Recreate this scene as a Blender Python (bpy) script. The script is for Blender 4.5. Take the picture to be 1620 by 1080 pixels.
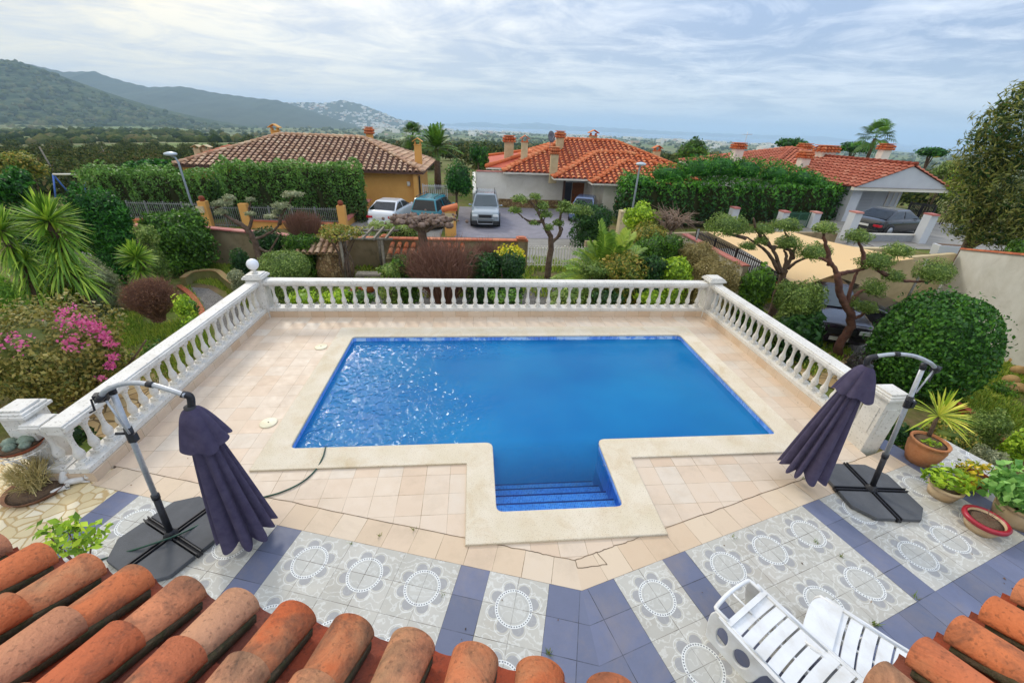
import bpy, bmesh, math, random
import numpy as np
from mathutils import Vector, Matrix
S = bpy.context.scene
for o in list(bpy.data.objects): bpy.data.objects.remove(o)
R = math.radians
# ------------------------------------------------------------------ camera
FOC = 641.33; CH = 4.5
p_, r_, y_ = R(28.0286), R(2.4067), R(5.9756)
cp, sp, cr, sr, cy, sy = math.cos(p_), math.sin(p_), math.cos(r_), math.sin(r_), math.cos(y_), math.sin(y_)
FW = np.array([sy*cp, cy*cp, -sp]); RI = np.array([cy, -sy, 0.0]); UPV = np.cross(RI, FW)
CX = RI*cr + UPV*sr; CU = -RI*sr + UPV*cr
cam = bpy.data.cameras.new('camera'); co = bpy.data.objects.new('camera', cam); S.collection.objects.link(co)
M = Matrix.Identity(4)
for i in range(3):
    M[i][0] = CX[i]; M[i][1] = CU[i]; M[i][2] = -FW[i]
M[2][3] = CH
co.matrix_world = M
cam.sensor_width = 36; cam.lens = FOC/1620*36; cam.clip_start = 0.05; cam.clip_end = 60000
S.camera = co
def ray(u, v): return FW*FOC + CX*(u-810) - CU*(v-540)
def G(u, v, z=0.0):                       # point of the plane at height z seen at photo pixel (u, v)
    d = ray(u, v); t = (z-CH)/d[2]; return np.array([d[0]*t, d[1]*t, z])
def D(u, v, yy):                          # point at distance yy seen at photo pixel (u, v)
    d = ray(u, v); t = yy/d[1]; return np.array([d[0]*t, yy, CH+d[2]*t])
def px(P): return FOC/float((np.array(P)-np.array([0, 0, CH]))@FW)   # pixels per metre there
def wide(u): return FOC/math.hypot(FOC, u-810)   # off-axis stretch of the lens
# ------------------------------------------------------------------ sky, sun, exposure
sd = ray(488, 662); sd = np.array([sd[0], sd[1], -sd[2]]); sd /= np.linalg.norm(sd)
SUN_EL = math.asin(sd[2]); SUN_AZ = math.atan2(sd[0], sd[1])
W = bpy.data.worlds.new('World'); S.world = W; W.use_nodes = True
wt = W.node_tree; wt.nodes.clear()
class NT:
    def __init__(s, t): s.t = t
    def n(s, ty, **k):
        nd = s.t.nodes.new(ty)
        for a, b in k.items(): setattr(nd, a, b)
        return nd
    def l(s, a, b): s.t.links.new(a, b)
    def m(s, op, a, b=None, c=None, clamp=False):
        nd = s.t.nodes.new('ShaderNodeMath'); nd.operation = op; nd.use_clamp = clamp
        for i, x in enumerate((a, b, c)):
            if x is None: continue
            if isinstance(x, (int, float)): nd.inputs[i].default_value = x
            else: s.t.links.new(x, nd.inputs[i])
        return nd.outputs[0]
    def mix(s, f, a, b, mode='MIX'):
        nd = s.t.nodes.new('ShaderNodeMix'); nd.data_type = 'RGBA'; nd.blend_type = mode
        for i, x in ((0, f), (6, a), (7, b)):
            if isinstance(x, (int, float)): nd.inputs[i].default_value = x
            elif isinstance(x, tuple): nd.inputs[i].default_value = (*x[:3], 1)
            else: s.t.links.new(x, nd.inputs[i])
        return nd.outputs[2]
    def noise(s, vec, scale, det=4, rough=.55, dist=0, out=0):
        nd = s.t.nodes.new('ShaderNodeTexNoise'); nd.inputs['Scale'].default_value = scale
        nd.inputs['Detail'].default_value = det; nd.inputs['Roughness'].default_value = rough; nd.inputs['Distortion'].default_value = dist
        if vec is not None: s.t.links.new(vec, nd.inputs['Vector'])
        return nd.outputs[out]
    def ramp(s, f, stops, interp='LINEAR'):
        nd = s.t.nodes.new('ShaderNodeValToRGB'); cr_ = nd.color_ramp; cr_.interpolation = interp
        while len(cr_.elements) < len(stops): cr_.elements.new(.5)
        for e, (p, c) in zip(cr_.elements, stops): e.position = p; e.color = (*c[:3], 1) if isinstance(c, tuple) else (c, c, c, 1)
        s.t.links.new(f, nd.inputs[0]); return nd.outputs[0]
    def sep(s, v):
        nd = s.t.nodes.new('ShaderNodeSeparateXYZ'); s.t.links.new(v, nd.inputs[0]); return nd.outputs
    def comb(s, x, y, z):
        nd = s.t.nodes.new('ShaderNodeCombineXYZ')
        for i, q in enumerate((x, y, z)):
            if isinstance(q, (int, float)): nd.inputs[i].default_value = q
            else: s.t.links.new(q, nd.inputs[i])
        return nd.outputs[0]
w = NT(wt)
tc = w.n('ShaderNodeTexCoord'); sky = w.n('ShaderNodeTexSky'); sky.sky_type = 'NISHITA'; sky.sun_disc = False
sky.sun_elevation = SUN_EL; sky.sun_rotation = SUN_AZ; sky.air_density = 1.0; sky.dust_density = 1.2
bg = w.n('ShaderNodeBackground'); bg.inputs[1].default_value = 0.10
dx, dy, dz = w.sep(tc.outputs['Generated'])
dzc = w.m('MAXIMUM', dz, 0.0)
den = w.m('ADD', dzc, 0.07)
pv = w.comb(w.m('DIVIDE', dx, den), w.m('DIVIDE', dy, den), 0.0)
mp = w.n('ShaderNodeMapping'); mp.inputs['Scale'].default_value = (1.0, 1.15, 1); mp.inputs['Rotation'].default_value = (0, 0, R(-14)); w.l(pv, mp.inputs[0])
n1 = w.noise(mp.outputs[0], 0.34, 10, .62, .6)
n2 = w.noise(mp.outputs[0], 1.1, 9, .68, 1.0)
n3 = w.noise(mp.outputs[0], 0.16, 3, .5)
cov = w.ramp(w.m('ADD', w.m('MULTIPLY', n1, .6), w.m('MULTIPLY', n2, .42)), [(.44, 0.0), (.57, 1.0)])     # 1 = bright cloud
side = w.m('MULTIPLY_ADD', w.m('DIVIDE', dx, w.m('ADD', w.m('ABSOLUTE', dy), .2)), -.85, .38, clamp=True)        # towards the sun at the left the veil is brighter and warmer
blue = w.mix(side, (3.0, 4.0, 6.0), (5.6, 5.7, 5.9))
white = w.mix(side, (7.8, 8.3, 9.3), (9.6, 8.4, 5.9))
cl = w.mix(cov, blue, white)
veil = w.mix(w.ramp(n3, [(.3, 0.0), (.75, .25)]), cl, (6.6, 7.6, 9.2))
hz = w.ramp(dzc, [(0.0, 1.0), (.06, .35), (.15, 0.0)])
veil = w.mix(w.m('MULTIPLY', hz, .85), veil, (6.0, 7.2, 8.9))
skym = w.mix(.86, sky.outputs[0], veil)
bright = w.m('ADD', w.m('MULTIPLY', dzc, 1.0), .80)
dimn = w.n('ShaderNodeVectorMath', operation='SCALE'); w.l(skym, dimn.inputs[0]); w.l(bright, dimn.inputs['Scale'])
w.l(dimn.outputs[0], bg.inputs[0]); wo = w.n('ShaderNodeOutputWorld'); w.l(bg.outputs[0], wo.inputs[0])
sl = bpy.data.lights.new('sun', 'SUN'); sl.energy = 1.15; sl.angle = R(10); sl.color = (1, .93, .82)
so = bpy.data.objects.new('sun', sl); S.collection.objects.link(so)
so.rotation_mode = 'QUATERNION'; so.rotation_quaternion = Vector(sd.tolist()).to_track_quat('Z', 'Y'); so.location = (0, 0, 50)
S.view_settings.view_transform = 'Standard'; S.view_settings.look = 'None'; S.view_settings.gamma = 1
S.view_settings.exposure = 0.45
S.cycles.max_bounces = 7; S.cycles.transparent_max_bounces = 16; S.cycles.volume_bounces = 2; S.cycles.volume_step_rate = 5
# ------------------------------------------------------------------ materials
def lin(h):
    h = h.lstrip('#'); c = [int(h[i:i+2], 16)/255 for i in (0, 2, 4)]
    return tuple(x/12.92 if x <= .04045 else ((x+.055)/1.055)**2.4 for x in c)
def L(c): return lin(c) if isinstance(c, str) else c
MATS = {}
def pm(name, c1, c2=None, scale=4, rough=.65, bump=0, bscale=40, metal=0, rnd=None, stain=None, sscale=2.5, spec=.5, detail=6, lo=.35, hi=.65):
    """procedural principled material: c1/c2 mixed by noise, rnd = colours picked per face by the 'rnd' attribute, stain = (colour, amount)"""
    m = bpy.data.materials.new(name); m.use_nodes = True; t = m.node_tree; t.nodes.clear(); q = NT(t)
    out = q.n('ShaderNodeOutputMaterial'); b = q.n('ShaderNodeBsdfPrincipled'); q.l(b.outputs[0], out.inputs[0])
    tcd = q.n('ShaderNodeTexCoord').outputs['Object']
    col = None
    if rnd:
        at = q.n('ShaderNodeAttribute'); at.attribute_name = 'rnd'
        col = q.ramp(at.outputs['Fac'], [(i/(len(rnd)-1), L(c)) for i, c in enumerate(rnd)])
    else: col = L(c1)
    if c2 is not None:
        f = q.ramp(q.noise(tcd, scale, detail, .6), [(lo, 0.0), (hi, 1.0)])
        if rnd:
            col = q.mix(f, col, L(c2))
        else: col = q.mix(f, col, L(c2))
    if stain:
        f = q.ramp(q.noise(tcd, sscale, 8, .7, .6), [(.48, 0.0), (.72, 1.0)])
        col = q.mix(q.m('MULTIPLY', f, stain[1]), col, L(stain[0]))
    if isinstance(col, tuple): b.inputs['Base Color'].default_value = (*col, 1)
    else: q.l(col, b.inputs['Base Color'])
    b.inputs['Roughness'].default_value = rough; b.inputs['Metallic'].default_value = metal; b.inputs['Specular IOR Level'].default_value = spec
    if bump:
        bn = q.n('ShaderNodeBump'); bn.inputs['Strength'].default_value = bump; bn.inputs['Distance'].default_value = .02
        q.l(q.noise(tcd, bscale, 6, .6), bn.inputs['Height']); q.l(bn.outputs[0], b.inputs['Normal'])
    MATS[name] = m; return m
def leafm(name, cols, trans=.25, rough=.5, spec=.35):
    m = bpy.data.materials.new(name); m.use_nodes = True; t = m.node_tree; t.nodes.clear(); q = NT(t)
    out = q.n('ShaderNodeOutputMaterial'); b = q.n('ShaderNodeBsdfPrincipled'); tr = q.n('ShaderNodeBsdfTranslucent'); mx = q.n('ShaderNodeMixShader')
    at = q.n('ShaderNodeAttribute'); at.attribute_name = 'rnd'
    tcd = q.n('ShaderNodeTexCoord').outputs['Object']
    f = q.m('ADD', at.outputs['Fac'], q.m('MULTIPLY_ADD', q.noise(tcd, 1.6, 3), .9, -.45), clamp=True)
    gn = (1.55, 1.36, 1.08)
    col = q.ramp(f, [(i/(len(cols)-1), tuple(min(.9, a*g_) for a, g_ in zip(L(c), gn))) for i, c in enumerate(cols)])
    q.l(col, b.inputs['Base Color']); q.l(col, tr.inputs[0]); b.inputs['Roughness'].default_value = rough; b.inputs['Specular IOR Level'].default_value = spec
    mx.inputs[0].default_value = trans; q.l(b.outputs[0], mx.inputs[1]); q.l(tr.outputs[0], mx.inputs[2]); q.l(mx.outputs[0], out.inputs[0])
    return m
# ------------------------------------------------------------------ object helpers
COL = S.collection
def link(o, parent=None):
    COL.objects.link(o)
    if parent is not None: o.parent = parent
    return o
def root_of(o):
    while o.parent is not None: o = o.parent
    return o
def thing(name, label, cat, loc=(0, 0, 0), rotz=0, group=None):
    o = bpy.data.objects.new(name, None); o.location = tuple(float(c) for c in loc); o.rotation_euler = (0, 0, rotz); o.empty_display_size = .2
    COL.objects.link(o); o['label'] = label; o['category'] = cat
    if group: o['group'] = group
    return o
def tag(o, label, cat, group=None):
    o['label'] = label; o['category'] = cat
    if group: o['group'] = group
    return o
def struct(o, kind='structure'): o['kind'] = kind; return o
def unit(v): v = np.asarray(v, float); return v/max(np.linalg.norm(v), 1e-9)
class MB:
    def __init__(s): s.v = []; s.f = []; s.r = []; s.sm = []
    def add(s, vs, fs, r=None, smooth=False):
        k = len(s.v); s.v += [tuple(map(float, x)) for x in vs]
        r = random.random() if r is None else r
        for f in fs: s.f.append(tuple(i+k for i in f)); s.r.append(r); s.sm.append(smooth)
    def box(s, c, d, rz=0, rx=0, ry=0, r=None, taper=1.0):
        m = Matrix.Rotation(rz, 3, 'Z') @ Matrix.Rotation(ry, 3, 'Y') @ Matrix.Rotation(rx, 3, 'X')
        vs = []
        for z in (-.5, .5):
            k = taper if z > 0 else 1
            for x, y in ((-.5, -.5), (.5, -.5), (.5, .5), (-.5, .5)):
                q = m @ Vector((x*d[0]*k, y*d[1]*k, z*d[2])); vs.append((c[0]+q.x, c[1]+q.y, c[2]+q.z))
        s.add(vs, [(3, 2, 1, 0), (4, 5, 6, 7), (0, 1, 5, 4), (1, 2, 6, 5), (2, 3, 7, 6), (3, 0, 4, 7)], r)
    def prism(s, poly, z0, z1, r=None):           # polygon extruded vertically, poly CCW list of (x, y)
        n = len(poly); vs = [(x, y, z0) for x, y in poly]+[(x, y, z1) for x, y in poly]
        s.add(vs, [tuple(range(n))[::-1], tuple(range(n, 2*n))]+[(i, (i+1) % n, n+(i+1) % n, n+i) for i in range(n)], r)
    def slab(s, P, nrm, th, r=None):              # planar polygon P (3d) given thickness th along nrm
        n = len(P); P = [np.asarray(q, float) for q in P]; o = np.asarray(nrm, float)*th
        s.add([tuple(q) for q in P]+[tuple(q+o) for q in P], [tuple(range(n))[::-1], tuple(range(n, 2*n))]+[(i, (i+1) % n, n+(i+1) % n, n+i) for i in range(n)], r)
    def tube(s, path, rad, n=8, cap=True, r=None, smooth=True, flat=1.0):
        P = [np.asarray(q, float) for q in path]; k = len(P)
        if not hasattr(rad, '__len__'): rad = [rad]*k
        vs = []; prev = None
        for i in range(k):
            t = unit(P[min(i+1, k-1)]-P[max(i-1, 0)])
            if prev is None:
                a = np.array([0, 0, 1.0]) if abs(t[2]) < .9 else np.array([1.0, 0, 0]); u = unit(np.cross(t, a))
            else: u = unit(prev-t*(prev@t))
            prev = u; b = np.cross(t, u)
            for j in range(n):
                a = 2*math.pi*j/n; vs.append(P[i]+(u*math.cos(a)+b*math.sin(a)*flat)*rad[i])
        fs = [(i*n+j, i*n+(j+1) % n, (i+1)*n+(j+1) % n, (i+1)*n+j) for i in range(k-1) for j in range(n)]
        if cap: fs += [tuple(range(n))[::-1], tuple(range((k-1)*n, k*n))]
        s.add(vs, fs, r, smooth)
    def lathe(s, prof, c, n=16, r=None, smooth=True, sq=None, tilt=None):   # prof [(radius, z)]
        vs = []
        for rr, z in prof:
            for j in range(n):
                a = 2*math.pi*(j+.5)/n; vs.append((c[0]+rr*math.cos(a), c[1]+rr*math.sin(a), c[2]+z))
        k = len(prof)
        fs = [(i*n+j, i*n+(j+1) % n, (i+1)*n+(j+1) % n, (i+1)*n+j) for i in range(k-1) for j in range(n)]
        fs += [tuple(range(n))[::-1], tuple(range((k-1)*n, k*n))]
        s.add(vs, fs, r, smooth)
    def ball(s, c, rad, n=12, r=None, sq=(1, 1, 1)):
        prof = [(math.sin(math.pi*i/n), -math.cos(math.pi*i/n)) for i in range(n+1)]
        m = 2*n; vs = []
        for rr, z in prof:
            for j in range(m):
                a = 2*math.pi*j/m; vs.append((c[0]+rad*sq[0]*rr*math.cos(a), c[1]+rad*sq[1]*rr*math.sin(a), c[2]+rad*sq[2]*z))
        s.add(vs, [(i*m+j, i*m+(j+1) % m, (i+1)*m+(j+1) % m, (i+1)*m+j) for i in range(n) for j in range(m)], r, True)
    def build(s, name, mat, parent=None, bevel=0):
        me = bpy.data.meshes.new(name)
        off = np.array(root_of(parent).location) if parent is not None else np.zeros(3)
        if parent is not None and root_of(parent).get('_local'): off = np.zeros(3)
        me.from_pydata([(x-off[0], y-off[1], z-off[2]) for x, y, z in s.v], [], s.f)
        a = me.attributes.new('rnd', 'FLOAT', 'FACE'); a.data.foreach_set('value', s.r)
        me.polygons.foreach_set('use_smooth', s.sm)
        me.materials.append(mat); me.update()
        o = bpy.data.objects.new(name, me); link(o, parent)
        if bevel:
            b = o.modifiers.new('bevel', 'BEVEL'); b.width = bevel; b.segments = 2; b.limit_method = 'ANGLE'; b.angle_limit = R(40)
        return o
def mesh_np(name, V, F, rnd, mat, parent=None):
    V = np.asarray(V, np.float32); F = np.asarray(F, np.int32); n, k = F.shape
    if parent is not None and not root_of(parent).get('_local'): V = V-np.array(root_of(parent).location, np.float32)
    me = bpy.data.meshes.new(name); me.vertices.add(len(V)); me.vertices.foreach_set('co', V.ravel())
    me.loops.add(n*k); me.loops.foreach_set('vertex_index', F.ravel()); me.polygons.add(n)
    me.polygons.foreach_set('loop_start', np.arange(0, n*k, k, dtype=np.int32)); me.polygons.foreach_set('loop_total', np.full(n, k, np.int32))
    a = me.attributes.new('rnd', 'FLOAT', 'FACE'); a.data.foreach_set('value', np.asarray(rnd, np.float32))
    me.materials.append(mat); me.update(calc_edges=True)
    o = bpy.data.objects.new(name, me); link(o, parent); return o
rg = np.random.default_rng(7); random.seed(5)
def nrmz(a): return a/np.maximum(np.linalg.norm(a, axis=1, keepdims=True), 1e-9)
def leafquads(C, N, size, asp=.5, bias=.8, tdir=None):
    n = len(C); N = nrmz(N*bias+rg.normal(size=(n, 3))*.6)
    T = rg.normal(size=(n, 3)) if tdir is None else tdir+rg.normal(size=(n, 3))*.35
    T = nrmz(np.cross(N, np.cross(T, N))); B = np.cross(N, T); s = (size*(.5+1.0*rg.random(n)))[:, None]
    V = np.stack([C-T*s*.5, C+B*s*asp*.5-T*s*.05+N*s*.08, C+T*s*.5, C-B*s*asp*.5-T*s*.05+N*s*.08], 1).reshape(-1, 3)
    return V, np.arange(4*n).reshape(n, 4)
def lump(Dr, k=9, a=.16, f=3.5):
    r = np.zeros(len(Dr))
    for _ in range(k):
        kv = rg.normal(size=3)*f; r += np.cos(Dr@kv+rg.random()*6.28)
    return 1+a*r/math.sqrt(k)*1.2
def crown_pts(n, c, rad, low=-.75, a=.16, f=3.5, depth=.35, box=0):
    Dr = nrmz(rg.normal(size=(int(n*1.5)+20, 3))); Dr = Dr[Dr[:, 2] > low][:n]
    rr = lump(Dr, 9, a, f)
    if box:
        m = np.max(np.abs(Dr), axis=1); rr = rr*(1-box+box/m)
    rr = rr*(1-depth*rg.random(len(Dr))**2.2)*(1+.15*rg.random(len(Dr))*(rg.random(len(Dr)) < .08))
    return np.array(c)+Dr*rr[:, None]*np.array(rad), nrmz(Dr/np.array(rad))
def core(c, rad, low=-.75, k=.78, nn=8):
    V = []; F = []; m = 2*nn
    for i in range(nn+1):
        for j in range(m):
            t = math.pi*i/nn; ph = 2*math.pi*j/m
            V.append((c[0]+rad[0]*k*math.sin(t)*math.cos(ph), c[1]+rad[1]*k*math.sin(t)*math.sin(ph), c[2]+rad[2]*max(low, -math.cos(t))*k))
    for i in range(nn):
        for j in range(m): F.append((i*m+j, i*m+(j+1) % m, (i+1)*m+(j+1) % m, (i+1)*m+j))
    return np.array(V), np.array(F)
def foliage(name, blobs, mat, parent=None, size=.08, dens=1.0, asp=.5, low=-.75, a=.16, f=3.5, depth=.35, withcore=True, bias=.8, box=0, up=0):
    """one mesh of leaf faces over several ellipsoid clumps [(centre, radii)]"""
    Vs, Fs, Rs = [], [], []; k = 0
    for c, rad in blobs:
        rad = np.array(rad, float)*np.ones(3); area = 4*math.pi*((rad[0]*rad[1])**1.6+(rad[0]*rad[2])**1.6+(rad[1]*rad[2])**1.6)**(1/1.6)/3**(1/1.6)
        n = int(max(30, dens*area/(size*size*asp)*2.0))
        P, N = crown_pts(n, c, rad, low, a, f, depth, box)
        V, F = leafquads(P, N+np.array([0, 0, up]), size, asp, bias)
        tone = (rg.random()-.5)*.25
        Vs.append(V); Fs.append(F+k); k += len(V); Rs.append(np.clip(rg.random(len(F))*.8+.1+tone, 0, 1))
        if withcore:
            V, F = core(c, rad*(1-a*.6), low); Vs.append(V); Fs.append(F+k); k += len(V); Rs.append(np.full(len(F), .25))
    return mesh_np(name, np.concatenate(Vs), np.concatenate(Fs), np.concatenate(Rs), mat, parent)
def twigs(name, c, rad, mat, parent=None, n=400, r0=.006, base=None, seg=3, spread=1.0, low=-.3):
    """bare twigs fanning from a base through an ellipsoid"""
    mb = MB(); base = np.array(c)-np.array([0, 0, rad[2]]) if base is None else np.array(base)
    for i in range(n):
        d = unit(rg.normal(size=3)); 
        if d[2] < low: d[2] = -d[2]
        e = np.array(c)+d*np.array(rad)*(.75+.3*rg.random())
        m = base+(e-base)*.5+rg.normal(size=3)*.05*np.array(rad)*2+np.array([0, 0, .1*rad[2]])
        s0 = base+rg.normal(size=3)*np.array([.05, .05, .02])
        mb.tube([s0, m, e], [r0*1.6, r0*1.1, r0*.5], 3, False, None, False)
        for _ in range(2):
            e2 = e+rg.normal(size=3)*.14*rad[0]; mb.tube([m+(e-m)*rg.random(), e2], [r0*.8, r0*.4], 3, False, None, False)
    return mb.build(name, mat, parent)
def blades(name, c, n, length, width, mat, parent=None, up=.3, droop=.5, seg=4, down=False, fold=.25, minel=-.3):
    """sword leaves from one point"""
    Vs, Fs, Rs = [], [], []; k = 0
    for i in range(n):
        az = rg.random()*6.283; el = minel+(math.pi/2-minel)*rg.random()**1.0
        d = np.array([math.cos(az)*math.cos(el), math.sin(az)*math.cos(el), math.sin(el)]); Lh = length*(.75+.35*rg.random())
        sd_ = unit(np.cross(d, [0, 0, 1.0])+1e-6)
        pts = []
        for j in range(seg+1):
            t = j/seg; q = np.array(c)+d*Lh*t+np.array([0, 0, -1.0])*droop*Lh*t*t*abs(math.cos(el)); wd = width*.5*(math.sin(math.pi*(.18+.82*(1-t)))*.9+.05) if t < 1 else width*.02
            nn = np.cross(sd_, d); pts += [q-sd_*wd+nn*wd*fold, q-nn*wd*fold, q+sd_*wd+nn*wd*fold]
        Vs.append(np.array(pts)); r = rg.random()
        for j in range(seg):
            b = k+3*j; Fs += [(b, b+1, b+4, b+3), (b+1, b+2, b+5, b+4)]; Rs += [r, r]
        k += len(pts)
    return mesh_np(name, np.concatenate(Vs), np.array(Fs), Rs, mat, parent)
def quadsheet(name, pts, mat, parent=None):
    mb = MB(); mb.add(pts, [tuple(range(len(pts)))], 0.5); return mb.build(name, mat, parent)
# ------------------------------------------------------------------ ground heights
def sm(a, b, x):
    t = np.clip((x-a)/(b-a), 0, 1); return t*t*(3-2*t)
def gh(x, y):
    x = np.asarray(x, float); y = np.asarray(y, float); r = np.hypot(x, y)
    z = -1.12-.22*sm(12, 20, y)                                   # garden, then the street
    z = z+.95*sm(15.5, 22, x)*sm(34, 24, y)*sm(4, 12, y)          # the drives at the right lie higher
    z = z-.25*sm(-22, -30, x)
    far = sm(48, 75, r)
    z = z-far*(2+.033*np.minimum(r-48, 1200)*sm(48, 200, r)+.0072*np.maximum(r-1248, 0)*(r < 5200)+28.5*(r >= 5200))
    z = z-sm(-20, -50, x)*far*1.6*sm(500, 150, r)
    z = z-1.9*sm(-30, -40, x)*(1-far)*sm(30, 40, y)
    und = sm(80, 300, r)*sm(5600, 4000, r)
    z = z+und*(2.2*np.sin(x/57+1)*np.cos(y/83)+5*np.sin(x/310)*np.sin(y/270+2)*sm(300, 900, r))
    pool = (x > -5.2) & (x < 6.5) & (y > -3) & (y < 10)
    z = np.where(pool, -2.6, z)
    return np.maximum(z, -72)
def gz(x, y): return float(gh(x, y))
def GH(u, v):                             # point of the ground seen at photo pixel (u, v)
    d = ray(u, v); d = d/np.linalg.norm(d); t = 3.0
    while t < 6000:
        p = np.array([0, 0, CH])+d*t
        if p[2] <= gz(p[0], p[1]): return p
        t *= 1.004
    return p
# ground sheet: fine grid near the garden, rings to the coast
def ring_sheet(name, radii, nang, mat):
    V = []; F = []; R_ = []
    for i, rr in enumerate(radii):
        a = np.linspace(0, 2*np.pi, nang, endpoint=False); V.append(np.stack([rr*np.sin(a), rr*np.cos(a), gh(rr*np.sin(a), rr*np.cos(a))], 1))
    V = np.concatenate(V)
    for i in range(len(radii)-1):
        for j in range(nang): F.append((i*nang+j, i*nang+(j+1) % nang, (i+1)*nang+(j+1) % nang, (i+1)*nang+j))
    return mesh_np(name, V, np.array(F)[:, ::-1], np.full(len(F), .5), mat)
def groundmat():
    m = bpy.data.materials.new('ground'); m.use_nodes = True; t = m.node_tree; t.nodes.clear(); q = NT(t)
    out = q.n('ShaderNodeOutputMaterial'); b = q.n('ShaderNodeBsdfPrincipled'); q.l(b.outputs[0], out.inputs[0]); b.inputs['Roughness'].default_value = .95; b.inputs['Specular IOR Level'].default_value = .1
    tcd = q.n('ShaderNodeTexCoord').outputs['Object']; x, y, z = q.sep(tcd)
    near = q.mix(q.ramp(q.noise(tcd, .55, 7, .65), [(.40, 0.0), (.58, 1.0)]), lin('#7a664c'), lin('#6b7a34'))
    near = q.mix(q.ramp(q.noise(tcd, 3.5, 5, .6), [(.4, 0.0), (.7, .6)]), near, lin('#3f4a20'))
    n = q.noise(tcd, .008, 6, .6); f1 = q.ramp(n, [(.34, lin('#4d5f34')), (.44, lin('#3a4b2c')), (.50, lin('#7a8a55')), (.56, lin('#4e5c39')), (.64, lin('#8d8463')), (.72, lin('#46573a'))])
    vo = q.n('ShaderNodeTexVoronoi'); vo.inputs['Scale'].default_value = .006; mpn = q.n('ShaderNodeMapping'); mpn.inputs['Scale'].default_value = (1, .6, 1); q.l(tcd, mpn.inputs[0]); q.l(mpn.outputs[0], vo.inputs['Vector'])
    f2 = q.mix(.55, f1, q.ramp(q.sep(vo.outputs['Color'])[0], [(0, lin('#44552f')), (.35, lin('#6f7f48')), (.6, lin('#7f7a58')), (1, lin('#3c4f30'))]))
    d = q.m('SQRT', q.m('ADD', q.m('MULTIPLY', x, x), q.m('MULTIPLY', y, y)))
    f = q.m('DIVIDE', q.m('SUBTRACT', d, 60), 120, clamp=True)
    q.l(q.mix(f, near, f2), b.inputs['Base Color'])
    bn = q.n('ShaderNodeBump'); bn.inputs['Strength'].default_value = .7; bn.inputs['Distance'].default_value = .065; q.l(q.noise(tcd, 9, 6, .7), bn.inputs['Height']); q.l(bn.outputs[0], b.inputs['Normal'])
    return m
radii = [.5]+list(np.arange(2, 60, .8))+list(60*1.06**np.arange(0, 84))
radii = [r for r in radii if r < 5400]+[5600, 5900, 6500]
struct(ring_sheet('ground', radii, 300, groundmat()))
def seamat():
    m = pm('sea', '#3f6a8c', None, rough=.25); return m
V = []; F = []
rr_ = [3000, 5000, 8000, 12000, 20000]; na = 96
for r in rr_:
    for j in range(na): V.append((r*math.sin(2*math.pi*j/na), r*math.cos(2*math.pi*j/na), -71.0))
for i in range(len(rr_)-1):
    for j in range(na): F.append((i*na+j, (i+1)*na+j, (i+1)*na+(j+1) % na, i*na+(j+1) % na))
struct(mesh_np('sea_water', V, np.array(F)[:, ::-1], np.full(len(F), .5), seamat()))
# ------------------------------------------------------------------ hills
M_hill = leafm('hill_scrub', ['#202e24', '#2a3a2c', '#364534', '#4a523e'], 0, 1, 0)
M_hill2 = pm('hill_far', '#26332c', '#38443a', .004, .95, spec=.1)
def hill(name, pts, d, wfront, zb=-70, mat=None, rough=1, dn=None, seed=1, bump=.0):
    """ridge through photo silhouette points at distance d, sloping down towards the viewer"""
    r2 = np.random.default_rng(seed); us = [p[0] for p in pts]; vs = [p[1] for p in pts]; n = 240; m = 44
    V = []; F = []
    uu = np.linspace(us[0], us[-1], n); vv = np.interp(uu, us, vs)
    ph = r2.random(12)*6.28
    for i in range(n):
        dd = d if dn is None else np.interp(uu[i], [us[0], us[-1]], [d, dn])
        top = D(uu[i], vv[i]+.5*math.sin(i*.9+ph[0])*rough, dd)
        for j in range(-6, m):
            s = j/(m-1) if j >= 0 else j/12
            w_ = wfront*abs(s); y = top[1]-wfront*s; x = top[0]*(y/top[1]) if False else top[0]+wfront*s*.12
            prof = (1-max(s, 0))**1.25 if s >= 0 else 1-abs(s)*1.2
            nz = sum(math.sin(uu[i]*.018*(k+1)*1.3+ph[k]+s*5*math.sin(k+1))*math.sin(s*4*(k+1)+ph[k+4]) for k in range(4))*.022*(top[2]-zb)*min(1, abs(s)*6)*(1-max(s, 0))
            V.append((x, y, zb+(top[2]-zb)*prof+nz*(s > 0)))
    k = m+6
    for i in range(n-1):
        for j in range(k-1): F.append((i*k+j, i*k+j+1, (i+1)*k+j+1, (i+1)*k+j))
    o = mesh_np(name, V, np.array(F), rg.random(len(F)), mat or M_hill2); o.data.polygons.foreach_set('use_smooth', [True]*len(F)); struct(o)
    return np.array(V).reshape(n, k, 3)
H_near = hill('hill', [(-260, 60), (-120, 78), (0, 95), (45, 102), (90, 122), (130, 138), (200, 163), (260, 181), (320, 195), (380, 205), (430, 214), (470, 222)], 2100, 1500, mat=M_hill, seed=2)
H_mid = hill('hill', [(-60, 92), (30, 98), (100, 114), (150, 113), (160, 118), (200, 130), (235, 138), (290, 137), (340, 147), (400, 155), (440, 159), (520, 185), (600, 212)], 3900, 1700, seed=4)
H_town = hill('hill', [(360, 175), (420, 160), (462, 163), (490, 162), (515, 164), (540, 158.5), (570, 165), (600, 176), (625, 187), (640, 191), (648, 190), (660, 197), (690, 207), (720, 214)], 5300, 1100, seed=5)
H_far = hill('mountains', [(600, 205), (680, 198), (760, 193), (800, 197), (850, 194), (900, 200), (960, 202), (1060, 208), (1180, 213), (1300, 216)], 15000, 2500, seed=6)
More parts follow.
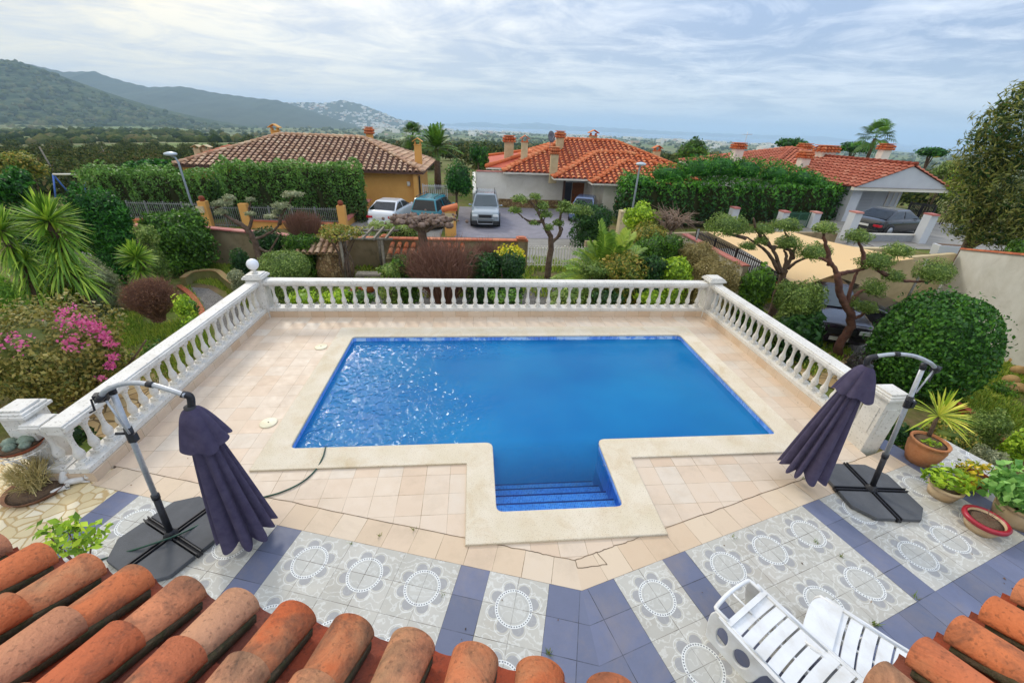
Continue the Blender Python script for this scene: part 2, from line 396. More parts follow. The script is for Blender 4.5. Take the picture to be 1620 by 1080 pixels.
# scrub and pines on the near slope, wood on the plain: far-off masses
def blobwood(name, P, rad, mat, nf=3, kind='stuff', squash=.8):
    base = bmesh.new(); bmesh.ops.create_icosphere(base, subdivisions=nf, radius=1); bv = np.array([v.co[:] for v in base.verts]); bf = np.array([[v.index for v in f.verts] for f in base.faces]); base.free()
    V = []; F = []; Rn = []
    for i, (p, r) in enumerate(zip(P, rad)):
        q = bv*lump(bv, 6, .22, 3.2)[:, None]*np.array([r, r, r*squash])
        V.append(q+p+np.array([0, 0, r*.25])); F.append(bf+i*len(bv)); Rn.append(np.clip(rg.random()*.8+.1+(rg.random(len(bf))-.5)*.35, 0, 1))
    o = mesh_np(name, np.concatenate(V), np.concatenate(F), np.concatenate(Rn), mat); struct(o, kind); return o
M_wood = leafm('wood_far', ['#1c2a1c', '#273724', '#36452c', '#4a5438', '#575642'], 0, 1, 0)
pts = []
for _ in range(3600):
    i = rg.integers(0, 235); j = int(6+43*rg.random()**1.0); p = H_near[i, j]; pts.append(p+rg.normal(size=3)*[9, 14, 0])
blobwood('hill_scrub', pts, 5+9*rg.random(len(pts))**1.5, M_wood, 1)
pts = []; rad = []
for _ in range(9000):
    a = R(-62+118*rg.random()); r = 330*(14**(rg.random()**.85)); x, y = r*math.sin(a), r*math.cos(a)
    if math.sin(x/130)+math.sin(y/170+x/400) < -.1 and rg.random() < .8: continue
    pts.append((x, y, gz(x, y))); rad.append((1.6+2.6*rg.random()**2)*(1+r/1500))
blobwood('distant_wood', pts, rad, M_wood, 1)
# town on the hillside and along the coast
def houses_far(name, P, size, mat):
    mb = MB()
    for p in P:
        s = size*(.6+.9*rg.random()); mb.box((p[0], p[1], p[2]+s*.25), (s*1.5, s, s*(.55+.6*rg.random()**3)), rg.random()*3)
    return struct(mb.build(name, mat), 'stuff')
M_town = pm('town_walls', 0, rnd=['#e8e4dc', '#ddd4c4', '#f4f2ee', '#c9a58c'], rough=.9)
P = []
for _ in range(900):
    i = rg.integers(30, 215); j = 7+int(40*rg.random()); q = H_town[i, j]; s = math.sin(i*.09)+math.sin(j*.3+i*.05)+.5*math.sin(i*.31)
    if s > -.3 or rg.random() < .12: P.append(q+rg.normal(size=3)*[14, 14, 0])
houses_far('hillside_town', P, 15, M_town)
P = []
for _ in range(900):
    a = R(-14+50*rg.random()); r = 4000+1150*rg.random()**.6 if rg.random() < .75 else 1800+2600*rg.random(); 
    x, y = r*math.sin(a), r*math.cos(a)
    if math.sin(a*31)+math.sin(a*77) < -.7: continue
    P.append((x, y, gz(x, y)))
houses_far('coast_town', P, 17, M_town)
# ------------------------------------------------------------------ floor material
def floormat(name, T, cols, joint, jw, origin=(0, 0), flower=False, rough=.45, var=.5, bump=.15):
    m = bpy.data.materials.new(name); m.use_nodes = True; t = m.node_tree; t.nodes.clear(); q = NT(t)
    out = q.n('ShaderNodeOutputMaterial'); b = q.n('ShaderNodeBsdfPrincipled'); q.l(b.outputs[0], out.inputs[0])
    tcd = q.n('ShaderNodeTexCoord').outputs['Object']; x, y, z = q.sep(tcd)
    x = q.m('SUBTRACT', x, origin[0]-50*T*2); y = q.m('SUBTRACT', y, origin[1]-50*T*2)
    fx, fy = q.m('DIVIDE', x, T), q.m('DIVIDE', y, T)
    cell = q.comb(q.m('FLOOR', fx), q.m('FLOOR', fy), 0)
    wn = q.n('ShaderNodeTexWhiteNoise'); wn.noise_dimensions = '2D'; q.l(cell, wn.inputs['Vector']); rv = wn.outputs['Value']
    base = q.ramp(rv, [(i/(len(cols)-1), L(c)) for i, c in enumerate(cols)])
    nz = q.noise(tcd, 6, 7, .65); base = q.mix(q.ramp(nz, [(.35, 0.0), (.7, var)]), base, L(cols[-1] if not flower else '#a9a9a4'))
    base = q.mix(q.ramp(q.noise(tcd, 1.3, 6, .7, .4), [(.5, 0.0), (.75, .35)]), base, L('#9b8a74'))
    if flower:
        sw = q.n('ShaderNodeTexWave'); sw.wave_type = 'RINGS'; sw.inputs['Scale'].default_value = 2.6; sw.inputs['Distortion'].default_value = 14; sw.inputs['Detail'].default_value = 3; sw.inputs['Detail Scale'].default_value = 2.5; q.l(tcd, sw.inputs['Vector'])
        base = q.mix(q.ramp(sw.outputs['Fac'], [(.86, 0.0), (.95, .35)]), base, L('#dfe0dc'))
        u = q.m('MULTIPLY', q.m('SUBTRACT', q.m('FRACT', q.m('DIVIDE', x, 2*T)), .5), 2*T); v = q.m('MULTIPLY', q.m('SUBTRACT', q.m('FRACT', q.m('DIVIDE', y, 2*T)), .5), 2*T)
        r = q.m('SQRT', q.m('ADD', q.m('MULTIPLY', u, u), q.m('MULTIPLY', v, v))); th = q.m('DIVIDE', q.m('ARCTAN2', v, u), 2*math.pi)
        def sector(k): return q.m('MULTIPLY', q.m('SUBTRACT', q.m('FRACT', q.m('MULTIPLY', q.m('ADD', th, 2.0), k)), .5), 2*math.pi/k)
        def disk(k, rc, rad, ring=None):
            a = sector(k); ex = q.m('SUBTRACT', q.m('MULTIPLY', r, q.m('COSINE', a)), rc); ey = q.m('MULTIPLY', r, q.m('SINE', a))
            dd = q.m('SQRT', q.m('ADD', q.m('MULTIPLY', ex, ex), q.m('MULTIPLY', ey, ey)))
            if ring: return q.m('LESS_THAN', q.m('ABSOLUTE', q.m('SUBTRACT', dd, rad)), ring)
            return q.m('LESS_THAN', dd, rad)
        outer = q.m('GREATER_THAN', r, .195)
        halo = q.m('MULTIPLY', disk(8, .215, .082, .0035), outer); pet = q.m('MULTIPLY', disk(8, .21, .062), outer)
        base = q.mix(q.m('MULTIPLY', halo, .6), base, L('#dcdedb')); base = q.mix(q.m('MULTIPLY', pet, .75), base, L('#929396'))
        inner = q.m('LESS_THAN', r, .19); base = q.mix(q.m('MULTIPLY', inner, .35), base, L('#b9bbb8'))
        ring = q.m('LESS_THAN', q.m('ABSOLUTE', q.m('SUBTRACT', r, .184)), .0155)
        base = q.mix(q.m('MULTIPLY', ring, .85), base, L('#dfe1df')); base = q.mix(disk(44, .184, .0078), base, L('#787a80'))
        thin = q.m('LESS_THAN', q.m('ABSOLUTE', q.m('SUBTRACT', r, .150)), .002); base = q.mix(q.m('MULTIPLY', thin, .6), base, L('#8f9396'))
    def edge(f): 
        g = q.m('FRACT', f); return q.m('MINIMUM', g, q.m('SUBTRACT', 1.0, g))
    e = q.m('MULTIPLY', q.m('MINIMUM', edge(fx), edge(fy)), T)
    jn = q.noise(tcd, 2.2, 5, .7); jwid = q.m('MULTIPLY', jw, q.m('MULTIPLY_ADD', jn, 1.2, .4))
    jm = q.m('LESS_THAN', e, jwid)
    js = q.ramp(jn, [(.35, .25), (.62, 1.0)])
    base2 = q.mix(q.m('MULTIPLY', jm, js), base, L(joint)); q.l(base2, b.inputs['Base Color'])
    q.l(q.ramp(nz, [(.3, rough), (.7, min(1, rough+.25))]), b.inputs['Roughness']); b.inputs['Specular IOR Level'].default_value = .4
    bn = q.n('ShaderNodeBump'); bn.inputs['Strength'].default_value = bump; bn.inputs['Distance'].default_value = .01
    q.l(q.m('SUBTRACT', q.noise(tcd, 35, 5, .6), jm), bn.inputs['Height']); q.l(bn.outputs[0], b.inputs['Normal'])
    return m
TT = .341; AX, AY = 1.16, 2.57; SL = .286; CA, SA = .9615, .275
M_deck = floormat('deck_tiles', TT, ['#d1baa2', '#d1bfaa', '#d3c3b0', '#ccb49b', '#d1c5b5', '#ceb89f'], '#8c7458', .0028, (-5.14, 9.79), var=.35)
M_border = floormat('border_tiles', TT, ['#ceb69c', '#d1c0aa', '#c9b093', '#d2bfa6'], '#7a644c', .003, var=.3)
M_blue = floormat('blue_tiles', TT, ['#636980', '#6a7087', '#6f758f', '#5f657a'], '#33343c', .0035, var=.35, rough=.4)
M_flower = floormat('flower_tiles', TT, ['#b6b3a9', '#bcb9af', '#b1aea4', '#bfbcb3'], '#5a5248', .0026, flower=True, var=.3)
def yl(x): return AY+.354+SL*(AX-x)
def yr(x): return AY+.354+SL*(x-AX)
X0, X1, Y0, Y1 = -5.14, 6.30, 4.53, 9.79     # deck edges
c0, c1, d0, d1 = -3.2, 5.5, 4.53, 9.12       # outside of the coping
mb = MB()
def flat(mb, P, z): mb.add([(a, b, z) for a, b in P], [tuple(range(len(P)))], .5)
flat(mb, [(X0, yl(X0)), (c0, yl(c0)), (c0, Y1), (X0, Y1)], 0); flat(mb, [(c0, d1), (c1, d1), (c1, Y1), (c0, Y1)], 0)
flat(mb, [(c1, yr(c1)), (X1, yr(X1)), (X1, Y1), (c1, Y1)], 0); flat(mb, [(c0, yl(c0)), (-.12, yl(-.12)), (-.12, d0), (c0, d0)], 0)
flat(mb, [(2.4, yr(2.4)), (c1, yr(c1)), (c1, d0), (2.4, d0)], 0); flat(mb, [(.23, 3.19), (AX, yl(AX)), (2.09, 3.19)], 0)
struct(mb.build('pool_deck', M_deck))
def local_sheet(name, side, polys, mat, z=0):
    mb = MB()
    for P in polys: flat(mb, P, 0)
    o = mb.build(name, mat); o.location = (AX, AY, z)
    o.rotation_euler = (0, 0, math.atan2(SA, -CA) if side < 0 else math.atan2(SA, CA)); return struct(o)
def rect(s0, s1, a, b): return [(s0, a), (s1, a), (s1, b), (s0, b)]
for side in (-1, 1):
    k = 1 if side < 0 else -1                # local y of depth towards the house
    def P(poly): 
        q_ = [(s, k*d) for s, d in poly]; return q_ if k > 0 else q_[::-1]
    T = TT; e0 = .36 if side < 0 else .41
    cuts = [e0, e0+2*T, e0+3*T, e0+9*T, e0+10*T, e0+16*T, e0+17*T, e0+23*T]
    blue = [P([(0, 0), (cuts[0], 0), (cuts[0], 4*T), (-SL*4*T, 4*T)]), P(rect(cuts[1], cuts[2], 0, 4*T)), P(rect(cuts[3], cuts[4], 0, 4*T)), P([(-SL*4*T, 4*T), (12, 4*T), (12, 12*T), (-SL*12*T, 12*T)])]
    if side < 0: blue.append(P(rect(cuts[5], cuts[6], 0, 4*T)))
    else: blue.append(P(rect(cuts[5], cuts[6], -.5, 4*T)))
    fl = [P(rect(cuts[0], cuts[1], 0, 4*T)), P(rect(cuts[2], cuts[3], 0, 4*T)), P(rect(cuts[4], cuts[5], 0, 4*T))]
    if side > 0: fl.append(P(rect(cuts[6], cuts[6]+3*T, -.2, 4*T)))
    mbl = floormat('blue_tiles', T, ['#636980', '#6a7087', '#6f758f', '#5f657a'], '#33343c', .0035, (e0, 0), var=.35, rough=.4)
    mfl = floormat('flower_tiles', T, ['#b6b3a9', '#bcb9af', '#b1aea4', '#bfbcb3'], '#5a5248', .0026, (e0+T*0, 0), flower=True, var=.3)
    mfl1 = floormat('flower_tiles', T, ['#b6b3a9', '#bcb9af', '#b1aea4', '#bfbcb3'], '#5a5248', .0026, (e0+T, 0), flower=True, var=.3)
    local_sheet('blue_floor', side, blue, mbl); local_sheet('patterned_floor', side, [fl[0]]+([fl[2]] if True else []), mfl)
    local_sheet('patterned_floor', side, [fl[1]]+fl[3:], mfl1)
    local_sheet('deck_border', side, [P([(.0, 0), (SL*.34, -.34), (6.6 if side < 0 else 5.87, -.34), (6.6 if side < 0 else 5.87, 0)])], M_border)
# dark open joints round the border, proud of the tiles by a few millimetres
jm_ = pm('joint_dirt', '#4a3d30', '#8a745a', 5, .95); mb = MB()
def strip(mb, P, w_, z=.003):
    for a, b in zip(P[:-1], P[1:]):
        a, b = np.array(a, float), np.array(b, float); t = unit(b-a); n = np.array([-t[1], t[0]])*w_/2
        mb.add([(*(a-n), z), (*(b-n), z), (*(b+n), z), (*(a+n), z)], [(0, 1, 2, 3)], .5)
def wob(a, b, n=26, amp=.004): 
    a, b = np.array(a), np.array(b); return [a+(b-a)*i/n+rg.normal(size=2)*amp*(0 < i < n) for i in range(n+1)]
strip(mb, wob((-5.14, yl(-5.14)), (-.12, yl(-.12))), .008); strip(mb, wob((.23, 3.188), (AX, AY+.354)), .008); strip(mb, wob((AX, AY+.354), (2.09, 3.188)), .008); strip(mb, wob((2.4, yr(2.4)), (X1, yr(X1))), .009)
strip(mb, wob((AX, AY+.354), (1.17, 2.83), 3), .008); strip(mb, wob((1.17, 2.83), (1.53, 2.85), 6), .008); strip(mb, wob((1.53, 2.85), (1.45, 3.0), 3), .008)
struct(mb.build('joint', jm_), 'stuff')
# ------------------------------------------------------------------ pool
px0, px1, py0, py1 = -2.83, 5.14, 4.94, 8.66; nx0, nx1, ny0 = .26, 2.0, 3.62
def rounded(P, r, n=5):
    out = []; k = len(P)
    for i in range(k):
        a, b, c = np.array(P[i-1], float), np.array(P[i], float), np.array(P[(i+1) % k], float)
        u, v = unit(a-b), unit(c-b); cr = u[0]*v[1]-u[1]*v[0]
        p, q_ = b+u*r, b+v*r; ctr = b+(u+v)*r
        for j in range(n+1):
            t = j/n; m = (1-t)**2*p+2*t*(1-t)*b+t*t*q_; out.append(tuple(m))
    return out
inner = rounded([(px0, py0), (nx0, py0), (nx0, ny0), (nx1, ny0), (nx1, py0), (px1, py0), (px1, py1), (px0, py1)], .11)
outer = [(c0, d0), (-.12, d0), (-.12, 3.19), (2.4, 3.19), (2.4, d0), (c1, d0), (c1, d1), (c0, d1)]
def ring_mesh(name, outer, inner, z0, z1, mat, parent=None, bevel=.012):
    cu = bpy.data.curves.new(name, 'CURVE'); cu.dimensions = '2D'; cu.fill_mode = 'BOTH'; cu.extrude = (z1-z0)/2-bevel; cu.bevel_depth = bevel; cu.bevel_resolution = 2
    for L_ in ([outer]+(inner if isinstance(inner[0], list) else [inner])):
        sp_ = cu.splines.new('POLY'); sp_.points.add(len(L_)-1); sp_.use_cyclic_u = True
        for i, (a, b) in enumerate(L_): sp_.points[i].co = (a, b, 0, 1)
    t = bpy.data.objects.new(name, cu); COL.objects.link(t); bpy.context.view_layer.update()
    me = bpy.data.meshes.new_from_object(t.evaluated_get(bpy.context.evaluated_depsgraph_get())); bpy.data.objects.remove(t)
    me.transform(Matrix.Translation((0, 0, (z0+z1)/2))); me.materials.clear(); me.materials.append(mat)
    if parent is not None: me.transform(Matrix.Translation(-root_of(parent).location))
    o = bpy.data.objects.new(name, me); link(o, parent); return o
M_cop = pm('coping_stone', '#e3d8c4', '#d9ccb2', 1.7, .8, .5, 260, stain=('#c2a474', .4), sscale=3, spec=.25)
def speckle(m, scale=90, col='#7a5f3a', amt=.6):
    q = NT(m.node_tree); b = [n for n in m.node_tree.nodes if n.type == 'BSDF_PRINCIPLED'][0]; inp = b.inputs['Base Color']
    src = inp.links[0].from_socket if inp.links else tuple(inp.default_value)[:3]
    tcd = q.n('ShaderNodeTexCoord').outputs['Object']
    q.l(q.mix(q.m('MULTIPLY', q.ramp(q.noise(tcd, scale, 2, .5), [(.60, 0.0), (.68, 1.0)]), amt), src, L(col)), inp); return m
speckle(M_cop, 85, '#8a6a3c', .55)
M_mos = floormat('pool_mosaic', .026, ['#4d86e0', '#5a96ec', '#6aa4f4', '#3f76d0', '#78b0f8'], '#c4e0fa', .002, var=.1, rough=.25)
M_mos.node_tree.nodes  # mosaic tiles of the basin
M_azure = pm('pool_floor', '#1076ba', '#1a8ecc', .7, .5)
M_dark = pm('step_nosing', '#0a1f6e', '#102c86', 20, .3)
pool = thing('swimming_pool', 'rectangular blue swimming pool with a stepped entry bay and pale stone coping', 'swimming pool', (1.1, 6.5, 0))
ring_mesh('coping', outer, inner, -.012, .034, M_cop, pool)
mb = MB(); n = len(inner)
vs = [(a, b, -.012) for a, b in inner]+[(a, b, -.50) for a, b in inner]; mb.add(vs, [(i, n+i, n+(i+1) % n, (i+1) % n) for i in range(n)], .5)
mb.build('upper_wall', M_mos, pool)
mb = MB(); vs = [(a, b, -.50) for a, b in inner]+[(a, b, -1.25) for a, b in inner]; mb.add(vs, [(i, n+i, n+(i+1) % n, (i+1) % n) for i in range(n)], .5)
flat(mb, [(px0-.1, 4.5), (px1+.1, 4.5), (px1+.1, py1+.1), (px0-.1, py1+.1)], -1.25); flat(mb, [(nx0-.1, 3.5), (nx1+.1, 3.5), (nx1+.1, 4.5), (nx0-.1, 4.5)], -1.25); mb.build('basin', M_azure, pool)
zs = [-.24, -.42, -.62, -.84]; ys = [ny0-.02, ny0+.36, ny0+.66, ny0+.96, ny0+1.26]
for i in range(4):
    mb = MB(); mb.box(((nx0+nx1)/2, (ys[i]+ys[i+1])/2, (zs[i]-1.25)/2), (nx1-nx0+.02, ys[i+1]-ys[i]-.003, zs[i]+1.25)); st = mb.build('step', M_mos, pool)
    mb = MB(); mb.box(((nx0+nx1)/2, ys[i+1]-.012, zs[i]+.003), (nx1-nx0-.01, .022, .008)); mb.build('nosing', M_dark, st)
def watermat():
    m = bpy.data.materials.new('pool_water'); m.use_nodes = True; t = m.node_tree; t.nodes.clear(); q = NT(t)
    out = q.n('ShaderNodeOutputMaterial'); gl = q.n('ShaderNodeBsdfGlossy'); gl.inputs['Roughness'].default_value = .012; tr = q.n('ShaderNodeBsdfTransparent'); tr.inputs[0].default_value = (.55, .88, 1, 1)
    df = q.n('ShaderNodeBsdfDiffuse'); tcd = q.n('ShaderNodeTexCoord').outputs['Object']
    x, y, z = q.sep(tcd)
    q.l(q.mix(q.ramp(q.noise(tcd, .35, 3), [(.3, 0.0), (.7, 1.0)]), L('#0f74b8'), L('#1c92cc')), df.inputs[0])
    mx = q.n('ShaderNodeMixShader'); 
    # cloudy water: thin over the entry steps, dense over the deep end
    q.l(q.m('MULTIPLY', q.m('DIVIDE', q.m('SUBTRACT', y, ny0+.40), 1.1, clamp=True), .62), mx.inputs[0]); q.l(tr.outputs[0], mx.inputs[1]); q.l(df.outputs[0], mx.inputs[2])
    fr = q.n('ShaderNodeFresnel'); fr.inputs['IOR'].default_value = 1.33
    # wavelets spread from the inlet at the near left corner and along the far wall; the rest is calm
    def prox(cx, cy, rx, ry): return q.m('SUBTRACT', 1.0, q.m('SQRT', q.m('ADD', q.m('POWER', q.m('DIVIDE', q.m('SUBTRACT', x, cx), rx), 2.0), q.m('POWER', q.m('DIVIDE', q.m('SUBTRACT', y, cy), ry), 2.0))), clamp=True)
    amp = q.m('MAXIMUM', prox(-2.4, 5.8, 3.2, 2.6), q.m('MULTIPLY', prox(-1.4, 8.6, 3.4, 1.2), .8)); amp = q.m('MAXIMUM', amp, q.m('MULTIPLY', prox(1.1, 4.2, 1.3, 1.0), .25))
    amp = q.m('ADD', q.m('MULTIPLY', amp, q.m('MULTIPLY_ADD', q.noise(tcd, 1.2, 3), 3.2, .2)), .09, clamp=True)
    mp_ = q.n('ShaderNodeMapping'); mp_.inputs['Scale'].default_value = (1, 1.25, 1); q.l(tcd, mp_.inputs[0])
    h = q.m('ADD', q.noise(mp_.outputs[0], 5.5, 2, .5, 1.0), q.m('MULTIPLY', q.noise(mp_.outputs[0], 11, 1, .5), .45))
    bn = q.n('ShaderNodeBump'); bn.inputs['Distance'].default_value = .065; q.l(q.m('MULTIPLY', amp, .9), bn.inputs['Strength']); q.l(h, bn.inputs['Height'])
    for nn in (gl, fr): q.l(bn.outputs[0], nn.inputs['Normal'])
    m2 = q.n('ShaderNodeMixShader'); q.l(fr.outputs[0], m2.inputs[0]); q.l(mx.outputs[0], m2.inputs[1]); q.l(gl.outputs[0], m2.inputs[2]); q.l(m2.outputs[0], out.inputs[0])
    return m
mb = MB(); mb.add([(a, b, -.10) for a, b in inner], [tuple(range(n))], .5)
tag(struct(mb.build('water', watermat())), 'calm clear blue water filling the pool', 'water')
M_lid = pm('lid_plastic', '#e6dfc4', '#d2c8a6', 5, .5)
for (u, v), lab in (((425, 669), 'round cream skimmer lid on the deck beside the near left of the pool'), ((508, 549), 'round cream skimmer lid by the far left pool corner')):
    c = G(u, v, 0); mb = MB(); mb.lathe([(.12, 0), (.135, .002), (.135, .010), (.125, .016), (.0, .018)], (c[0], c[1], .002), 28)
    o = tag(mb.build('skimmer_lid', M_lid), lab, 'lid', 'skimmer lids beside the pool'); mb = MB(); mb.lathe([(.012, 0), (.012, .003)], (c[0], c[1], .0205), 8); k = mb.build('lift_hole', pm('hole', '#2c2a26')); k.parent = o
# hose
M_hose = pm('hose_rubber', '#1f4f3c', '#173a30', 6, .4)
mb = MB(); pts = [D(509, 709, 4.96)]
hp = [G(512, 712, .05), G(511, 722, .05), G(500, 742, .015), G(478, 762, .015), G(445, 778, .015), G(410, 788, .015), G(380, 800, .015), G(345, 815, .015), G(310, 832, .06), G(275, 848, .11), G(225, 865, .09), G(178, 879, .015), G(150, 888, .015)]
hp = [np.array([hp[0][0], 4.99, -.12]), np.array([hp[0][0], 4.955, .03])]+hp[1:]
def spl(P, n=6):
    P = [np.array(p, float) for p in P]; P = [2*P[0]-P[1]]+P+[2*P[-1]-P[-2]]; out = []
    for i in range(1, len(P)-2):
        for j in range(n):
            t = j/n; a, b, c, d = P[i-1:i+3]; out.append(.5*((2*b)+(c-a)*t+(2*a-5*b+4*c-d)*t*t+(3*b-a-3*c+d)*t**3))
    return out+[P[-2]]
mb.tube(spl(hp), .011, 8); tag(mb.build('garden_hose', M_hose), 'dark green garden hose running from the pool edge over the left parasol base', 'hose')
# ------------------------------------------------------------------ balustrades
M_white = pm('white_masonry', '#dedbd4', '#cfcbc2', 3, .6, .12, 60, stain=('#a39c8e', .22), sscale=7)
speckle(M_white, 30, '#5f584c', .42)
M_plinth = floormat('plinth_tiles', .33, ['#cfb79c', '#d3c0aa', '#c6ab8e'], '#9a8468', .003, (0, 0), var=.3)
prof = [(.040, .05), (.048, .058), (.040, .07), (.034, .078), (.050, .10), (.060, .135), (.061, .17), (.050, .21), (.036, .25), (.030, .30), (.029, .36), (.033, .43), (.038, .46), (.050, .475), (.050, .487), (.036, .50)]
mb = MB(); mb.box((0, 0, .025), (.125, .125, .05)); mb.lathe(prof, (0, 0, 0), 14); mb.box((0, 0, .53), (.105, .105, .06))
bme = mb.build('baluster', M_white); bdata = bme.data; bpy.data.objects.remove(bme)
def post(name, c, par, z1=1.0, s=.36, lab=None, cap=True, base=-1.3):
    mb = MB(); mb.box((c[0], c[1], (base+z1)/2), (s, s, z1-base))
    for sx, sy in ((1, 0), (-1, 0), (0, 1), (0, -1)):      # raised panels
        mb.box((c[0]+sx*s*.5, c[1]+sy*s*.5, .58), (s*.62 if sx == 0 else .018, s*.62 if sy == 0 else .018, .5))
    o = mb.build(name, M_white, par, .006)
    if cap:
        mb = MB(); z = z1
        for w_, h_ in ((s+.10, .045), (s+.05, .03), (s-.03, .03)): mb.box((c[0], c[1], z+h_/2), (w_, w_, h_)); z += h_
        o2 = mb.build('cap', M_white, o, .006)
    return o
def run(par, a, b, n, zt=.95, skip=()):
    a, b = np.array(a, float), np.array(b, float); Lg = np.linalg.norm(b-a); t = (b-a)/Lg; ang = math.atan2(t[1], t[0]); m = (a+b)/2
    mb = MB(); mb.box((m[0], m[1], -.575), (Lg, .32, 1.45), ang); o = mb.build('plinth', M_plinth, par)
    mb = MB(); mb.box((m[0], m[1], .195), (Lg, .27, .085), ang); mb.build('bottom_rail', M_white, par, .008)
    mb = MB(); mb.box((m[0], m[1], zt-.115), (Lg, .20, .05), ang); mb.box((m[0], m[1], zt-.055), (Lg, .30, .075), ang); mb.box((m[0], m[1], zt-.008), (Lg, .25, .03), ang); mb.build('top_rail', M_white, par, .01)
    off = np.array(root_of(par).location)
    for i in range(n):
        p = a+t*Lg*(i+.5)/n; ob = bpy.data.objects.new('baluster', bdata); ob.parent = par; ob.location = (p[0]-off[0], p[1]-off[1], .2375-off[2]); ob.rotation_euler = (0, 0, ang); ob.scale = (1, 1, (zt-.1425-.2375)/.56); COL.objects.link(ob)
yb = Y1+.16; xl = X0-.16; xr = X1+.16
b1 = thing('balustrade', 'white balustrade along the far side of the pool deck', 'balustrade', (.5, yb, 0), group='white balustrades round the pool deck')
run(b1, (xl+.18, yb), (xr-.18, yb), 41)
b2 = thing('balustrade', 'white balustrade down the left side of the deck with a globe topped corner post', 'balustrade', (xl, 7, 0), group='white balustrades round the pool deck')
run(b2, (xl, yb-.18), (xl, 4.44), 22); post('corner_post', (xl, yb), b2)
run(b2, (-5.70, 4.595), (xl-.161, 4.595), 1)
post('end_post', (-5.84, 4.72), b2, s=.30)
b3 = thing('balustrade', 'white balustrade down the right side of the deck ending by the right parasol', 'balustrade', (xr, 7, 0), group='white balustrades round the pool deck')
run(b3, (xr, yb-.18), (xr, 4.9), 21); post('corner_post', (xr, yb), b3); post('end_post', (xr+.0, 4.68), b3, s=.32)
# globe lamp on the corner post
lm = thing('globe_lamp', 'round white globe lamp on the far left corner post of the balustrade', 'lamp', (xl, yb, 1.105))
mb = MB(); mb.lathe([(.07, 0), (.07, .02), (.035, .03), (.03, .07), (.055, .085), (.055, .10)], (xl, yb, 1.105), 16); mb.build('base', M_white, lm)
mb = MB(); mb.ball((xl, yb, 1.105+.22), .135, 14); mb.build('globe', pm('opal_glass', '#e9ebee', None, rough=.15), lm)
# weeds in the joints and dry leaves blown on the paving
V = []; Fq = []; Rq = []
def tuft(u, v, n, s_):
    c = G(u, v, 0)
    for _ in range(n):
        p = c+np.array([rg.normal()*s_, rg.normal()*s_, 0]); h = .02+.03*rg.random(); d = rg.normal(size=3)*.02; d[2] = h; w_ = unit(rg.normal(size=3))*.004; w_[2] = 0; k = len(V); V.extend([p-w_, p+w_, p+d+w_*.5, p+d-w_*.5]); Fq.append((k, k+1, k+2, k+3)); Rq.append(rg.random())
for (u, v, n_, s_) in ((1366, 997, 40, .02), (1384, 988, 26, .015), (868, 1033, 26, .01), (1330, 880, 14, .008), (1290, 858, 12, .01), (1450, 946, 14, .01), (600, 848, 10, .012), (655, 838, 12, .012), (555, 860, 8, .01), (1160, 850, 10, .01), (1270, 757, 10, .01), (700, 938, 8, .008), (1120, 1000, 8, .008)): tuft(u, v, n_, s_)
struct(mesh_np('joint_weeds', np.array(V), np.array(Fq), Rq, leafm('weed', ['#3f5a20', '#5f7a2c', '#7a7a40'])), 'stuff')
n_ = 190; c = np.column_stack([-5+11*rg.random(n_), 1.9+7.8*rg.random(n_), np.full(n_, .006)]); c[:60, 1] = 9.72-.12*rg.random(60)**2; c[60:90, 0] = 6.22-.1*rg.random(30)
keep = ~((c[:, 0] > -3.3) & (c[:, 0] < 5.6) & (c[:, 1] > 3.1) & (c[:, 1] < 9.2)); c = c[keep]
Vq, Fq2 = leafquads(c, np.tile([0, 0, 4.0], (len(c), 1)), .022, .5, 1.0); struct(mesh_np('fallen_leaves', Vq, Fq2, rg.random(len(Fq2)), leafm('dead_leaf', ['#3a2a1c', '#5a4028', '#7a5c38', '#2c2018'])), 'stuff')
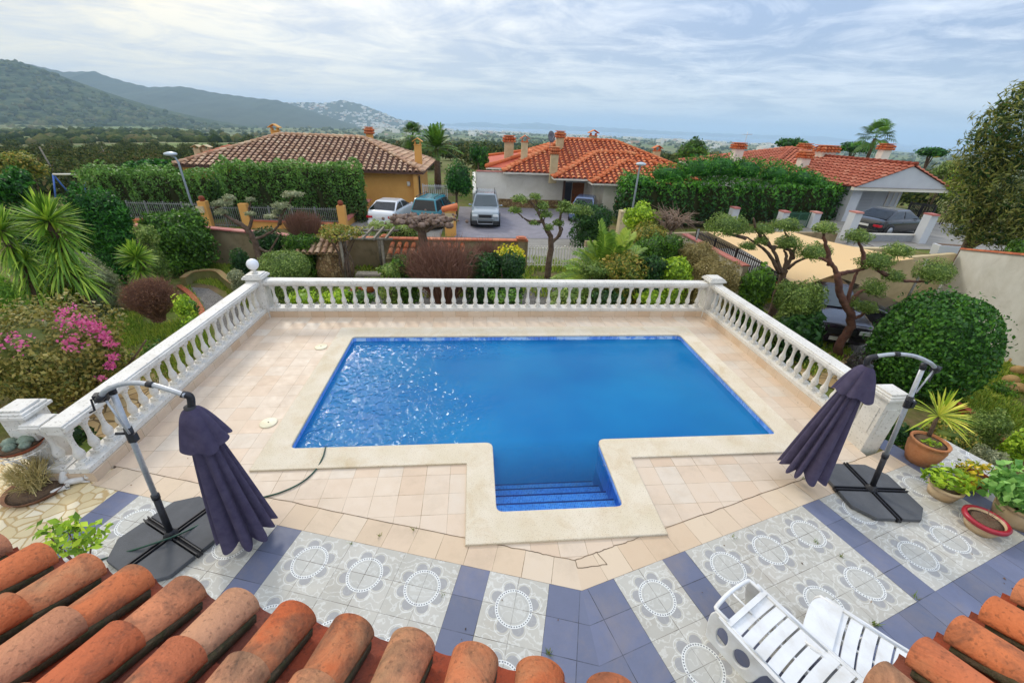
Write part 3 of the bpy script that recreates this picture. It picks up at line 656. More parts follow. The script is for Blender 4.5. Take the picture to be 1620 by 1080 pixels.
# ------------------------------------------------------------------ clay tile roofs
def claymat(name, cols, dark, amt=.75, sc=3.5, bump=.3, tan=None):
    m = pm(name, 0, tan, 2.6, lo=.5, hi=.8, rnd=cols, rough=.85, bump=bump, bscale=45, stain=(dark, amt), sscale=sc, spec=.2); speckle(m, 55, '#3a322a', .35); return m
def clip_v(poly, u):
    """v-range of a convex polygon [(u, v)] at u"""
    vs = []
    for a, b in zip(poly, poly[1:]+poly[:1]):
        if (a[0]-u)*(b[0]-u) <= 0 and abs(a[0]-b[0]) > 1e-9: vs.append(a[1]+(b[1]-a[1])*(u-a[0])/(b[0]-a[0]))
    return (min(vs), max(vs)) if len(vs) >= 2 else None
def tiled(P, pitch, expo, r, segs=5, thick=0, lift=.25, jit=.0, over=1.12, eave=0, hr=.8):
    """barrel cover tiles over the planar convex polygon P (first edge = eave); returns mesh builder"""
    P = [np.array(p, float) for p in P]; o = P[0]; ud = unit(P[1]-P[0]); nn = unit(np.cross(P[1]-P[0], P[-1]-P[0])); nn = nn if nn[2] > 0 else -nn
    vd = np.cross(nn, ud); vd = vd if vd[2] > 0 else -vd
    poly = [(float((p-o)@ud), float((p-o)@vd)) for p in P]; umin = min(p[0] for p in poly); umax = max(p[0] for p in poly)
    mb = MB(); u = umin+pitch*.5
    while u < umax:
        rg_ = clip_v(poly, u)
        if rg_ and rg_[1]-rg_[0] > expo*.3:
            v0, v1 = rg_; v = v0-(eave if v0 < .01 else 0)
            while v < v1-.02:
                e = min(v+expo*over, v1+expo*.1); uj = u+(random.random()-.5)*jit; tl = (random.random()-.5)*jit*.6; rr = random.random()
                A = []; lo, hi = r*1.04, r*.86; z0, z1 = lift*r, -.02*r
                for (vv, rad, zz, du) in ((v, lo, z0, 0), (e, hi, z1, tl)):
                    for k in range(segs+1):
                        a = math.pi*k/segs; A.append(o+ud*(uj+du-rad*math.cos(a))+vd*vv+nn*(zz+rad*hr*math.sin(a)))
                n1_ = segs+1
                if thick:
                    for (vv, rad, zz, du) in ((v, lo-thick, z0, 0), (e, hi-thick, z1, tl)):
                        for k in range(segs+1):
                            a = math.pi*k/segs; A.append(o+ud*(uj+du-rad*math.cos(a))+vd*vv+nn*(zz+rad*hr*math.sin(a)))
                fs = [(k, k+1, n1_+k+1, n1_+k) for k in range(segs)]
                if thick:
                    fs += [(2*n1_+k+1, 2*n1_+k, 3*n1_+k, 3*n1_+k+1) for k in range(segs)]+[(k+1, k, 2*n1_+k, 2*n1_+k+1) for k in range(segs)]
                    fs += [(0, n1_, 3*n1_, 2*n1_), (segs, 2*n1_+segs, 3*n1_+segs, n1_+segs)]
                mb.add(A, fs, rr, True); v += expo
        u += pitch
    return mb, ud, vd, nn
M_clay = claymat('old_clay', ['#bd5f38', '#c56a40', '#c8744a', '#cb8560', '#be6642', '#c29070'], '#50423a', .9, 5.0, .5, '#b3916c')
M_clay2 = claymat('channel_clay', ['#8c4630', '#a04a30', '#7c4a3c'], '#3e3430', .6, 6, .4)
M_mortar = pm('mortar', '#5a4a36', '#3c4020', 30, .95, .8, 60)
M_soffit = pm('cornice', '#d8ccb2', '#c4b493', 5, .8)
ZE = 2.6
def near_roof(label, A, B, back, phase):
    """A->B is the eave seen from above; back = direction away from the yard"""
    A, B = np.array(A, float), np.array(B, float); root = thing('porch_roof', label, 'roof', ((A+B)/2).tolist())
    sl_ = unit(np.array([back[0], back[1], .42])); P = [A, B, B+sl_*2.2, A+sl_*2.2]
    # channels: hollow tiles between the covers
    mbc, ud, vd, nn = tiled(P, .262, .26, .092, 16, .012, .30, .012, 1.22)
    mb2 = MB(); L_ = np.linalg.norm(B-A); u = .262
    while u < L_+.2:
        v = -.045; 
        while v < 2.2:
            A_ = []; e = v+.30
            for vv, rad, zz in ((v, .094, .012), (e, .108, -.004)):
                for k in range(9):
                    a = math.pi*(.06+.88*k/8); A_.append(A+ud*(u-rad*math.cos(a))+vd*vv+nn*(zz-.0-rad*.55*math.sin(a)+.012))
            mb2.add(A_, [(k, 9+k, 10+k, k+1) for k in range(8)], random.random(), True); v += .26
        u += .262
    mbc.build('cover_tiles', M_clay, root); mb2.build('channel_tiles', M_clay2, root)
    mb3 = MB()
    q = [p+nn*.0 for p in P]; mb3.slab([q[0]+vd*.03-nn*.075, q[1]+vd*.03-nn*.075, q[2]-nn*.075, q[3]-nn*.075], nn, -.06); mb3.build('roof_deck', M_soffit, root)
    mb4 = MB(); u = .131
    while u < L_:                                   # mortar bedding under each row of covers
        for sx in (-1, 1):
            a = A+ud*(u+sx*.070)+vd*.02+nn*.0; b = a+vd*2.1; mb4.tube([a, b], [.028, .028], 5, True)
        u += .262
    mb4.build('mortar_bed', M_mortar, root)
    mb5 = MB(); a = A+vd*.03-nn*.09; b = B+vd*.03-nn*.09; mb5.slab([a-nn*.10, b-nn*.10, b, a], -unit(np.array([back[0], back[1], 0])), .06); mb5.build('cornice', M_soffit, root)
    return root
ex = np.array([.9653, -.2612, 0]); bk = np.array([-.2612, -.9653, 0])
PL = G(292, 944, ZE); PLs = PL-ex*(.262*6.5-.02); near_roof('clay tiled porch roof along the bottom left, weathered orange barrel tiles', PLs, PL+ex*.262*9.5, bk, 0)
PR = G(1453, 1046, ZE); exr = np.array([.9653, .2612, 0]); near_roof('clay tiled porch roof in the bottom right corner beside the loungers', PR-exr*.262*1.5, PR+exr*.262*6.5, np.array([.2612, -.9653, 0]), 0)
# ------------------------------------------------------------------ parasols
M_alu = pm('brushed_aluminium', '#b9bdc2', '#a9adb3', 30, .35, 0, metal=.35)
M_blk = pm('black_plastic', '#1d1d22', '#26262c', 20, .5)
M_cloth = pm('purple_grey_cloth', '#464057', '#524c62', 9, .9, .25, 220, spec=.15)
M_slab = pm('grey_slab', '#56585c', '#484a4e', 3, .75, .2, 60)
M_tie = pm('tie_cord', '#2c2833', None)
def canopy(root, T, Bc, Rb=.32, nf=11, seed=0):
    r2 = random.Random(seed); T = np.array(T); Bc = np.array(Bc); ax = Bc-T; Lc = np.linalg.norm(ax); d = ax/Lc; e1 = unit(np.cross(d, [0, 1, 0])); e2 = np.cross(d, e1)
    ph = [r2.random()*6.28 for _ in range(4)]; M_ = 14*nf
    def shell(t0, t1, r0, r1, fold, n=22, scal=.05, pw=1.0, nfo=11, sgn=1):
        V = []; F = []
        for i in range(n+1):
            t = i/n
            for j in range(M_):
                a = 2*math.pi*j/M_; aw = a+.12*math.sin(2*a+ph[0]); c = abs(math.cos(nfo*aw/2+.45*math.sin(3*a+ph[1])+.5*t*math.sin(2*a+ph[2])+.3*math.sin(5*a+ph[0])))
                rr = (r0+(r1-r0)*t**pw)*(1-fold*min(1, .25+t*1.2)*(1-c**.8)); rr *= 1+.10*math.sin(a+ph[3])*t
                tt = t0+(t1-t0)*t - scal*(1-c**1.5)*t**5 + .012*math.sin(2*a+ph[1])*t**4+.010*math.sin(5*a+ph[2])*t**5
                V.append(T+d*Lc*tt+(e1*math.cos(a)+e2*math.sin(a))*rr)
        for i in range(n):
            for j in range(M_): F.append((i*M_+j, i*M_+(j+1) % M_, (i+1)*M_+(j+1) % M_, (i+1)*M_+j))
        return V, F
    V, F = shell(.0, 1.0, .05, Rb, .40, 30, .045, .8, nf); o = mesh_np('canopy', V, np.array(F), np.full(len(F), .5), M_cloth, root); o.data.polygons.foreach_set('use_smooth', [True]*len(F))
    nf2 = nf; V, F = shell(-.02, .215, .05, Rb*.72, .20, 14, .006, .62, 6); o2 = mesh_np('vent_cap', V, np.array(F), np.full(len(F), .5), M_cloth, root); o2.data.polygons.foreach_set('use_smooth', [True]*len(F))
    mb = MB(); mb.tube([T-d*.06, T+d*.06], .05, 12); mb.tube([T+d*.1, Bc-d*.2], .02, 8); mb.build('canopy_hub', M_blk, root)
def parasol(label, base, cross_deg, pole_top, arm, elbow, T, Bc, rod, slider, crank, seed):
    base = np.array(base); root = thing('cantilever_parasol', label, 'parasol', base.tolist(), group='folded purple grey cantilever parasols')
    # four slabs between the arms of the cross
    for k in range(4):
        a = R(cross_deg+90*k); u, v = np.array([math.cos(a), math.sin(a)]), np.array([-math.sin(a), math.cos(a)])
        pl = [u*.04+v*.04, u*.50+v*.04, u*.50+v*.30, u*.30+v*.50, u*.04+v*.50]
        mb = MB(); mb.prism([tuple(base[:2]+p) for p in pl], .006, .062); mb.build('base_slab', M_slab, root, .008)
    mb = MB()
    for k in range(4):
        a = R(cross_deg+90*k); c = base[:2]+np.array([math.cos(a), math.sin(a)])*.27
        for s_ in (-.022, .022): mb.box((c[0]-math.sin(a)*s_, c[1]+math.cos(a)*s_, .045), (.50, .012, .07), a)
        mb.box((c[0], c[1], .03), (.5, .05, .035), a)
    mb.lathe([(.075, .03), (.075, .09), (.045, .11), (.045, .14)], (base[0], base[1], 0), 14); mb.build('cross_base', M_blk, root)
    top = np.array(pole_top); d = unit(top-np.array([base[0], base[1], .08])); b0 = np.array([base[0], base[1], .08]); Lp = np.linalg.norm(top-b0)
    mb = MB(); mb.tube([b0, b0+d*Lp*.30], .034, 14); mb.tube([b0+d*Lp*.28, b0+d*Lp*.31], .040, 14); mb.build('pole_sleeve', M_blk, root)
    mb = MB(); mb.tube([b0+d*Lp*.30, top], .027, 14); mb.build('pole', M_alu, root)
    s = b0+d*Lp*slider; mb = MB(); mb.tube([s-d*.10, s+d*.07], .038, 12); mb.box(tuple(s+np.array([.04, -.02, -.04])), (.05, .06, .09)); mb.tube([s, s+np.array([-.09, -.05, .04])], .015, 8); mb.build('slider', M_blk, root); mb = MB(); mb.tube([top-d*.06, top+d*.02], .034, 12); mb.build('pole_cap', M_blk, root)
    mb = MB(); arm = [np.array(p) for p in arm]; mb.tube(spl(arm, 8), .024, 12); a_ = mb.build('arm', M_alu, root)
    mb = MB(); i = len(arm)//2; t = unit(arm[i+1]-arm[i-1]); mb.tube([arm[i]-t*.03, arm[i]+t*.03], .031, 12); mb.build('arm_joint', M_blk, root); mb = MB(); mb.tube(spl([arm[-1]-unit(arm[-1]-arm[-2])*.04]+[np.array(e) for e in elbow]+[np.array(T)], 6), .034, 12); mb.build('elbow', M_blk, root); mb = MB(); mb.tube([arm[0]-unit(arm[1]-arm[0])*.03, arm[0]+unit(arm[1]-arm[0])*.05], .034, 10); mb.build('arm_end', M_blk, root)
    mb = MB(); mb.tube([np.array(rod[0]), np.array(rod[1])], .010, 8); mb.build('strut', M_alu, root)
    c = np.array(crank); mb = MB(); mb.box(tuple(c), (.10, .07, .08), .3); mb.tube([c, c+np.array([-.06, -.04, 0]), c+np.array([-.07, -.05, -.12]), c+np.array([-.10, -.08, -.13])], .010, 8); mb.build('crank', M_blk, root)
    canopy(root, T, Bc, seed=seed)
T = G(303, 650, 1.93); Bc = np.array([T[0]+.03, T[1]+.02, .16])
parasol('folded purple grey parasol on the left with the hose over its slab base', G(273, 849, .03), -119.7+90*0, G(176, 614, 2.07), [G(158, 630, 2.04), G(168, 617, 2.13), G(200, 606, 2.20), G(238, 608, 2.20), G(270, 617, 2.16), G(293, 625, 2.12)], [G(301, 628, 2.08)], T, Bc, (G(168, 634, 2.0), G(205, 686, 1.62)), .73, G(160, 628, 2.0), 1)
T = G(1371, 583, 1.97); Bc = np.array([T[0]-.20, T[1]+.02, .24])
parasol('folded purple grey parasol on the right beside the end post and the pots', G(1376, 776, .03), -5.5, G(1462, 577, 2.07), [G(1481, 583, 2.03), G(1470, 573, 2.13), G(1446, 563, 2.19), G(1418, 560, 2.2), G(1395, 562, 2.17), G(1381, 565, 2.13)], [G(1373, 568, 2.10)], T, Bc, (G(1477, 586, 2.0), G(1449, 621, 1.72)), .74, G(1480, 584, 2.0), 2)
# ------------------------------------------------------------------ sun loungers
M_plast = pm('white_plastic', '#e4e6e8', '#d6d6d4', 4, .32, stain=('#b3aa98', .35), sscale=4)
def lounger(label, head, ang, zt, rounded_head, hold):
    """head = centre of the head end on the ground, ang = heading of the foot end"""
    rt = thing('sun_lounger', label, 'sun lounger', (head[0], head[1], 0), ang, 'white plastic sun loungers'); rt['_local'] = 1
    Lh = 1.9; wd = .66; mb = MB(); n = 15; pitch_ = .118; xs = .16
    def zz(x): return zt-.02*math.sin(min(x, 1)*3)
    def arc(y): return -.012*(1-(2*y/wd)**2)
    x = xs
    for i in range(n):       # slightly dished slats
        K = 10; top = []
        for k in range(K+1):
            y = (k/K-.5)*(wd-.05); top.append(y)
        vs = []
        for y in top:
            for xx in (x, x+pitch_*.84):
                bow = -.012*(1-(2*y/wd)**2); vs += [(xx+bow, y, zz(xx)+arc(y)), (xx+bow, y, zz(xx)+arc(y)-.022)]
        fs = []
        for k in range(K):
            a = 4*k; b = a+4; fs += [(a, a+2, b+2, b), (a+1, b+1, b+3, a+3), (a, b, b+1, a+1), (a+2, a+3, b+3, b+2)]
        mb.add(vs, fs, .5, False); x += pitch_
    mb.build('slats', M_plast, rt)
    mb = MB()
    for sy in (-1, 1):
        P = [(0.05, sy*wd*.49, zt-.005)]+[(x_, sy*wd*.5, zz(x_)-.005) for x_ in np.linspace(.2, 1.9, 10)]
        mb.slab([(a, b-sy*.035, c+.006) for a, b, c in P]+[(a, b+sy*.012, c+.006) for a, b, c in P[::-1]], (0, 0, -1), .05)
    mb.tube([(.2, 0, zt-.055), (1.9, 0, zt-.05)], .014, 6)
    if rounded_head:
        K = 14; vs = []; 
        for k in range(K+1):
            y = (k/K-.5)*wd; xx = -.05+.11*(abs(2*y/wd))**4
            vs += [(xx, y, zt+arc(y)*.5), (.20, y, zt+arc(y)*.5), (xx, y, zt-.03), (.20, y, zt-.03)]
        fs = []
        for k in range(K): a = 4*k; b = a+4; fs += [(a, a+1, b+1, b), (a+2, b+2, b+3, a+3), (a, b, b+2, a+2), (a+1, a+3, b+3, b+1)]
        mb.add(vs, fs, .5, False)
    else:
        mb.tube(spl([(.12, -wd*.43, zt), (.0, -wd*.43, zt), (-.02, -wd*.40, zt), (-.035, -wd*.2, zt+.004), (-.04, 0, zt+.005), (-.035, wd*.2, zt+.004), (-.02, wd*.40, zt), (.0, wd*.43, zt), (.12, wd*.43, zt)], 3), .020, 8, flat=.9)
        mb.tube([(-.05, 0, zt), (.2, 0, zt-.01)], .012, 6); mb.box((.14, 0, zt-.004), (.05, wd*.94, .024))
    mb.build('frame', M_plast, rt)
    def oval(cx, cz, a, b, tl=0): return [(cx+a*math.cos(t)*math.cos(tl)-b*math.sin(t)*math.sin(tl), cz+a*math.cos(t)*math.sin(tl)+b*math.sin(t)*math.cos(tl)) for t in np.linspace(0, 2*math.pi, 20, endpoint=False)]
    for sy in (-1, 1):       # moulded leg panels with two openings each
        for x0 in (.02, 1.28):
            o_ = [(x0-.01, zt-.005), (x0-.035, zt-.10), (x0+.0, .06), (x0+.05, .0), (x0+.40, .0), (x0+.47, .05), (x0+.50, zt-.16), (x0+.56, zt-.06), (x0+.66, zt-.02)]
            q = ring_mesh('leg', spl2(o_, 4), [oval(x0+.125, zt*.47, .068, .115, .15), oval(x0+.33, zt*.45, .085, .105, -.1)], -.016, .016, M_plast, None, .010)
            q.data.transform(Matrix.Rotation(math.pi/2, 4, 'X')); q.data.transform(Matrix.Rotation(sy*.12, 4, 'X')); q.data.transform(Matrix.Translation((0, sy*(wd*.5+.012), 0))); q.parent = rt
    return rt
def spl2(P, n=5): return [tuple(p) for p in spl([np.array(p) for p in P], n)]
lounger('white plastic lounger with open head rail, nearer the patterned tiles', (2.62, 2.22), R(-64), .36, False, 0)
lounger('white plastic lounger with a solid rounded headrest, half under the right porch roof', (3.30, 1.98), R(-50), .34, True, 0)
# ------------------------------------------------------------------ pots and small things
M_terra = pm('terracotta', '#c98a5c', '#b97448', 5, .8, .15, 60, stain=('#d9b08c', .5), sscale=6)
M_terrad = pm('dark_terracotta', '#a4552f', '#8a4628', 6, .8)
M_soil = pm('soil', '#54402f', '#6d5842', 40, .95, .8, 60)
M_cream = pm('cream_ceramic', '#cbb390', '#b3946a', 3, .5)
M_red = pm('red_glaze', '#a81c30', '#8f1626', 6, .35)
LF = {'green': leafm('leaf_green', ['#24401a', '#35591f', '#4c7a2a', '#6b9a35']), 'dark': leafm('leaf_dark', ['#16301a', '#1f4020', '#2c5427', '#3f6b30']),
 'lime': leafm('leaf_lime', ['#4c6f1e', '#6d9428', '#8fb535', '#b4cf4a']), 'yellow': leafm('leaf_yellow', ['#5e7a1c', '#8fa02a', '#b9b036', '#d8b73a', '#7c9a2a']),
 'olive': leafm('leaf_olive', ['#3a5228', '#527036', '#6e8c46', '#93a86a']), 'grey': leafm('leaf_grey', ['#5c6a5a', '#74836c', '#8f9b84', '#aab09c']),
 'cedar': leafm('leaf_conifer', ['#123014', '#1d4a1c', '#2f6b24', '#4a8a2e']), 'mixed': leafm('leaf_mixed', ['#2d4420', '#4f6a2c', '#7a8a3c', '#a08f4a', '#5c7030']),
 'tan': leafm('leaf_tan', ['#5a5638', '#7a7650', '#96906a', '#6a6f48']), 'yucca': leafm('leaf_yucca', ['#3c5e20', '#56822c', '#78a23a', '#a6c452']),
 'palm': leafm('leaf_palm', ['#3c5e24', '#557a2e', '#77983c', '#9cb350']), 'oleander': leafm('leaf_oleander', ['#4f4a2c', '#3a5226', '#38602a', '#4f7d33', '#6b9648']),
 'dry': leafm('leaf_dry', ['#6a4a38', '#7d5a46', '#8f6d58', '#5c4636']), 'purple': leafm('leaf_purple', ['#2b2b2e', '#3a3440', '#33402c', '#4b4452']), 'pink': leafm('petal_pink', ['#a04a80', '#b45a94', '#c878a8', '#a83a98'], .35),
 'sunny': leafm('petal_yellow', ['#c9b020', '#e0cc3a', '#8a9a30', '#d8c030'])}
M_bark = pm('bark', '#6b5545', '#4c3b30', 8, .9, .9, 22, stain=('#8f8170', .5), sscale=5)
M_barkr = pm('reddish_bark', '#6e4636', '#4a3029', 8, .9, .9, 22, stain=('#8b6d5c', .5), sscale=6)
M_twig = pm('twigs', 0, rnd=['#8a7060', '#9c8272', '#7a5f50', '#a89484'], rough=.9)
M_twigr = pm('brown_twigs', 0, rnd=['#7a5646', '#8c6656', '#6a4a3c', '#96705c'], rough=.9)
def potprof(r, h, rim=.03, belly=1.0, foot=.7): return [(r*foot*.3, 0), (r*foot, 0), (r*(foot+(1-foot)*.55)*belly, h*.35), (r*.98*belly, h*.72), (r*.93, h-rim*1.6), (r+rim*.5, h-rim*1.5), (r+rim*.6, h-rim*.4), (r+rim*.1, h), (r-rim*.4, h-.005), (r-rim*.7, h-rim*1.5)]
rim_ = .028
def pot(label, c, r, h, mat, cat='plant pot', rimmat=None, group=None, **k):
    root = thing('plant_pot', label, cat, (c[0], c[1], c[2]), group=group)
    mb = MB(); mb.lathe(potprof(r, h, **k), c, 28); mb.build('pot', mat, root)
    if rimmat: mb = MB(); mb.lathe([(r+.004, h-.055), (r+.03, h-.05), (r+.035, h-.01), (r+.012, h+.006), (r-.012, h+.004), (r-.016, h-.05)], c, 28); mb.build('rim', rimmat, root)
    mb = MB(); mb.lathe([(.0, h-.030), (r*.5, h-.022), (r-rim_, h-.036)], c, 18); mb.build('soil', M_soil, root); return root
c = G(1452, 728, 0); c1_ = c
r_ = pot('big terracotta pot with a spiky yucca, behind the right parasol base', c, .23, .42, M_terra, belly=1.08, foot=.72)
cc = c+np.array([.10, .12, .42]); blades('spiky_leaves', cc+np.array([.12, .12, .28]), 60, .50, .030, leafm('leaf_stripe', ['#6f8f2a', '#93ad3c', '#c4c95c', '#5c8228']), r_, droop=.25, minel=-.25)
mb = MB(); mb.tube([cc-np.array([0, 0, .05]), cc+np.array([.12, .12, .26])], [.03, .025], 8); mb.build('stem', M_bark, r_)
foliage('low_leaves', [(cc+np.array([-.13, -.17, -.02]), (.10, .09, .05))], LF['lime'], r_, .07, withcore=False)
c = G(1487, 783, 0); r_ = pot('cream pot of yellow green shrubby leaves in front of the terracotta pot', c, .18, .20, M_cream, foot=.8)
foliage('leaves', [(c+np.array([-.02, 0, .32]), (.25, .22, .15)), (c+np.array([-.16, .05, .28]), (.15, .15, .10))], LF['lime'], r_, .085, .8, withcore=False)
c = G(1534, 765, 0); r_ = pot('brown pot of yellowing leaves between the cream pot and the leafy bush', c, .20, .16, M_terrad, foot=.8)
foliage('leaves', [(c+np.array([.0, -.02, .26]), (.26, .22, .12)), (c+np.array([-.16, -.08, .14]), (.18, .12, .08))], LF['yellow'], r_, .085, .6, withcore=False)
c = G(1548, 836, 0); r_ = pot('cream bowl with a red rim and bare soil on the patterned tiles', c, .20, .20, M_cream, rimmat=M_red, foot=.72)
mb = MB(); 
for _ in range(7): a = rg.normal(size=2)*.07; mb.tube([c+np.array([.05, .02, .15]), c+np.array([.05+a[0], a[1], .22]), c+np.array([.08+2*a[0], 2*a[1], .26])], .003, 4)
mb.build('dead_stems', M_twigr, r_)
c = G(1602, 822, 0); r_ = pot('wide stone pot with a broad leaved green bush at the right edge', c, .26, .30, M_cream, foot=.8)
foliage('leaves', [(c+np.array([.0, .0, .50]), (.42, .40, .28)), (c+np.array([-.2, .1, .42]), (.22, .25, .2))], leafm('leaf_mint', ['#3a6a34', '#558a48', '#74a85c', '#93c078']), r_, .11, .9, .75)
# left: cactus bowl on a wire table, twig saucer, white cat figures
c = G(34, 708, .58); rt = thing('wire_table', 'small round white wire table holding the cactus bowl by the end post', 'table', (c[0], c[1], 0))
mb = MB(); N = 32
for rad in (.26, .20, .13): mb.tube([(c[0]+rad*math.cos(2*math.pi*i/N), c[1]+rad*math.sin(2*math.pi*i/N), .575) for i in range(N+1)], .007, 5)
for i in range(16): a = i*math.pi/8; mb.tube([(c[0]+.1*math.cos(a), c[1]+.1*math.sin(a), .575), (c[0]+.26*math.cos(a), c[1]+.26*math.sin(a), .575)], .005, 4)
for i in range(24):
    a = i*math.pi/12; mb.tube([(c[0]+.26*math.cos(a), c[1]+.26*math.sin(a), .575), (c[0]+.27*math.cos(a+.13), c[1]+.27*math.sin(a+.13), .54)], .006, 4)
mb.build('table_top', M_white, rt)
for i in range(3): a = i*2.094+.5; mb = MB(); mb.tube(spl([(c[0]+.2*math.cos(a), c[1]+.2*math.sin(a), .57), (c[0]+.08*math.cos(a), c[1]+.08*math.sin(a), .3), (c[0]+.22*math.cos(a), c[1]+.22*math.sin(a), 0)]), .01, 6); mb.build('leg', M_white, rt)
c = c+np.array([.0, 0, 0]); rt = thing('cactus_bowl', 'shallow terracotta bowl of round grey cacti on the wire table', 'cactus bowl', (c[0], c[1], .585))
mb = MB(); mb.lathe([(.15, 0), (.19, .0), (.235, .055), (.245, .06), (.24, .066), (.20, .03)], (c[0], c[1], .585), 28); mb.build('bowl', M_terrad, rt)
mb = MB(); mb.lathe([(0, .056), (.1, .054), (.215, .044)], (c[0], c[1], .585), 20); mb.build('soil', M_soil, rt)
M_cact = pm('cactus_skin', '#8e9c8c', '#6f8070', 14, .8, .6, 90)
for dx_, dy_, rr in ((-.10, .0, .075), (.06, .05, .085), (-.02, -.09, .06), (.12, -.05, .055)):
    mb = MB(); K = 32
    V = []; 
    for i in range(11):
        t = math.pi*i/10
        for j in range(K): a = 2*math.pi*j/K; q = rr*math.sin(t)*(1+.08*math.cos(8*a)); V.append((c[0]+dx_+q*math.cos(a), c[1]+dy_+q*math.sin(a), .645+rr*.3-rr*.8*math.cos(t)))
    mb.add(V, [(i*K+j, i*K+(j+1) % K, (i+1)*K+(j+1) % K, (i+1)*K+j) for i in range(10) for j in range(K)], .5, True); mb.build('cactus', M_cact, rt)
c = G(62, 775, 0); rt = thing('planter_saucer', 'wide shallow clay saucer of dead twigs on the crazy paving', 'saucer', (c[0], c[1], 0))
mb = MB(); mb.lathe([(.2, 0), (.28, .0), (.32, .06), (.33, .065), (.315, .065), (.28, .03)], (c[0], c[1], .002), 30); mb.build('bowl', pm('clay_saucer', '#8c6448', '#6f4c36', 6, .85), rt)
mb = MB(); mb.lathe([(0, .058), (.15, .055), (.295, .044)], (c[0], c[1], .0), 20); mb.build('soil', M_soil, rt)
twigs('dead_plant', c+np.array([-.05, .06, .22]), (.30, .26, .22), leafm('straw', ['#8f8a5c', '#a39c74', '#6f7048', '#b5ad88'], 0), rt, 190, .004, base=c+np.array([0, 0, .05]))
M_gyp = pm('white_plaster', '#d6d4d0', '#bfbcb6', 6, .7)
def cat_fig(c, s, rot, sitting):
    mb = MB(); m = Matrix.Rotation(rot, 3, 'Z')
    def q(x, y, z): v = m @ Vector((x*s, y*s, z*s)); return np.array([c[0]+v.x, c[1]+v.y, c[2]+v.z])
    if sitting:
        mb.tube([q(-.03, 0, 0), q(-.02, 0, .10), q(.01, 0, .22), q(.03, 0, .30)], [.085*s, .10*s, .075*s, .05*s], 12); mb.tube([q(.05, -.035, .2), q(.08, -.035, 0)], .02*s, 8); mb.tube([q(.05, .035, .2), q(.08, .035, 0)], .02*s, 8)
        mb.ball(q(.05, 0, .35), .062*s, 8); mb.ball(q(.10, 0, .335), .028*s, 6)
        for sy in (-1, 1): mb.tube([q(.04, sy*.035, .39), q(.03, sy*.042, .45)], [.022*s, .003], 6)
        mb.tube(spl([q(-.09, 0, .03), q(-.14, .07, .03), q(-.05, .13, .03)]), .018*s, 6)
    else:
        mb.tube(spl([q(-.17, 0, .06), q(-.08, 0, .085), q(.05, 0, .085), q(.14, 0, .09)]), .07*s, 12); mb.ball(q(.20, 0, .13), .055*s, 8)
        for sy in (-1, 1): mb.tube([q(.2, sy*.03, .17), q(.19, sy*.036, .22)], [.02*s, .003], 6); mb.tube([q(.1, sy*.05, .06), q(.22, sy*.05, .02)], .02*s, 6)
        mb.tube(spl([q(-.2, 0, .05), q(-.25, .08, .03), q(-.15, .13, .03)]), .016*s, 6)
    return mb.build('cat_figure', M_gyp)
tag(cat_fig(G(108, 762, 0), .62, 1.2, True), 'white plaster cat figure sitting upright below the end post', 'figurine')
tag(cat_fig(G(124, 764, 0), .62, .3, False), 'white plaster cat figure lying down, nearest the plinth corner', 'figurine')
tag(cat_fig(G(96, 777, 0), .42, .7, False), 'smallest white plaster figure, nearest the clay saucer', 'figurine')
# ------------------------------------------------------------------ garden surfaces
def voromat(name, cols, joint, sc, jw=.03, rough=.85, bump=.4):
    m = bpy.data.materials.new(name); m.use_nodes = True; t = m.node_tree; t.nodes.clear(); q = NT(t)
    out = q.n('ShaderNodeOutputMaterial'); b = q.n('ShaderNodeBsdfPrincipled'); q.l(b.outputs[0], out.inputs[0]); b.inputs['Roughness'].default_value = rough; b.inputs['Specular IOR Level'].default_value = .2
    tcd = q.n('ShaderNodeTexCoord').outputs['Object']; w_ = q.noise(tcd, 4, 3, out=1); v = q.mix(.06, tcd, w_)
    a = q.n('ShaderNodeTexVoronoi'); a.inputs['Scale'].default_value = sc; q.l(v, a.inputs['Vector']); e = q.n('ShaderNodeTexVoronoi'); e.feature = 'DISTANCE_TO_EDGE'; e.inputs['Scale'].default_value = sc; q.l(v, e.inputs['Vector'])
    c = q.ramp(q.sep(a.outputs['Color'])[0], [(i/(len(cols)-1), L(k)) for i, k in enumerate(cols)]); c = q.mix(q.m('MULTIPLY', q.noise(tcd, 7, 6, .7), .5), c, L(cols[0]))
    jm = q.ramp(e.outputs['Distance'], [(jw*.6, 1.0), (jw*1.4, 0.0)]); q.l(q.mix(jm, c, L(joint)), b.inputs['Base Color'])
    bn = q.n('ShaderNodeBump'); bn.inputs['Strength'].default_value = bump; bn.inputs['Distance'].default_value = .02; q.l(q.m('SUBTRACT', q.m('MULTIPLY', q.noise(tcd, 20, 4), .3), jm), bn.inputs['Height']); q.l(bn.outputs[0], b.inputs['Normal'])
    return m
M_crazy = voromat('crazy_paving', ['#d8c8a2', '#e0d4b4', '#cbb586', '#e6dcc4', '#d2bc90'], '#bda274', 6.5, .05)
M_crazyg = voromat('garden_paving', ['#b99b6c', '#c9b184', '#a68657', '#d0bb92'], '#6d5b3e', 2.6, .03)
M_rubble = voromat('rubble_stone', ['#8a6e4a', '#a58a62', '#b79f78', '#74593c', '#96795a'], '#5a4a38', 9, .05, bump=1)
M_gravel = voromat('gravel', ['#8e8a86', '#aaa6a0', '#77736f', '#c2beb8', '#968c80'], '#5e5a54', 38, .10, bump=1)
M_brick = pm('brick_edge', '#b5623e', '#9c5033', 8, .85)
mb = MB(); TS = 6.158
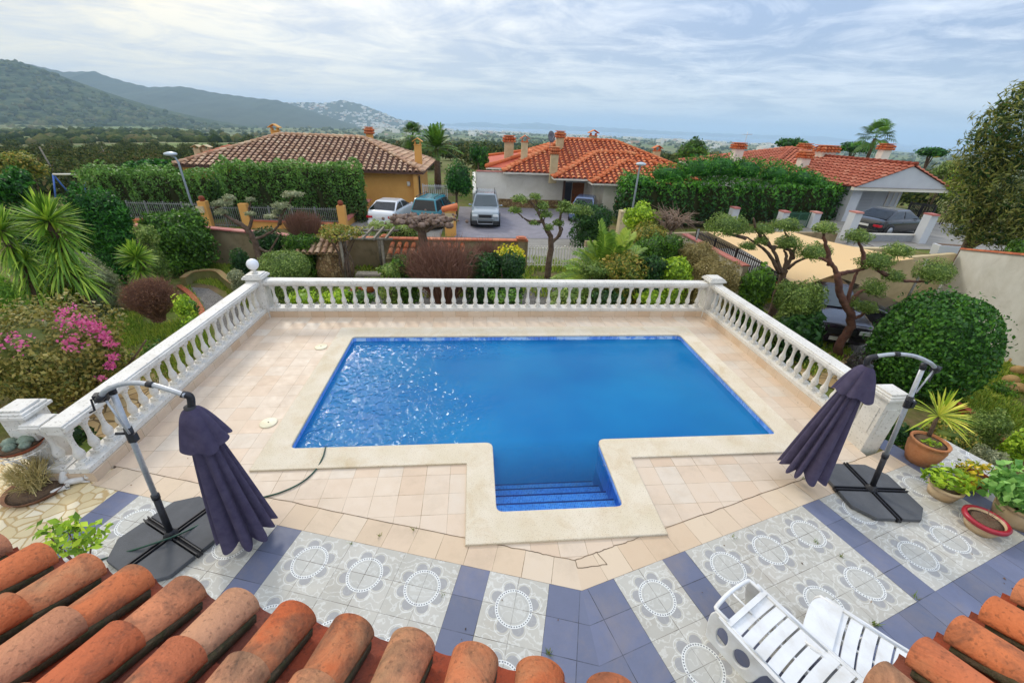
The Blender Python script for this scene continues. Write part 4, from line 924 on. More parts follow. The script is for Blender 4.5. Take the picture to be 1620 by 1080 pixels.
vs = [(TS, .002), (6.603, .002), (6.603, -.30), (8.5, -.30), (8.5, 3.0), (TS, 3.0)]; mb.prism(vs, -1.3, -.002); o = mb.build('stone_terrace', M_crazy); o.location = (AX, AY, 0); o.rotation_euler = (0, 0, math.atan2(SA, -CA)); struct(o)
def groundsheet(name, uv, mat, z=.03, base=-1.12, kind='structure'):
    P = [G(u, v, base) for u, v in uv]; mb = MB(); mb.add([(p[0], p[1], gz(p[0], p[1])+z) for p in P], [tuple(range(len(P)))], .5); return struct(mb.build(name, mat), kind)
groundsheet('garden_path', [(296, 452), (330, 455), (360, 475), (400, 492), (440, 500), (420, 540), (350, 540), (335, 510), (315, 480)][::-1], M_gravel)
groundsheet('garden_path', [(115, 620), (190, 562), (230, 565), (300, 555), (330, 600), (200, 700), (90, 680)][::-1], M_crazyg)
groundsheet('gravel_path', [(1250, 545), (1290, 500), (1370, 485), (1400, 520), (1370, 590), (1330, 590)][::-1], M_gravel)
groundsheet('gravel_path', [(450, 500), (1100, 500), (1100, 452), (450, 452)], M_gravel, .02)
groundsheet('garden_path', [(1270, 600), (1250, 560), (1330, 555), (1380, 590), (1330, 620)], M_crazyg, .035)
M_grass = leafm('grass_blades', ['#4a6a20', '#64862e', '#84a040', '#9aa24a'], .3)
def grass(name, uv, n, h, mat, base=-1.12, w_=.012, lean=.5):
    P = [G(u, v, base)[:2] for u, v in uv]; xs = [p[0] for p in P]; ysx = [p[1] for p in P]; out = []
    def inside(x, y):
        c = False
        for (ax, ay), (bx, by) in zip(P, P[1:]+P[:1]):
            if (ay > y) != (by > y) and x < (bx-ax)*(y-ay)/(by-ay)+ax: c = not c
        return c
    while len(out) < n:
        x, y = min(xs)+(max(xs)-min(xs))*rg.random(), min(ysx)+(max(ysx)-min(ysx))*rg.random()
        if inside(x, y) and math.sin(x*2.1+y)+math.sin(y*2.7-x)+rg.random()*1.8 > .2: out.append((x, y))
    out = np.array(out); z = gh(out[:, 0], out[:, 1]); C = np.column_stack([out, z]); a = rg.random(n)*6.28; d = np.column_stack([np.cos(a), np.sin(a), 0*a]); e = np.column_stack([-np.sin(a), np.cos(a), 0*a])
    hh = (h*(.5+rg.random(n)))[:, None]; T_ = C+np.array([0, 0, 1.0])*hh+e*hh*lean*rg.normal(size=(n, 1)); V = np.stack([C-d*w_, C+d*w_, T_+d*w_*.3, T_-d*w_*.3], 1).reshape(-1, 3)
    return struct(mesh_np(name, V, np.arange(4*n).reshape(n, 4), rg.random(n), mat), 'stuff')
grass('grass', [(150, 640), (120, 560), (150, 500), (200, 470), (300, 450), (330, 500), (340, 560), (270, 600)], 26000, .09, M_grass)
grass('grass', [(280, 440), (330, 400), (420, 425), (560, 430), (560, 455), (450, 480), (400, 490), (340, 450)], 16000, .09, M_grass)
grass('grass', [(1460, 620), (1520, 560), (1620, 580), (1700, 640), (1680, 700), (1560, 680)], 16000, .08, M_grass)
grass('ground_cover', [(600, 470), (1100, 470), (1150, 420), (850, 400), (560, 415)], 9000, .14, M_grass, w_=.03)
grass('ground_cover', [(1120, 470), (1290, 600), (1350, 560), (1200, 440)], 7000, .12, M_grass, w_=.03)
# low retaining edges of the beds
def edging(label, uv, h, w_, mat, cap=None, base=-1.12, cat='garden edging'):
    P = [G(u, v, base) for u, v in uv]; P = [np.array([p[0], p[1], gz(p[0], p[1])]) for p in spl(P, 4)]; rt = thing('garden_edging', label, cat, P[0].tolist())
    mb = MB(); mc = MB()
    for a, b in zip(P[:-1], P[1:]):
        t = b-a; L_ = np.linalg.norm(t[:2]); an = math.atan2(t[1], t[0]); m = (a+b)/2; mb.box((m[0], m[1], m[2]+h/2), (L_+.02, w_, h), an)
        k = max(1, int(L_/.24))
        for i in range(k): q = a+t*(i+.5)/k; mc.box((q[0], q[1], m[2]+h+.02), (L_/k-.012, w_+.04, .04), an+(random.random()-.5)*.08)
    mb.build('wall', mat, rt); mc.build('cap', cap or M_brick, rt)
M_render = pm('stained_render', '#9f8f72', '#857556', 1.2, .9, .2, 30, stain=('#4f4734', .7), sscale=1.8)
M_moss = pm('mossy_render', '#8a8052', '#6f7038', 1.5, .95, .3, 20)
edging('curved mossy retaining wall with a brick cap above the gravel path', [(293, 452), (310, 440), (345, 438), (365, 455), (400, 478), (428, 484)], .35, .16, M_moss, pm('mossy_brick', '#8f6a48', '#7f7440', 3, .9))
edging('curved row of red edging bricks beside the dry round shrub', [(283, 452), (303, 468), (318, 490), (324, 512)], .06, .12, M_brick)
edging('terracotta edging tiles in the grass right of the round bush', [(1500, 640), (1530, 660), (1560, 690), (1620, 730)], .14, .10, M_brick)
# ------------------------------------------------------------------ boundary walls
def wall(label, P, h0, th, mat, name='garden_wall', cat='wall', cap=None, capmat=None, capw=.08, pil=(), bottom=-1.6, capseg=.0):
    """P = [(x, y, ztop)]"""
    rt = thing(name, label, cat, (P[0][0], P[0][1], bottom)); mb = MB(); mc = MB()
    for a, b in zip(P[:-1], P[1:]):
        a, b = np.array(a, float), np.array(b, float); t = unit([b[0]-a[0], b[1]-a[1], 0]); n = np.array([-t[1], t[0], 0])*th/2; bz = np.array([0, 0, 1])
        A0, A1, B0, B1 = a.copy(), a.copy(), b.copy(), b.copy(); A0[2] = B0[2] = bottom
        mb.add([A0-n, B0-n, B0+n, A0+n, A1-n, B1-n, B1+n, A1+n], [(3, 2, 1, 0), (4, 5, 6, 7), (0, 1, 5, 4), (1, 2, 6, 5), (2, 3, 7, 6), (3, 0, 4, 7)], .5)
        if cap:
            n2 = n*(1+capw*2/th); A, B = a+bz*.001, b+bz*.001; L_ = np.linalg.norm(B-A); k = max(1, int(L_/capseg)) if capseg else 1
            for i in range(k):
                g = .006/L_*(1 if capseg else 0); q0, q1 = A+(B-A)*(i/k+g), A+(B-A)*((i+1)/k-g); mc.add([q0-n2, q1-n2, q1+n2, q0+n2]+[q0-n2*.9+bz*cap, q1-n2*.9+bz*cap, q1+n2*.9+bz*cap, q0+n2*.9+bz*cap], [(3, 2, 1, 0), (4, 5, 6, 7), (0, 1, 5, 4), (1, 2, 6, 5), (2, 3, 7, 6), (3, 0, 4, 7)])
    mb.build('wall_face', mat, rt)
    if cap: mc.build('coping_tiles', capmat, rt)
    for (x, y, z, s) in pil:
        m2 = MB(); m2.box((x, y, (bottom+z)/2), (s, s, z-bottom)); p = m2.build('pillar', mat, rt); m3 = MB(); m3.box((x, y, z+.03), (s+.1, s+.1, .06)); m3.box((x, y, z+.08), (s*.8, s*.8, .04)); m3.build('cap', capmat or mat, p)
    return rt
M_cap = pm('terracotta_cap', 0, rnd=['#b86440', '#c4714a', '#a8573a', '#c98058'], rough=.8, stain=('#6a5040', .4), sscale=4)
M_capr = pm('pink_cap', 0, rnd=['#b5726a', '#a86058', '#c08478'], rough=.8, stain=('#6a5040', .4), sscale=4)
w1 = [D(228, 393, 18.4), D(340, 361, 18.2), D(425, 375, 18), D(505, 380, 18)]; for_p = D(838, 372, 18)
wall('stained garden wall at the left in front of the orange fence', [(p[0], p[1], p[2]) for p in (D(190, 356, 18.4), D(330, 361, 18.2), D(450, 372, 18.0), D(512, 376, 18))], 1, .2, M_render, cap=.05, capmat=M_capr, capseg=.5)
P = [D(522, 388, 18), D(610, 386, 18), D(700, 384, 18), D(835, 383, 18)]
wall('stained garden wall with terracotta coping in front of the parked cars', [(p[0], p[1], -.03) for p in P], 1, .2, M_render, cap=.05, capmat=M_cap, capseg=.3, pil=[(P[3][0]-.3, 18.0, .05, .34), (P[1][0], 18.02, .04, .2)])
P = [D(925, 388, 18.4), D(1030, 392, 18.6), D(1092, 378, 19)]
wall('rendered garden wall behind the feather palm', [(p[0], p[1], -.1) for p in P], 1, .2, M_render)
wall('pale garden wall with pink coping along the carport', [(10.15, 18.9, .16), (10.15, 13.9, .16)], 1, .2, pm('pale_render', '#c9c2b4', '#a79f8e', 1.5, .9, .1, 30, stain=('#7a6f5c', .5), sscale=2), cap=.05, capmat=M_capr, capw=.06, capseg=.4)
M_wwall = pm('white_render', '#c9c8c0', '#b8b6ab', 1.1, .9, .08, 30, stain=('#8f8b7c', .35), sscale=1.5)
wall('tall off white wall with a terracotta coping at the right edge', [(17.6, 13.0, 1.15), (15.6, 8.7, 2.0), (14.3, 6.0, 2.3)], 1, .2, M_wwall, cap=.06, capmat=M_cap, capw=.05, capseg=.3)
M_cream2 = pm('beige_render', '#cdbd98', '#b9a882', 1.2, .9, .05, stain=('#8f8262', .4), sscale=1.6)
wall('beige rendered wall behind the shade sail', [(12.6, 12.9, .65), (17.4, 13.1, 1.0)], 1, .18, M_cream2)
# street, drives
M_asph = pm('asphalt', '#77747c', '#85828a', 2.5, .9, .15, 120); M_road = pm('street_concrete', '#8d8a84', '#7d7a74', 1.5, .9)
mb = MB()
def terr(mb, x0, x1, y0, y1, nx, ny, dz):
    vs = []; 
    for i in range(nx+1):
        for j in range(ny+1):
            x = x0+(x1-x0)*i/nx; y = y0+(y1-y0)*j/ny; vs.append((x, y, gz(x, y)+dz))
    mb.add(vs, [(i*(ny+1)+j, (i+1)*(ny+1)+j, (i+1)*(ny+1)+j+1, i*(ny+1)+j+1) for i in range(nx) for j in range(ny)], .5)
terr(mb, -19, 30, 18.8, 23.6, 70, 8, .03); struct(mb.build('street', M_road))
mb = MB(); terr(mb, -1.1, 8.2, 23.6, 33.4, 12, 12, .045); struct(mb.build('driveway', M_asph))
mb = MB(); terr(mb, -7.6, -1.9, 23.6, 31, 8, 12, .04); struct(mb.build('driveway', M_road))
mb = MB(); terr(mb, 20.2, 34, 19.5, 30, 20, 16, .04); struct(mb.build('driveway', M_road))
mb = MB(); terr(mb, 10.3, 19, 9.8, 18.8, 14, 14, .04); struct(mb.build('carport_floor', M_gravel))
# ------------------------------------------------------------------ houses
def xf(ox, oy, a):
    ca, sa = math.cos(a), math.sin(a)
    return lambda x, y, z=0: np.array([ox+x*ca-y*sa, oy+x*sa+y*ca, z])
def hip_roof(root, F, x0, x1, y0, y1, ze, sl, tm, bm, fm, pitch=.42, expo=.45, sides='frlb', fascia=.14, hiptile=True):
    hw = (y1-y0)/2; vert = (x1-x0) < (y1-y0)
    if vert: hw = (x1-x0)/2; ra, rb = (x0+hw, y0+hw), (x0+hw, y1-hw)
    else: ra, rb = (x0+hw, y0+hw), (x1-hw, y0+hw)
    zr = ze+hw*sl; c = [F(x0, y0, ze), F(x1, y0, ze), F(x1, y1, ze), F(x0, y1, ze)]; A, B = F(*ra, zr), F(*rb, zr)
    if vert: faces = {'f': [c[0], c[1], A], 'r': [c[1], c[2], B, A], 'b': [c[2], c[3], B], 'l': [c[3], c[0], A, B]}
    else: faces = {'f': [c[0], c[1], B, A], 'r': [c[1], c[2], B], 'b': [c[2], c[3], A, B], 'l': [c[3], c[0], A]}
    mt = MB(); mbs = MB()
    for k, P in faces.items():
        mbs.add(P, [tuple(range(len(P)))], random.random())
        if k in sides:
            m_, ud, vd, nn = tiled(P, pitch, expo, pitch*.30, 5, 0, .45, .03, 1.05, eave=.06); n0 = len(mt.v); mt.v += [tuple(np.array(v)+nn*.015) for v in m_.v]; mt.f += [tuple(i+n0 for i in f) for f in m_.f]; mt.r += m_.r; mt.sm += m_.sm
    if hiptile:
        for a, b in ((c[0], A), (c[1], B if not vert else A), (A, B), (c[2], B), (c[3], A if not vert else B)):
            L_ = np.linalg.norm(b-a); k = max(1, int(L_/expo)); n = np.array([0, 0, .07])
            for i in range(k): mt.tube([a+(b-a)*i/k+n*1.25, a+(b-a)*((i+1.1)/k)+n*.9], [pitch*.34, pitch*.27], 7, True)
    o = mbs.build('roof', bm, root); mt.build('roof_tiles', tm, o)
    mf = MB()
    for a, b in ((c[0], c[1]), (c[1], c[2]), (c[2], c[3]), (c[3], c[0])):
        t = unit(b-a); n = np.array([t[1], -t[0], 0]); mf.slab([a-np.array([0, 0, fascia])-n*.02, b-np.array([0, 0, fascia])-n*.02, b-n*.02-np.array([0, 0, .02]), a-n*.02-np.array([0, 0, .02])], -n, .06)
    u = [q-np.array([0, 0, fascia]) for q in c]; mf.add(u, [(3, 2, 1, 0)], .5); mf.build('eaves', fm, o)
    return o, (A, B, zr)
def hbox(mb, F, x0, x1, y0, y1, z0, z1): 
    vs = [F(x0, y0, z0), F(x1, y0, z0), F(x1, y1, z0), F(x0, y1, z0), F(x0, y0, z1), F(x1, y0, z1), F(x1, y1, z1), F(x0, y1, z1)]
    mb.add(vs, [(3, 2, 1, 0), (4, 5, 6, 7), (0, 1, 5, 4), (1, 2, 6, 5), (2, 3, 7, 6), (3, 0, 4, 7)], .5)
def part(root, name, F, dims, mat, bevel=0):
    mb = MB(); hbox(mb, F, *dims); return mb.build(name, mat, root, bevel)
def chimney(root, c, w_, h, wm, style, tm):
    """c = foot of the visible shaft, style: tiled crown 'crown' or small pitched cap 'house'"""
    mb = MB(); mb.box((c[0], c[1], c[2]+h/2-.6), (w_, w_*.8, h+1.2)); o = mb.build('chimney', wm, root); z = c[2]+h
    mc = MB()
    if style == 'crown':
        for k in range(2):
            n = 5
            for sx in (-1, 1):
                for i in range(n): q = (i/(n-1)-.5)*w_; mc.tube([(c[0]+q, c[1]+sx*w_*.36, z+.02+k*.2), (c[0]+q*1.15, c[1]+sx*w_*.62, z-.06+k*.2)], [.07, .085], 6)
            for sy in (-1, 1):
                for i in range(3): q = (i/2-.5)*w_*.8; mc.tube([(c[0]+sy*w_*.45, c[1]+q, z+.02+k*.2), (c[0]+sy*w_*.72, c[1]+q, z-.06+k*.2)], [.07, .085], 6)
            mc.box((c[0], c[1], z+.06+k*.2), (w_*.92, w_*.72, .12))
        mc.box((c[0], c[1], z+.36), (w_*1.25, w_, .06))
    else:
        for sx in (-1, 1): mc.box((c[0]+sx*w_*.38, c[1], z+.11), (w_*.16, w_*.7, .22))
        mc.box((c[0], c[1], z+.01), (w_*1.15, w_*.95, .05))
        for sx in (-1, 1):
            mc.slab([(c[0], c[1]-w_*.6, z+.44), (c[0], c[1]+w_*.6, z+.44), (c[0]+sx*w_*.75, c[1]+w_*.6, z+.20), (c[0]+sx*w_*.75, c[1]-w_*.6, z+.20)], (0, 0, 1), .05)
    mc.build('cap', tm, o); return o
def window(root, F, x0, x1, z0, z1, y, fm, gm, name='window', th=.05):
    mb = MB(); w_ = .07
    hbox(mb, F, x0, x1, y-th, y, z0, z0+w_); hbox(mb, F, x0, x1, y-th, y, z1-w_, z1); hbox(mb, F, x0, x0+w_, y-th, y, z0+w_, z1-w_); hbox(mb, F, x1-w_, x1, y-th, y, z0+w_, z1-w_); hbox(mb, F, (x0+x1)/2-.02, (x0+x1)/2+.02, y-th, y, z0+w_, z1-w_)
    o = mb.build(name, fm, root); m2 = MB(); hbox(m2, F, x0+w_, x1-w_, y-.02, y-.006, z0+w_, z1-w_); m2.build('pane', gm, o); return o
M_glass = pm('window_glass', '#1c2730', '#26323c', 3, .06, spec=.8)
M_brownclay = claymat('brown_clay', ['#b08a6e', '#c8a484', '#dabd9e', '#b9927a', '#cfab8e', '#a07a60'], '#7a6250', .35, 1.2, .2)
M_redclay = claymat('red_clay', ['#c4663e', '#d07448', '#d6865c', '#c86c44', '#d89468'], '#96583c', .4, 1.2, .2)
M_pinkclay = claymat('pink_clay', ['#b86c54', '#c4785e', '#b0624c', '#cc866c'], '#8f5c4a', .4, 1.2, .2)
M_under = pm('roof_under', '#5a3a2a', '#4a3024', 3, .9); M_redunder = pm('roof_under_red', '#8a3a22', '#7a3420', 3, .9)
M_orange = pm('ochre_wall', '#dda65c', '#d29a50', .8, .85, .05, stain=('#b98448', .3), sscale=1)
M_brown = pm('brown_gutter', '#5a3e34', None, rough=.6); M_wht = pm('house_white', '#e4e0d6', '#d8d3c7', .8, .85, stain=('#b3ab98', .3), sscale=.8)
M_wht2 = pm('house_blue_white', '#c8ccd2', '#bcc0c8', .8, .85)
M_wood = pm('wood_door', '#8a4f24', '#6f3c1a', 6, .5)
I_ = xf(0, 0, 0)
oh = thing('orange_house', 'ochre house with a brown tiled hip roof behind the tall hedge', 'house', (-11.5, 36, -1.6))
part(oh, 'wall', I_, (-19.0, -4.2, 31.7, 40.5, -1.8, 1.22), M_orange)
part(oh, 'wall', I_, (-4.25, -3.95, 31.2, 31.75, -1.8, 1.22), M_orange)
hip_roof(oh, I_, -19.8, -3.5, 31.0, 41.2, 1.36, .36, M_brownclay, M_under, M_brown, .40, .42, 'frl')
for (u, v, y, w_, h, st) in ((439, 224, 37, .55, .75, 'house'), (585, 217, 38, .5, .35, 'crown'), (662, 248, 34, .5, .80, 'house')):
    c = D(u, v, y); chimney(oh, c, w_, h, M_orange, st, M_orange if st == 'house' else M_redclay)
window(oh, I_, -16.6, -15.7, -.35, .55, 31.69, M_wht, M_glass); 
mb = MB(); mb.lathe([(.12, 0), (.12, .3)], (-4.65, 31.62, .35), 10); mb.build('wall_lamp', M_wht, oh)
F_ = xf(-4.2, 31.7, R(90)); window(oh, F_, 1.5, 2.7, -.6, .8, -.01, M_brown, M_glass, 'side_door')
# small tiled house beyond on the left
sh = thing('house', 'small house with a pinkish roof and cream chimneys behind the ochre house', 'house', (-28.5, 52, -3))
part(sh, 'wall', I_, (-31.5, -22.6, 50.6, 57.4, -6, -.65), M_orange)
hip_roof(sh, I_, -32, -22, 50, 58, -.6, .42, M_pinkclay, M_redunder, M_brown, .6, .6, 'flr')
for u in (316, 330): chimney(sh, D(u, 247, 54), .7, .7, M_cream2, 'house', M_cream2)
# white house
wh = thing('white_house', 'white house with an orange red tiled roof of several hips above the grey car park', 'house', (9, 38, -1.6))
part(wh, 'wall', I_, (6.3, 17.4, 34.0, 44.6, -1.7, 1.26), M_wht); part(wh, 'wall', I_, (2.6, 6.3, 33.98, 44.6, -1.7, 1.28), M_wht)
part(wh, 'porch_wall', I_, (9.05, 9.6, 32.0, 34.0, -1.7, 1.1), M_wht); part(wh, 'wall', I_, (9.6, 14.5, 31.0, 36, -1.7, .96), M_wht)
part(wh, 'stone_base', I_, (2.0, 7.0, 33.90, 33.99, -1.7, -.72), M_rubble)
part(wh, 'porch_post', I_, (7.0, 7.16, 33.2, 33.36, -1.7, 1.1), M_brown); dr = part(wh, 'door', I_, (7.9, 8.85, 33.93, 33.995, -1.35, .66), M_wood); part(dr, 'handle', I_, (8.0, 8.04, 33.86, 33.93, -.4, -.2), M_blk)
part(wh, 'door_panel', I_, (7.25, 7.85, 33.95, 33.996, -1.35, .66), pm('dark_glass_panel', '#3b3f4c', None, rough=.2)); part(wh, 'door_frame', I_, (7.18, 8.95, 33.94, 33.992, .66, .76), M_wht2)
window(wh, I_, 10.6, 11.15, -.75, -.2, 30.99, M_wood, M_glass, 'window'); part(wh, 'meter_box', I_, (10.7, 10.95, 30.95, 30.999, .0, .2), M_wht2)
hip_roof(wh, I_, 2.3, 18.4, 33.2, 45, 1.36, .375, M_redclay, M_redunder, M_wht, .42, .42, 'flr')
hip_roof(wh, I_, 5.9, 17.2, 31.5, 40.0, 1.20, .375, M_redclay, M_redunder, M_wht, .42, .42, 'flr')
hip_roof(wh, I_, 8.5, 15.6, 30.4, 37.2, 1.06, .375, M_redclay, M_redunder, M_wht, .42, .42, 'flr')
mb = MB(); P = [D(772, 270, 35), D(800, 272, 35), D(905, 226, 40), D(870, 224, 43), D(800, 240, 43)]
hip_roof(wh, I_, 1.0, 9.5, 34.8, 46.0, 1.5, .22, M_redclay, pm('smooth_red_roof', '#bf5a3e', '#b24f36', 1, .8), M_wht, .5, 3.0, '', hiptile=True)
for (u, v, y, w_, h, st) in ((805, 240, 38, .75, .85, 'crown'), (829, 250, 35.5, .5, 1.15, 'house'), (876, 263, 33.0, .55, .95, 'crown'), (885, 230, 37.5, .6, .7, 'crown'), (937, 227, 39.5, .6, .6, 'house'), (1038, 246, 42, .6, .4, 'house')):
    c = D(u, v, y); chimney(wh, c, w_, h, M_cream2, st, M_redclay)
c = D(871, 217, 37); mb = MB(); K = 18; vs = [tuple(c)]; dd = unit([.55, -1, .25]); e1 = unit(np.cross(dd, [0, 0, 1])); e2 = np.cross(e1, dd)
for rr, dp in ((.22, .03), (.45, .12)): vs += [tuple(c+dd*dp+(e1*math.cos(2*math.pi*i/K)*.8+e2*math.sin(2*math.pi*i/K))*rr) for i in range(K)]
dish = thing('satellite_dish', 'dark round satellite dish on the ridge of the white house', 'satellite dish', c.tolist())
mb.add(vs, [(0, 1+i, 1+(i+1) % K) for i in range(K)]+[(1+i, 1+K+i, 1+K+(i+1) % K, 1+(i+1) % K) for i in range(K)], .5, True); o = mb.build('reflector', pm('dish_grey', '#5c5f66', None, rough=.5), dish); s_ = o.modifiers.new('s', 'SOLIDIFY'); s_.thickness = .02
mb = MB(); mb.tube([c, c-np.array([0, 0, .9])], .03, 6); mb.tube([c-e2*.4, c+dd*.45], .015, 5); mb.build('mast', M_alu, dish)
wall('long white wall beside the grey car, below the white house', [(.2, 34.15, 1.25), (2.6, 34.15, 1.25)], 1, .3, M_wht, cap=.06, capmat=M_capr, capw=.06, capseg=.5)
wall('white side wall receding left of the grey car', [(.05, 30.0, .2), (.05, 34.1, 1.2)], 1, .22, M_wht)
# right house
rh = thing('white_house', 'long white house with a salmon tiled roof and white gable at the right', 'house', (28, 34, -1))
part(rh, 'wall', I_, (22.4, 34.6, 32.3, 44, -1.5, 1.72), M_wht2); part(rh, 'wall', I_, (25.5, 31.1, 28.6, 32.4, -1.5, 1.7), M_wht2); part(rh, 'gable_post', I_, (25.2, 25.9, 26.5, 28.6, -1.5, 1.7), M_wht2)
mb = MB(); mb.slab([(24.75, 26.05, 1.78), (31.75, 26.05, 1.78), (28.25, 26.05, 3.12)], (0, 1, 0), .12); mb.build('gable', M_wht2, rh)
part(rh, 'beam', I_, (24.7, 31.8, 26.0, 26.25, 1.58, 1.78), M_wht)
gd = part(rh, 'garage_door', I_, (26.4, 28.9, 28.53, 28.59, -.6, 1.35), pm('shutter_grey', '#b4b8be', None, rough=.5)); mb = MB()
for i in range(9): hbox(mb, I_, 26.4, 28.9, 28.50, 28.529, -.58+i*.215, -.40+i*.215)
mb.build('slats', pm('shutter_slat', '#bcc0c6', None, rough=.5), gd)
window(rh, I_, 30.0, 30.9, .2, 1.3, 28.59, M_wht, M_wht2)
mt, *_ = tiled([(24.7, 38, 1.80), (24.7, 25.95, 1.80), (28.25, 25.95, 3.18), (28.25, 38, 3.18)], .42, .42, .125, 5, 0, .45, .03, 1.05, .06); o = mt.build('gable_roof', M_pinkclay, rh)
mt, *_ = tiled([(31.8, 25.95, 1.80), (31.8, 38, 1.80), (28.25, 38, 3.18), (28.25, 25.95, 3.18)], .42, .42, .125, 5, 0, .45, .03, 1.05, .06); mt.build('roof_tiles', M_pinkclay, o)
mb = MB(); mb.add([(24.7, 25.95, 1.78), (28.25, 25.95, 3.16), (28.25, 38, 3.16), (24.7, 38, 1.78), (31.8, 25.95, 1.78), (31.8, 38, 1.78)], [(0, 1, 2, 3), (4, 5, 2, 1), (0, 3, 5, 4)], .5)
for i in range(26): mb.tube([(28.25, 25.9+i*.45, 3.27), (28.25, 26.4+i*.45, 3.24)], [.14, .11], 7)
mb.build('roof_under', M_redunder, o)
hip_roof(rh, I_, 21.6, 35.5, 31.2, 45.2, 1.85, .25, M_pinkclay, M_redunder, M_wht, .42, .42, 'fl')
for (u, v, y, w_, h, st) in ((1165, 246, 38, .8, .65, 'crown'), (1268, 264, 33, .7, .75, 'crown'), (1303, 250, 34, 1.1, .55, 'crown'), (1272, 238, 39, .8, .2, 'crown'), (1399, 240, 36, .75, .25, 'crown')):
    c = D(u, v, y); chimney(rh, c, w_, h, M_wht, st, M_redclay)
c = D(1176, 235, 38); an = thing('tv_antenna', 'thin metal television aerial behind the left chimney of the right house', 'antenna', c.tolist()); mb = MB(); mb.tube([c-np.array([0, 0, .8]), c+np.array([0, 0, 1.3])], .025, 5)
for i in range(5): mb.tube([c+np.array([-.35+i*.15, -.25, 1.1]), c+np.array([-.35+i*.15, .25, 1.1])], .012, 4)
mb.tube([c+np.array([-.4, 0, 1.1]), c+np.array([.5, 0, 1.15])], .015, 4); mb.build('aerial', M_alu, an)
# ------------------------------------------------------------------ vegetation helpers
def at(u, v, y, dz=0): p = D(u, v, y); return p
def base_at(u, v, y): p = D(u, v, y); return np.array([p[0], p[1], gz(p[0], p[1])])
def shrub(label, u, v, y, w_, h_, leaf, size=.09, name='shrub', cat='shrub', dens=1.0, lobes=0, low=-.8, a=.16, stems=True, group=None, asp=.5, depth=.35, box=0, dy=None, withcore=True):
    """shrub centred on photo pixel (u, v) at distance y, w_ x h_ pixels big"""
    c = D(u, v, y); k = px(c); rx, rz = w_/2/k*wide(u), h_/2/k/.93*wide(810+v-540); g = gz(c[0], c[1]); ry = dy or rx
    rt = thing(name, label, cat, (c[0], c[1], g), group=group)
    bl = [(c, (rx, ry, rz))]; skirt = None
    if name not in ('tree', 'ground_plant') and c[2]-rz*.8-g > .05:
        hh = (c[2]-g); skirt = ((c[0], c[1], g+hh*.45), (rx*.86, ry*.86, hh*.5))
    if lobes:
        bl = [(c, (rx*.8, ry*.8, rz*.85))]
        for i in range(lobes):
            a_ = i*2.4+rg.random(); bl.append((c+np.array([math.cos(a_)*rx*.55, math.sin(a_)*ry*.55, (rg.random()-.35)*rz*.8]), (rx*(.32+.2*rg.random()), ry*.4, rz*(.35+.2*rg.random()))))
    if skirt: bl.append(skirt)
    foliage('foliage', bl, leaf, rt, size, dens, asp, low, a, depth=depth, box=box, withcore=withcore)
    if stems:
        mb = MB()
        for i in range(5):
            e = rg.normal(size=2)*rx*.25; mb.tube([(c[0]+e[0]*.3, c[1]+e[1]*.3, g-.05), (c[0]+e[0], c[1]+e[1], c[2])], [.035, .02], 5)
        mb.build('stems', M_bark, rt)
    return rt
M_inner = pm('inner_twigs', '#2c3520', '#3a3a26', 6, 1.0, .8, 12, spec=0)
def hedge(label, A, B, th, z0, z1, leaf, size, dens=1.0, cat='hedge', wav=.12, name='hedge'):
    """clipped hedge between ground points A and B"""
    A, B = np.array(A, float), np.array(B, float); L_ = np.linalg.norm(B[:2]-A[:2]); t = unit([B[0]-A[0], B[1]-A[1], 0]); nn = np.array([t[1], -t[0], 0]); rt = thing(name, label, cat, ((A[0]+B[0])/2, (A[1]+B[1])/2, z0))
    H = z1-z0; per = 2*H+th; n = int(dens*L_*per*2.0/(size*size*.45)); s = rg.random(n)*L_; q = rg.random(n)*per
    lumpn = np.sin(s*1.9+1)*.5+np.sin(s*4.3+2)*.3+np.sin(s*9+q*3)*.35
    off = np.where(q < H, th/2, np.where(q < H+th, th/2-(q-H), -th/2)); hh = np.where(q < H, q, np.where(q < H+th, H, H-(q-H-th)))
    N = np.where((q < H)[:, None], nn, np.where((q < H+th)[:, None], np.array([0, 0, 1.0]), -nn))
    dp = rg.random(n)**2.5*.30; P = A+t*s[:, None]; P[:, 2] = z0; P = P+nn*off[:, None]+np.array([0, 0, 1.0])*hh[:, None]+N*(lumpn*wav-dp)[:, None]
    ends = int(dens*2*H*th*2.0/(size*size*.45)); E_ = np.where(rg.random(ends) < .5, 0, L_); Pe = A+t*E_[:, None]+nn*((rg.random(ends)-.5)*th)[:, None]; Pe[:, 2] = z0+rg.random(ends)*H; Ne = np.where((E_ > 0)[:, None], t, -t); Pe += Ne*(rg.normal(size=(ends, 1))*.08)
    P = np.vstack([P, Pe]); N = np.vstack([N, Ne]); V, F = leafquads(P, N+np.array([0, 0, .35]), size, .42)
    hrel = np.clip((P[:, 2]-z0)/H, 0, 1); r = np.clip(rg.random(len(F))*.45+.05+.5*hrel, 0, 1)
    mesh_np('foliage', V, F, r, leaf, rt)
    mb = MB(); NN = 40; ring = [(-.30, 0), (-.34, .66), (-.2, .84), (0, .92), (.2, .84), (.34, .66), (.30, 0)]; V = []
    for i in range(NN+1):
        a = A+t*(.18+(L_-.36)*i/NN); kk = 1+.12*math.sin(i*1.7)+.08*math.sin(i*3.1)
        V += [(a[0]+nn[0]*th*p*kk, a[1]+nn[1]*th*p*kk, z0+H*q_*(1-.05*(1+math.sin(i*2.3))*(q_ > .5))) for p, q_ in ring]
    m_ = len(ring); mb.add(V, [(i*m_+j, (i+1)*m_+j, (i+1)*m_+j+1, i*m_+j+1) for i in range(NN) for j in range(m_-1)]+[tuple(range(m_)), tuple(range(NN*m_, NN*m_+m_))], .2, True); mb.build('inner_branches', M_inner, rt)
    return rt
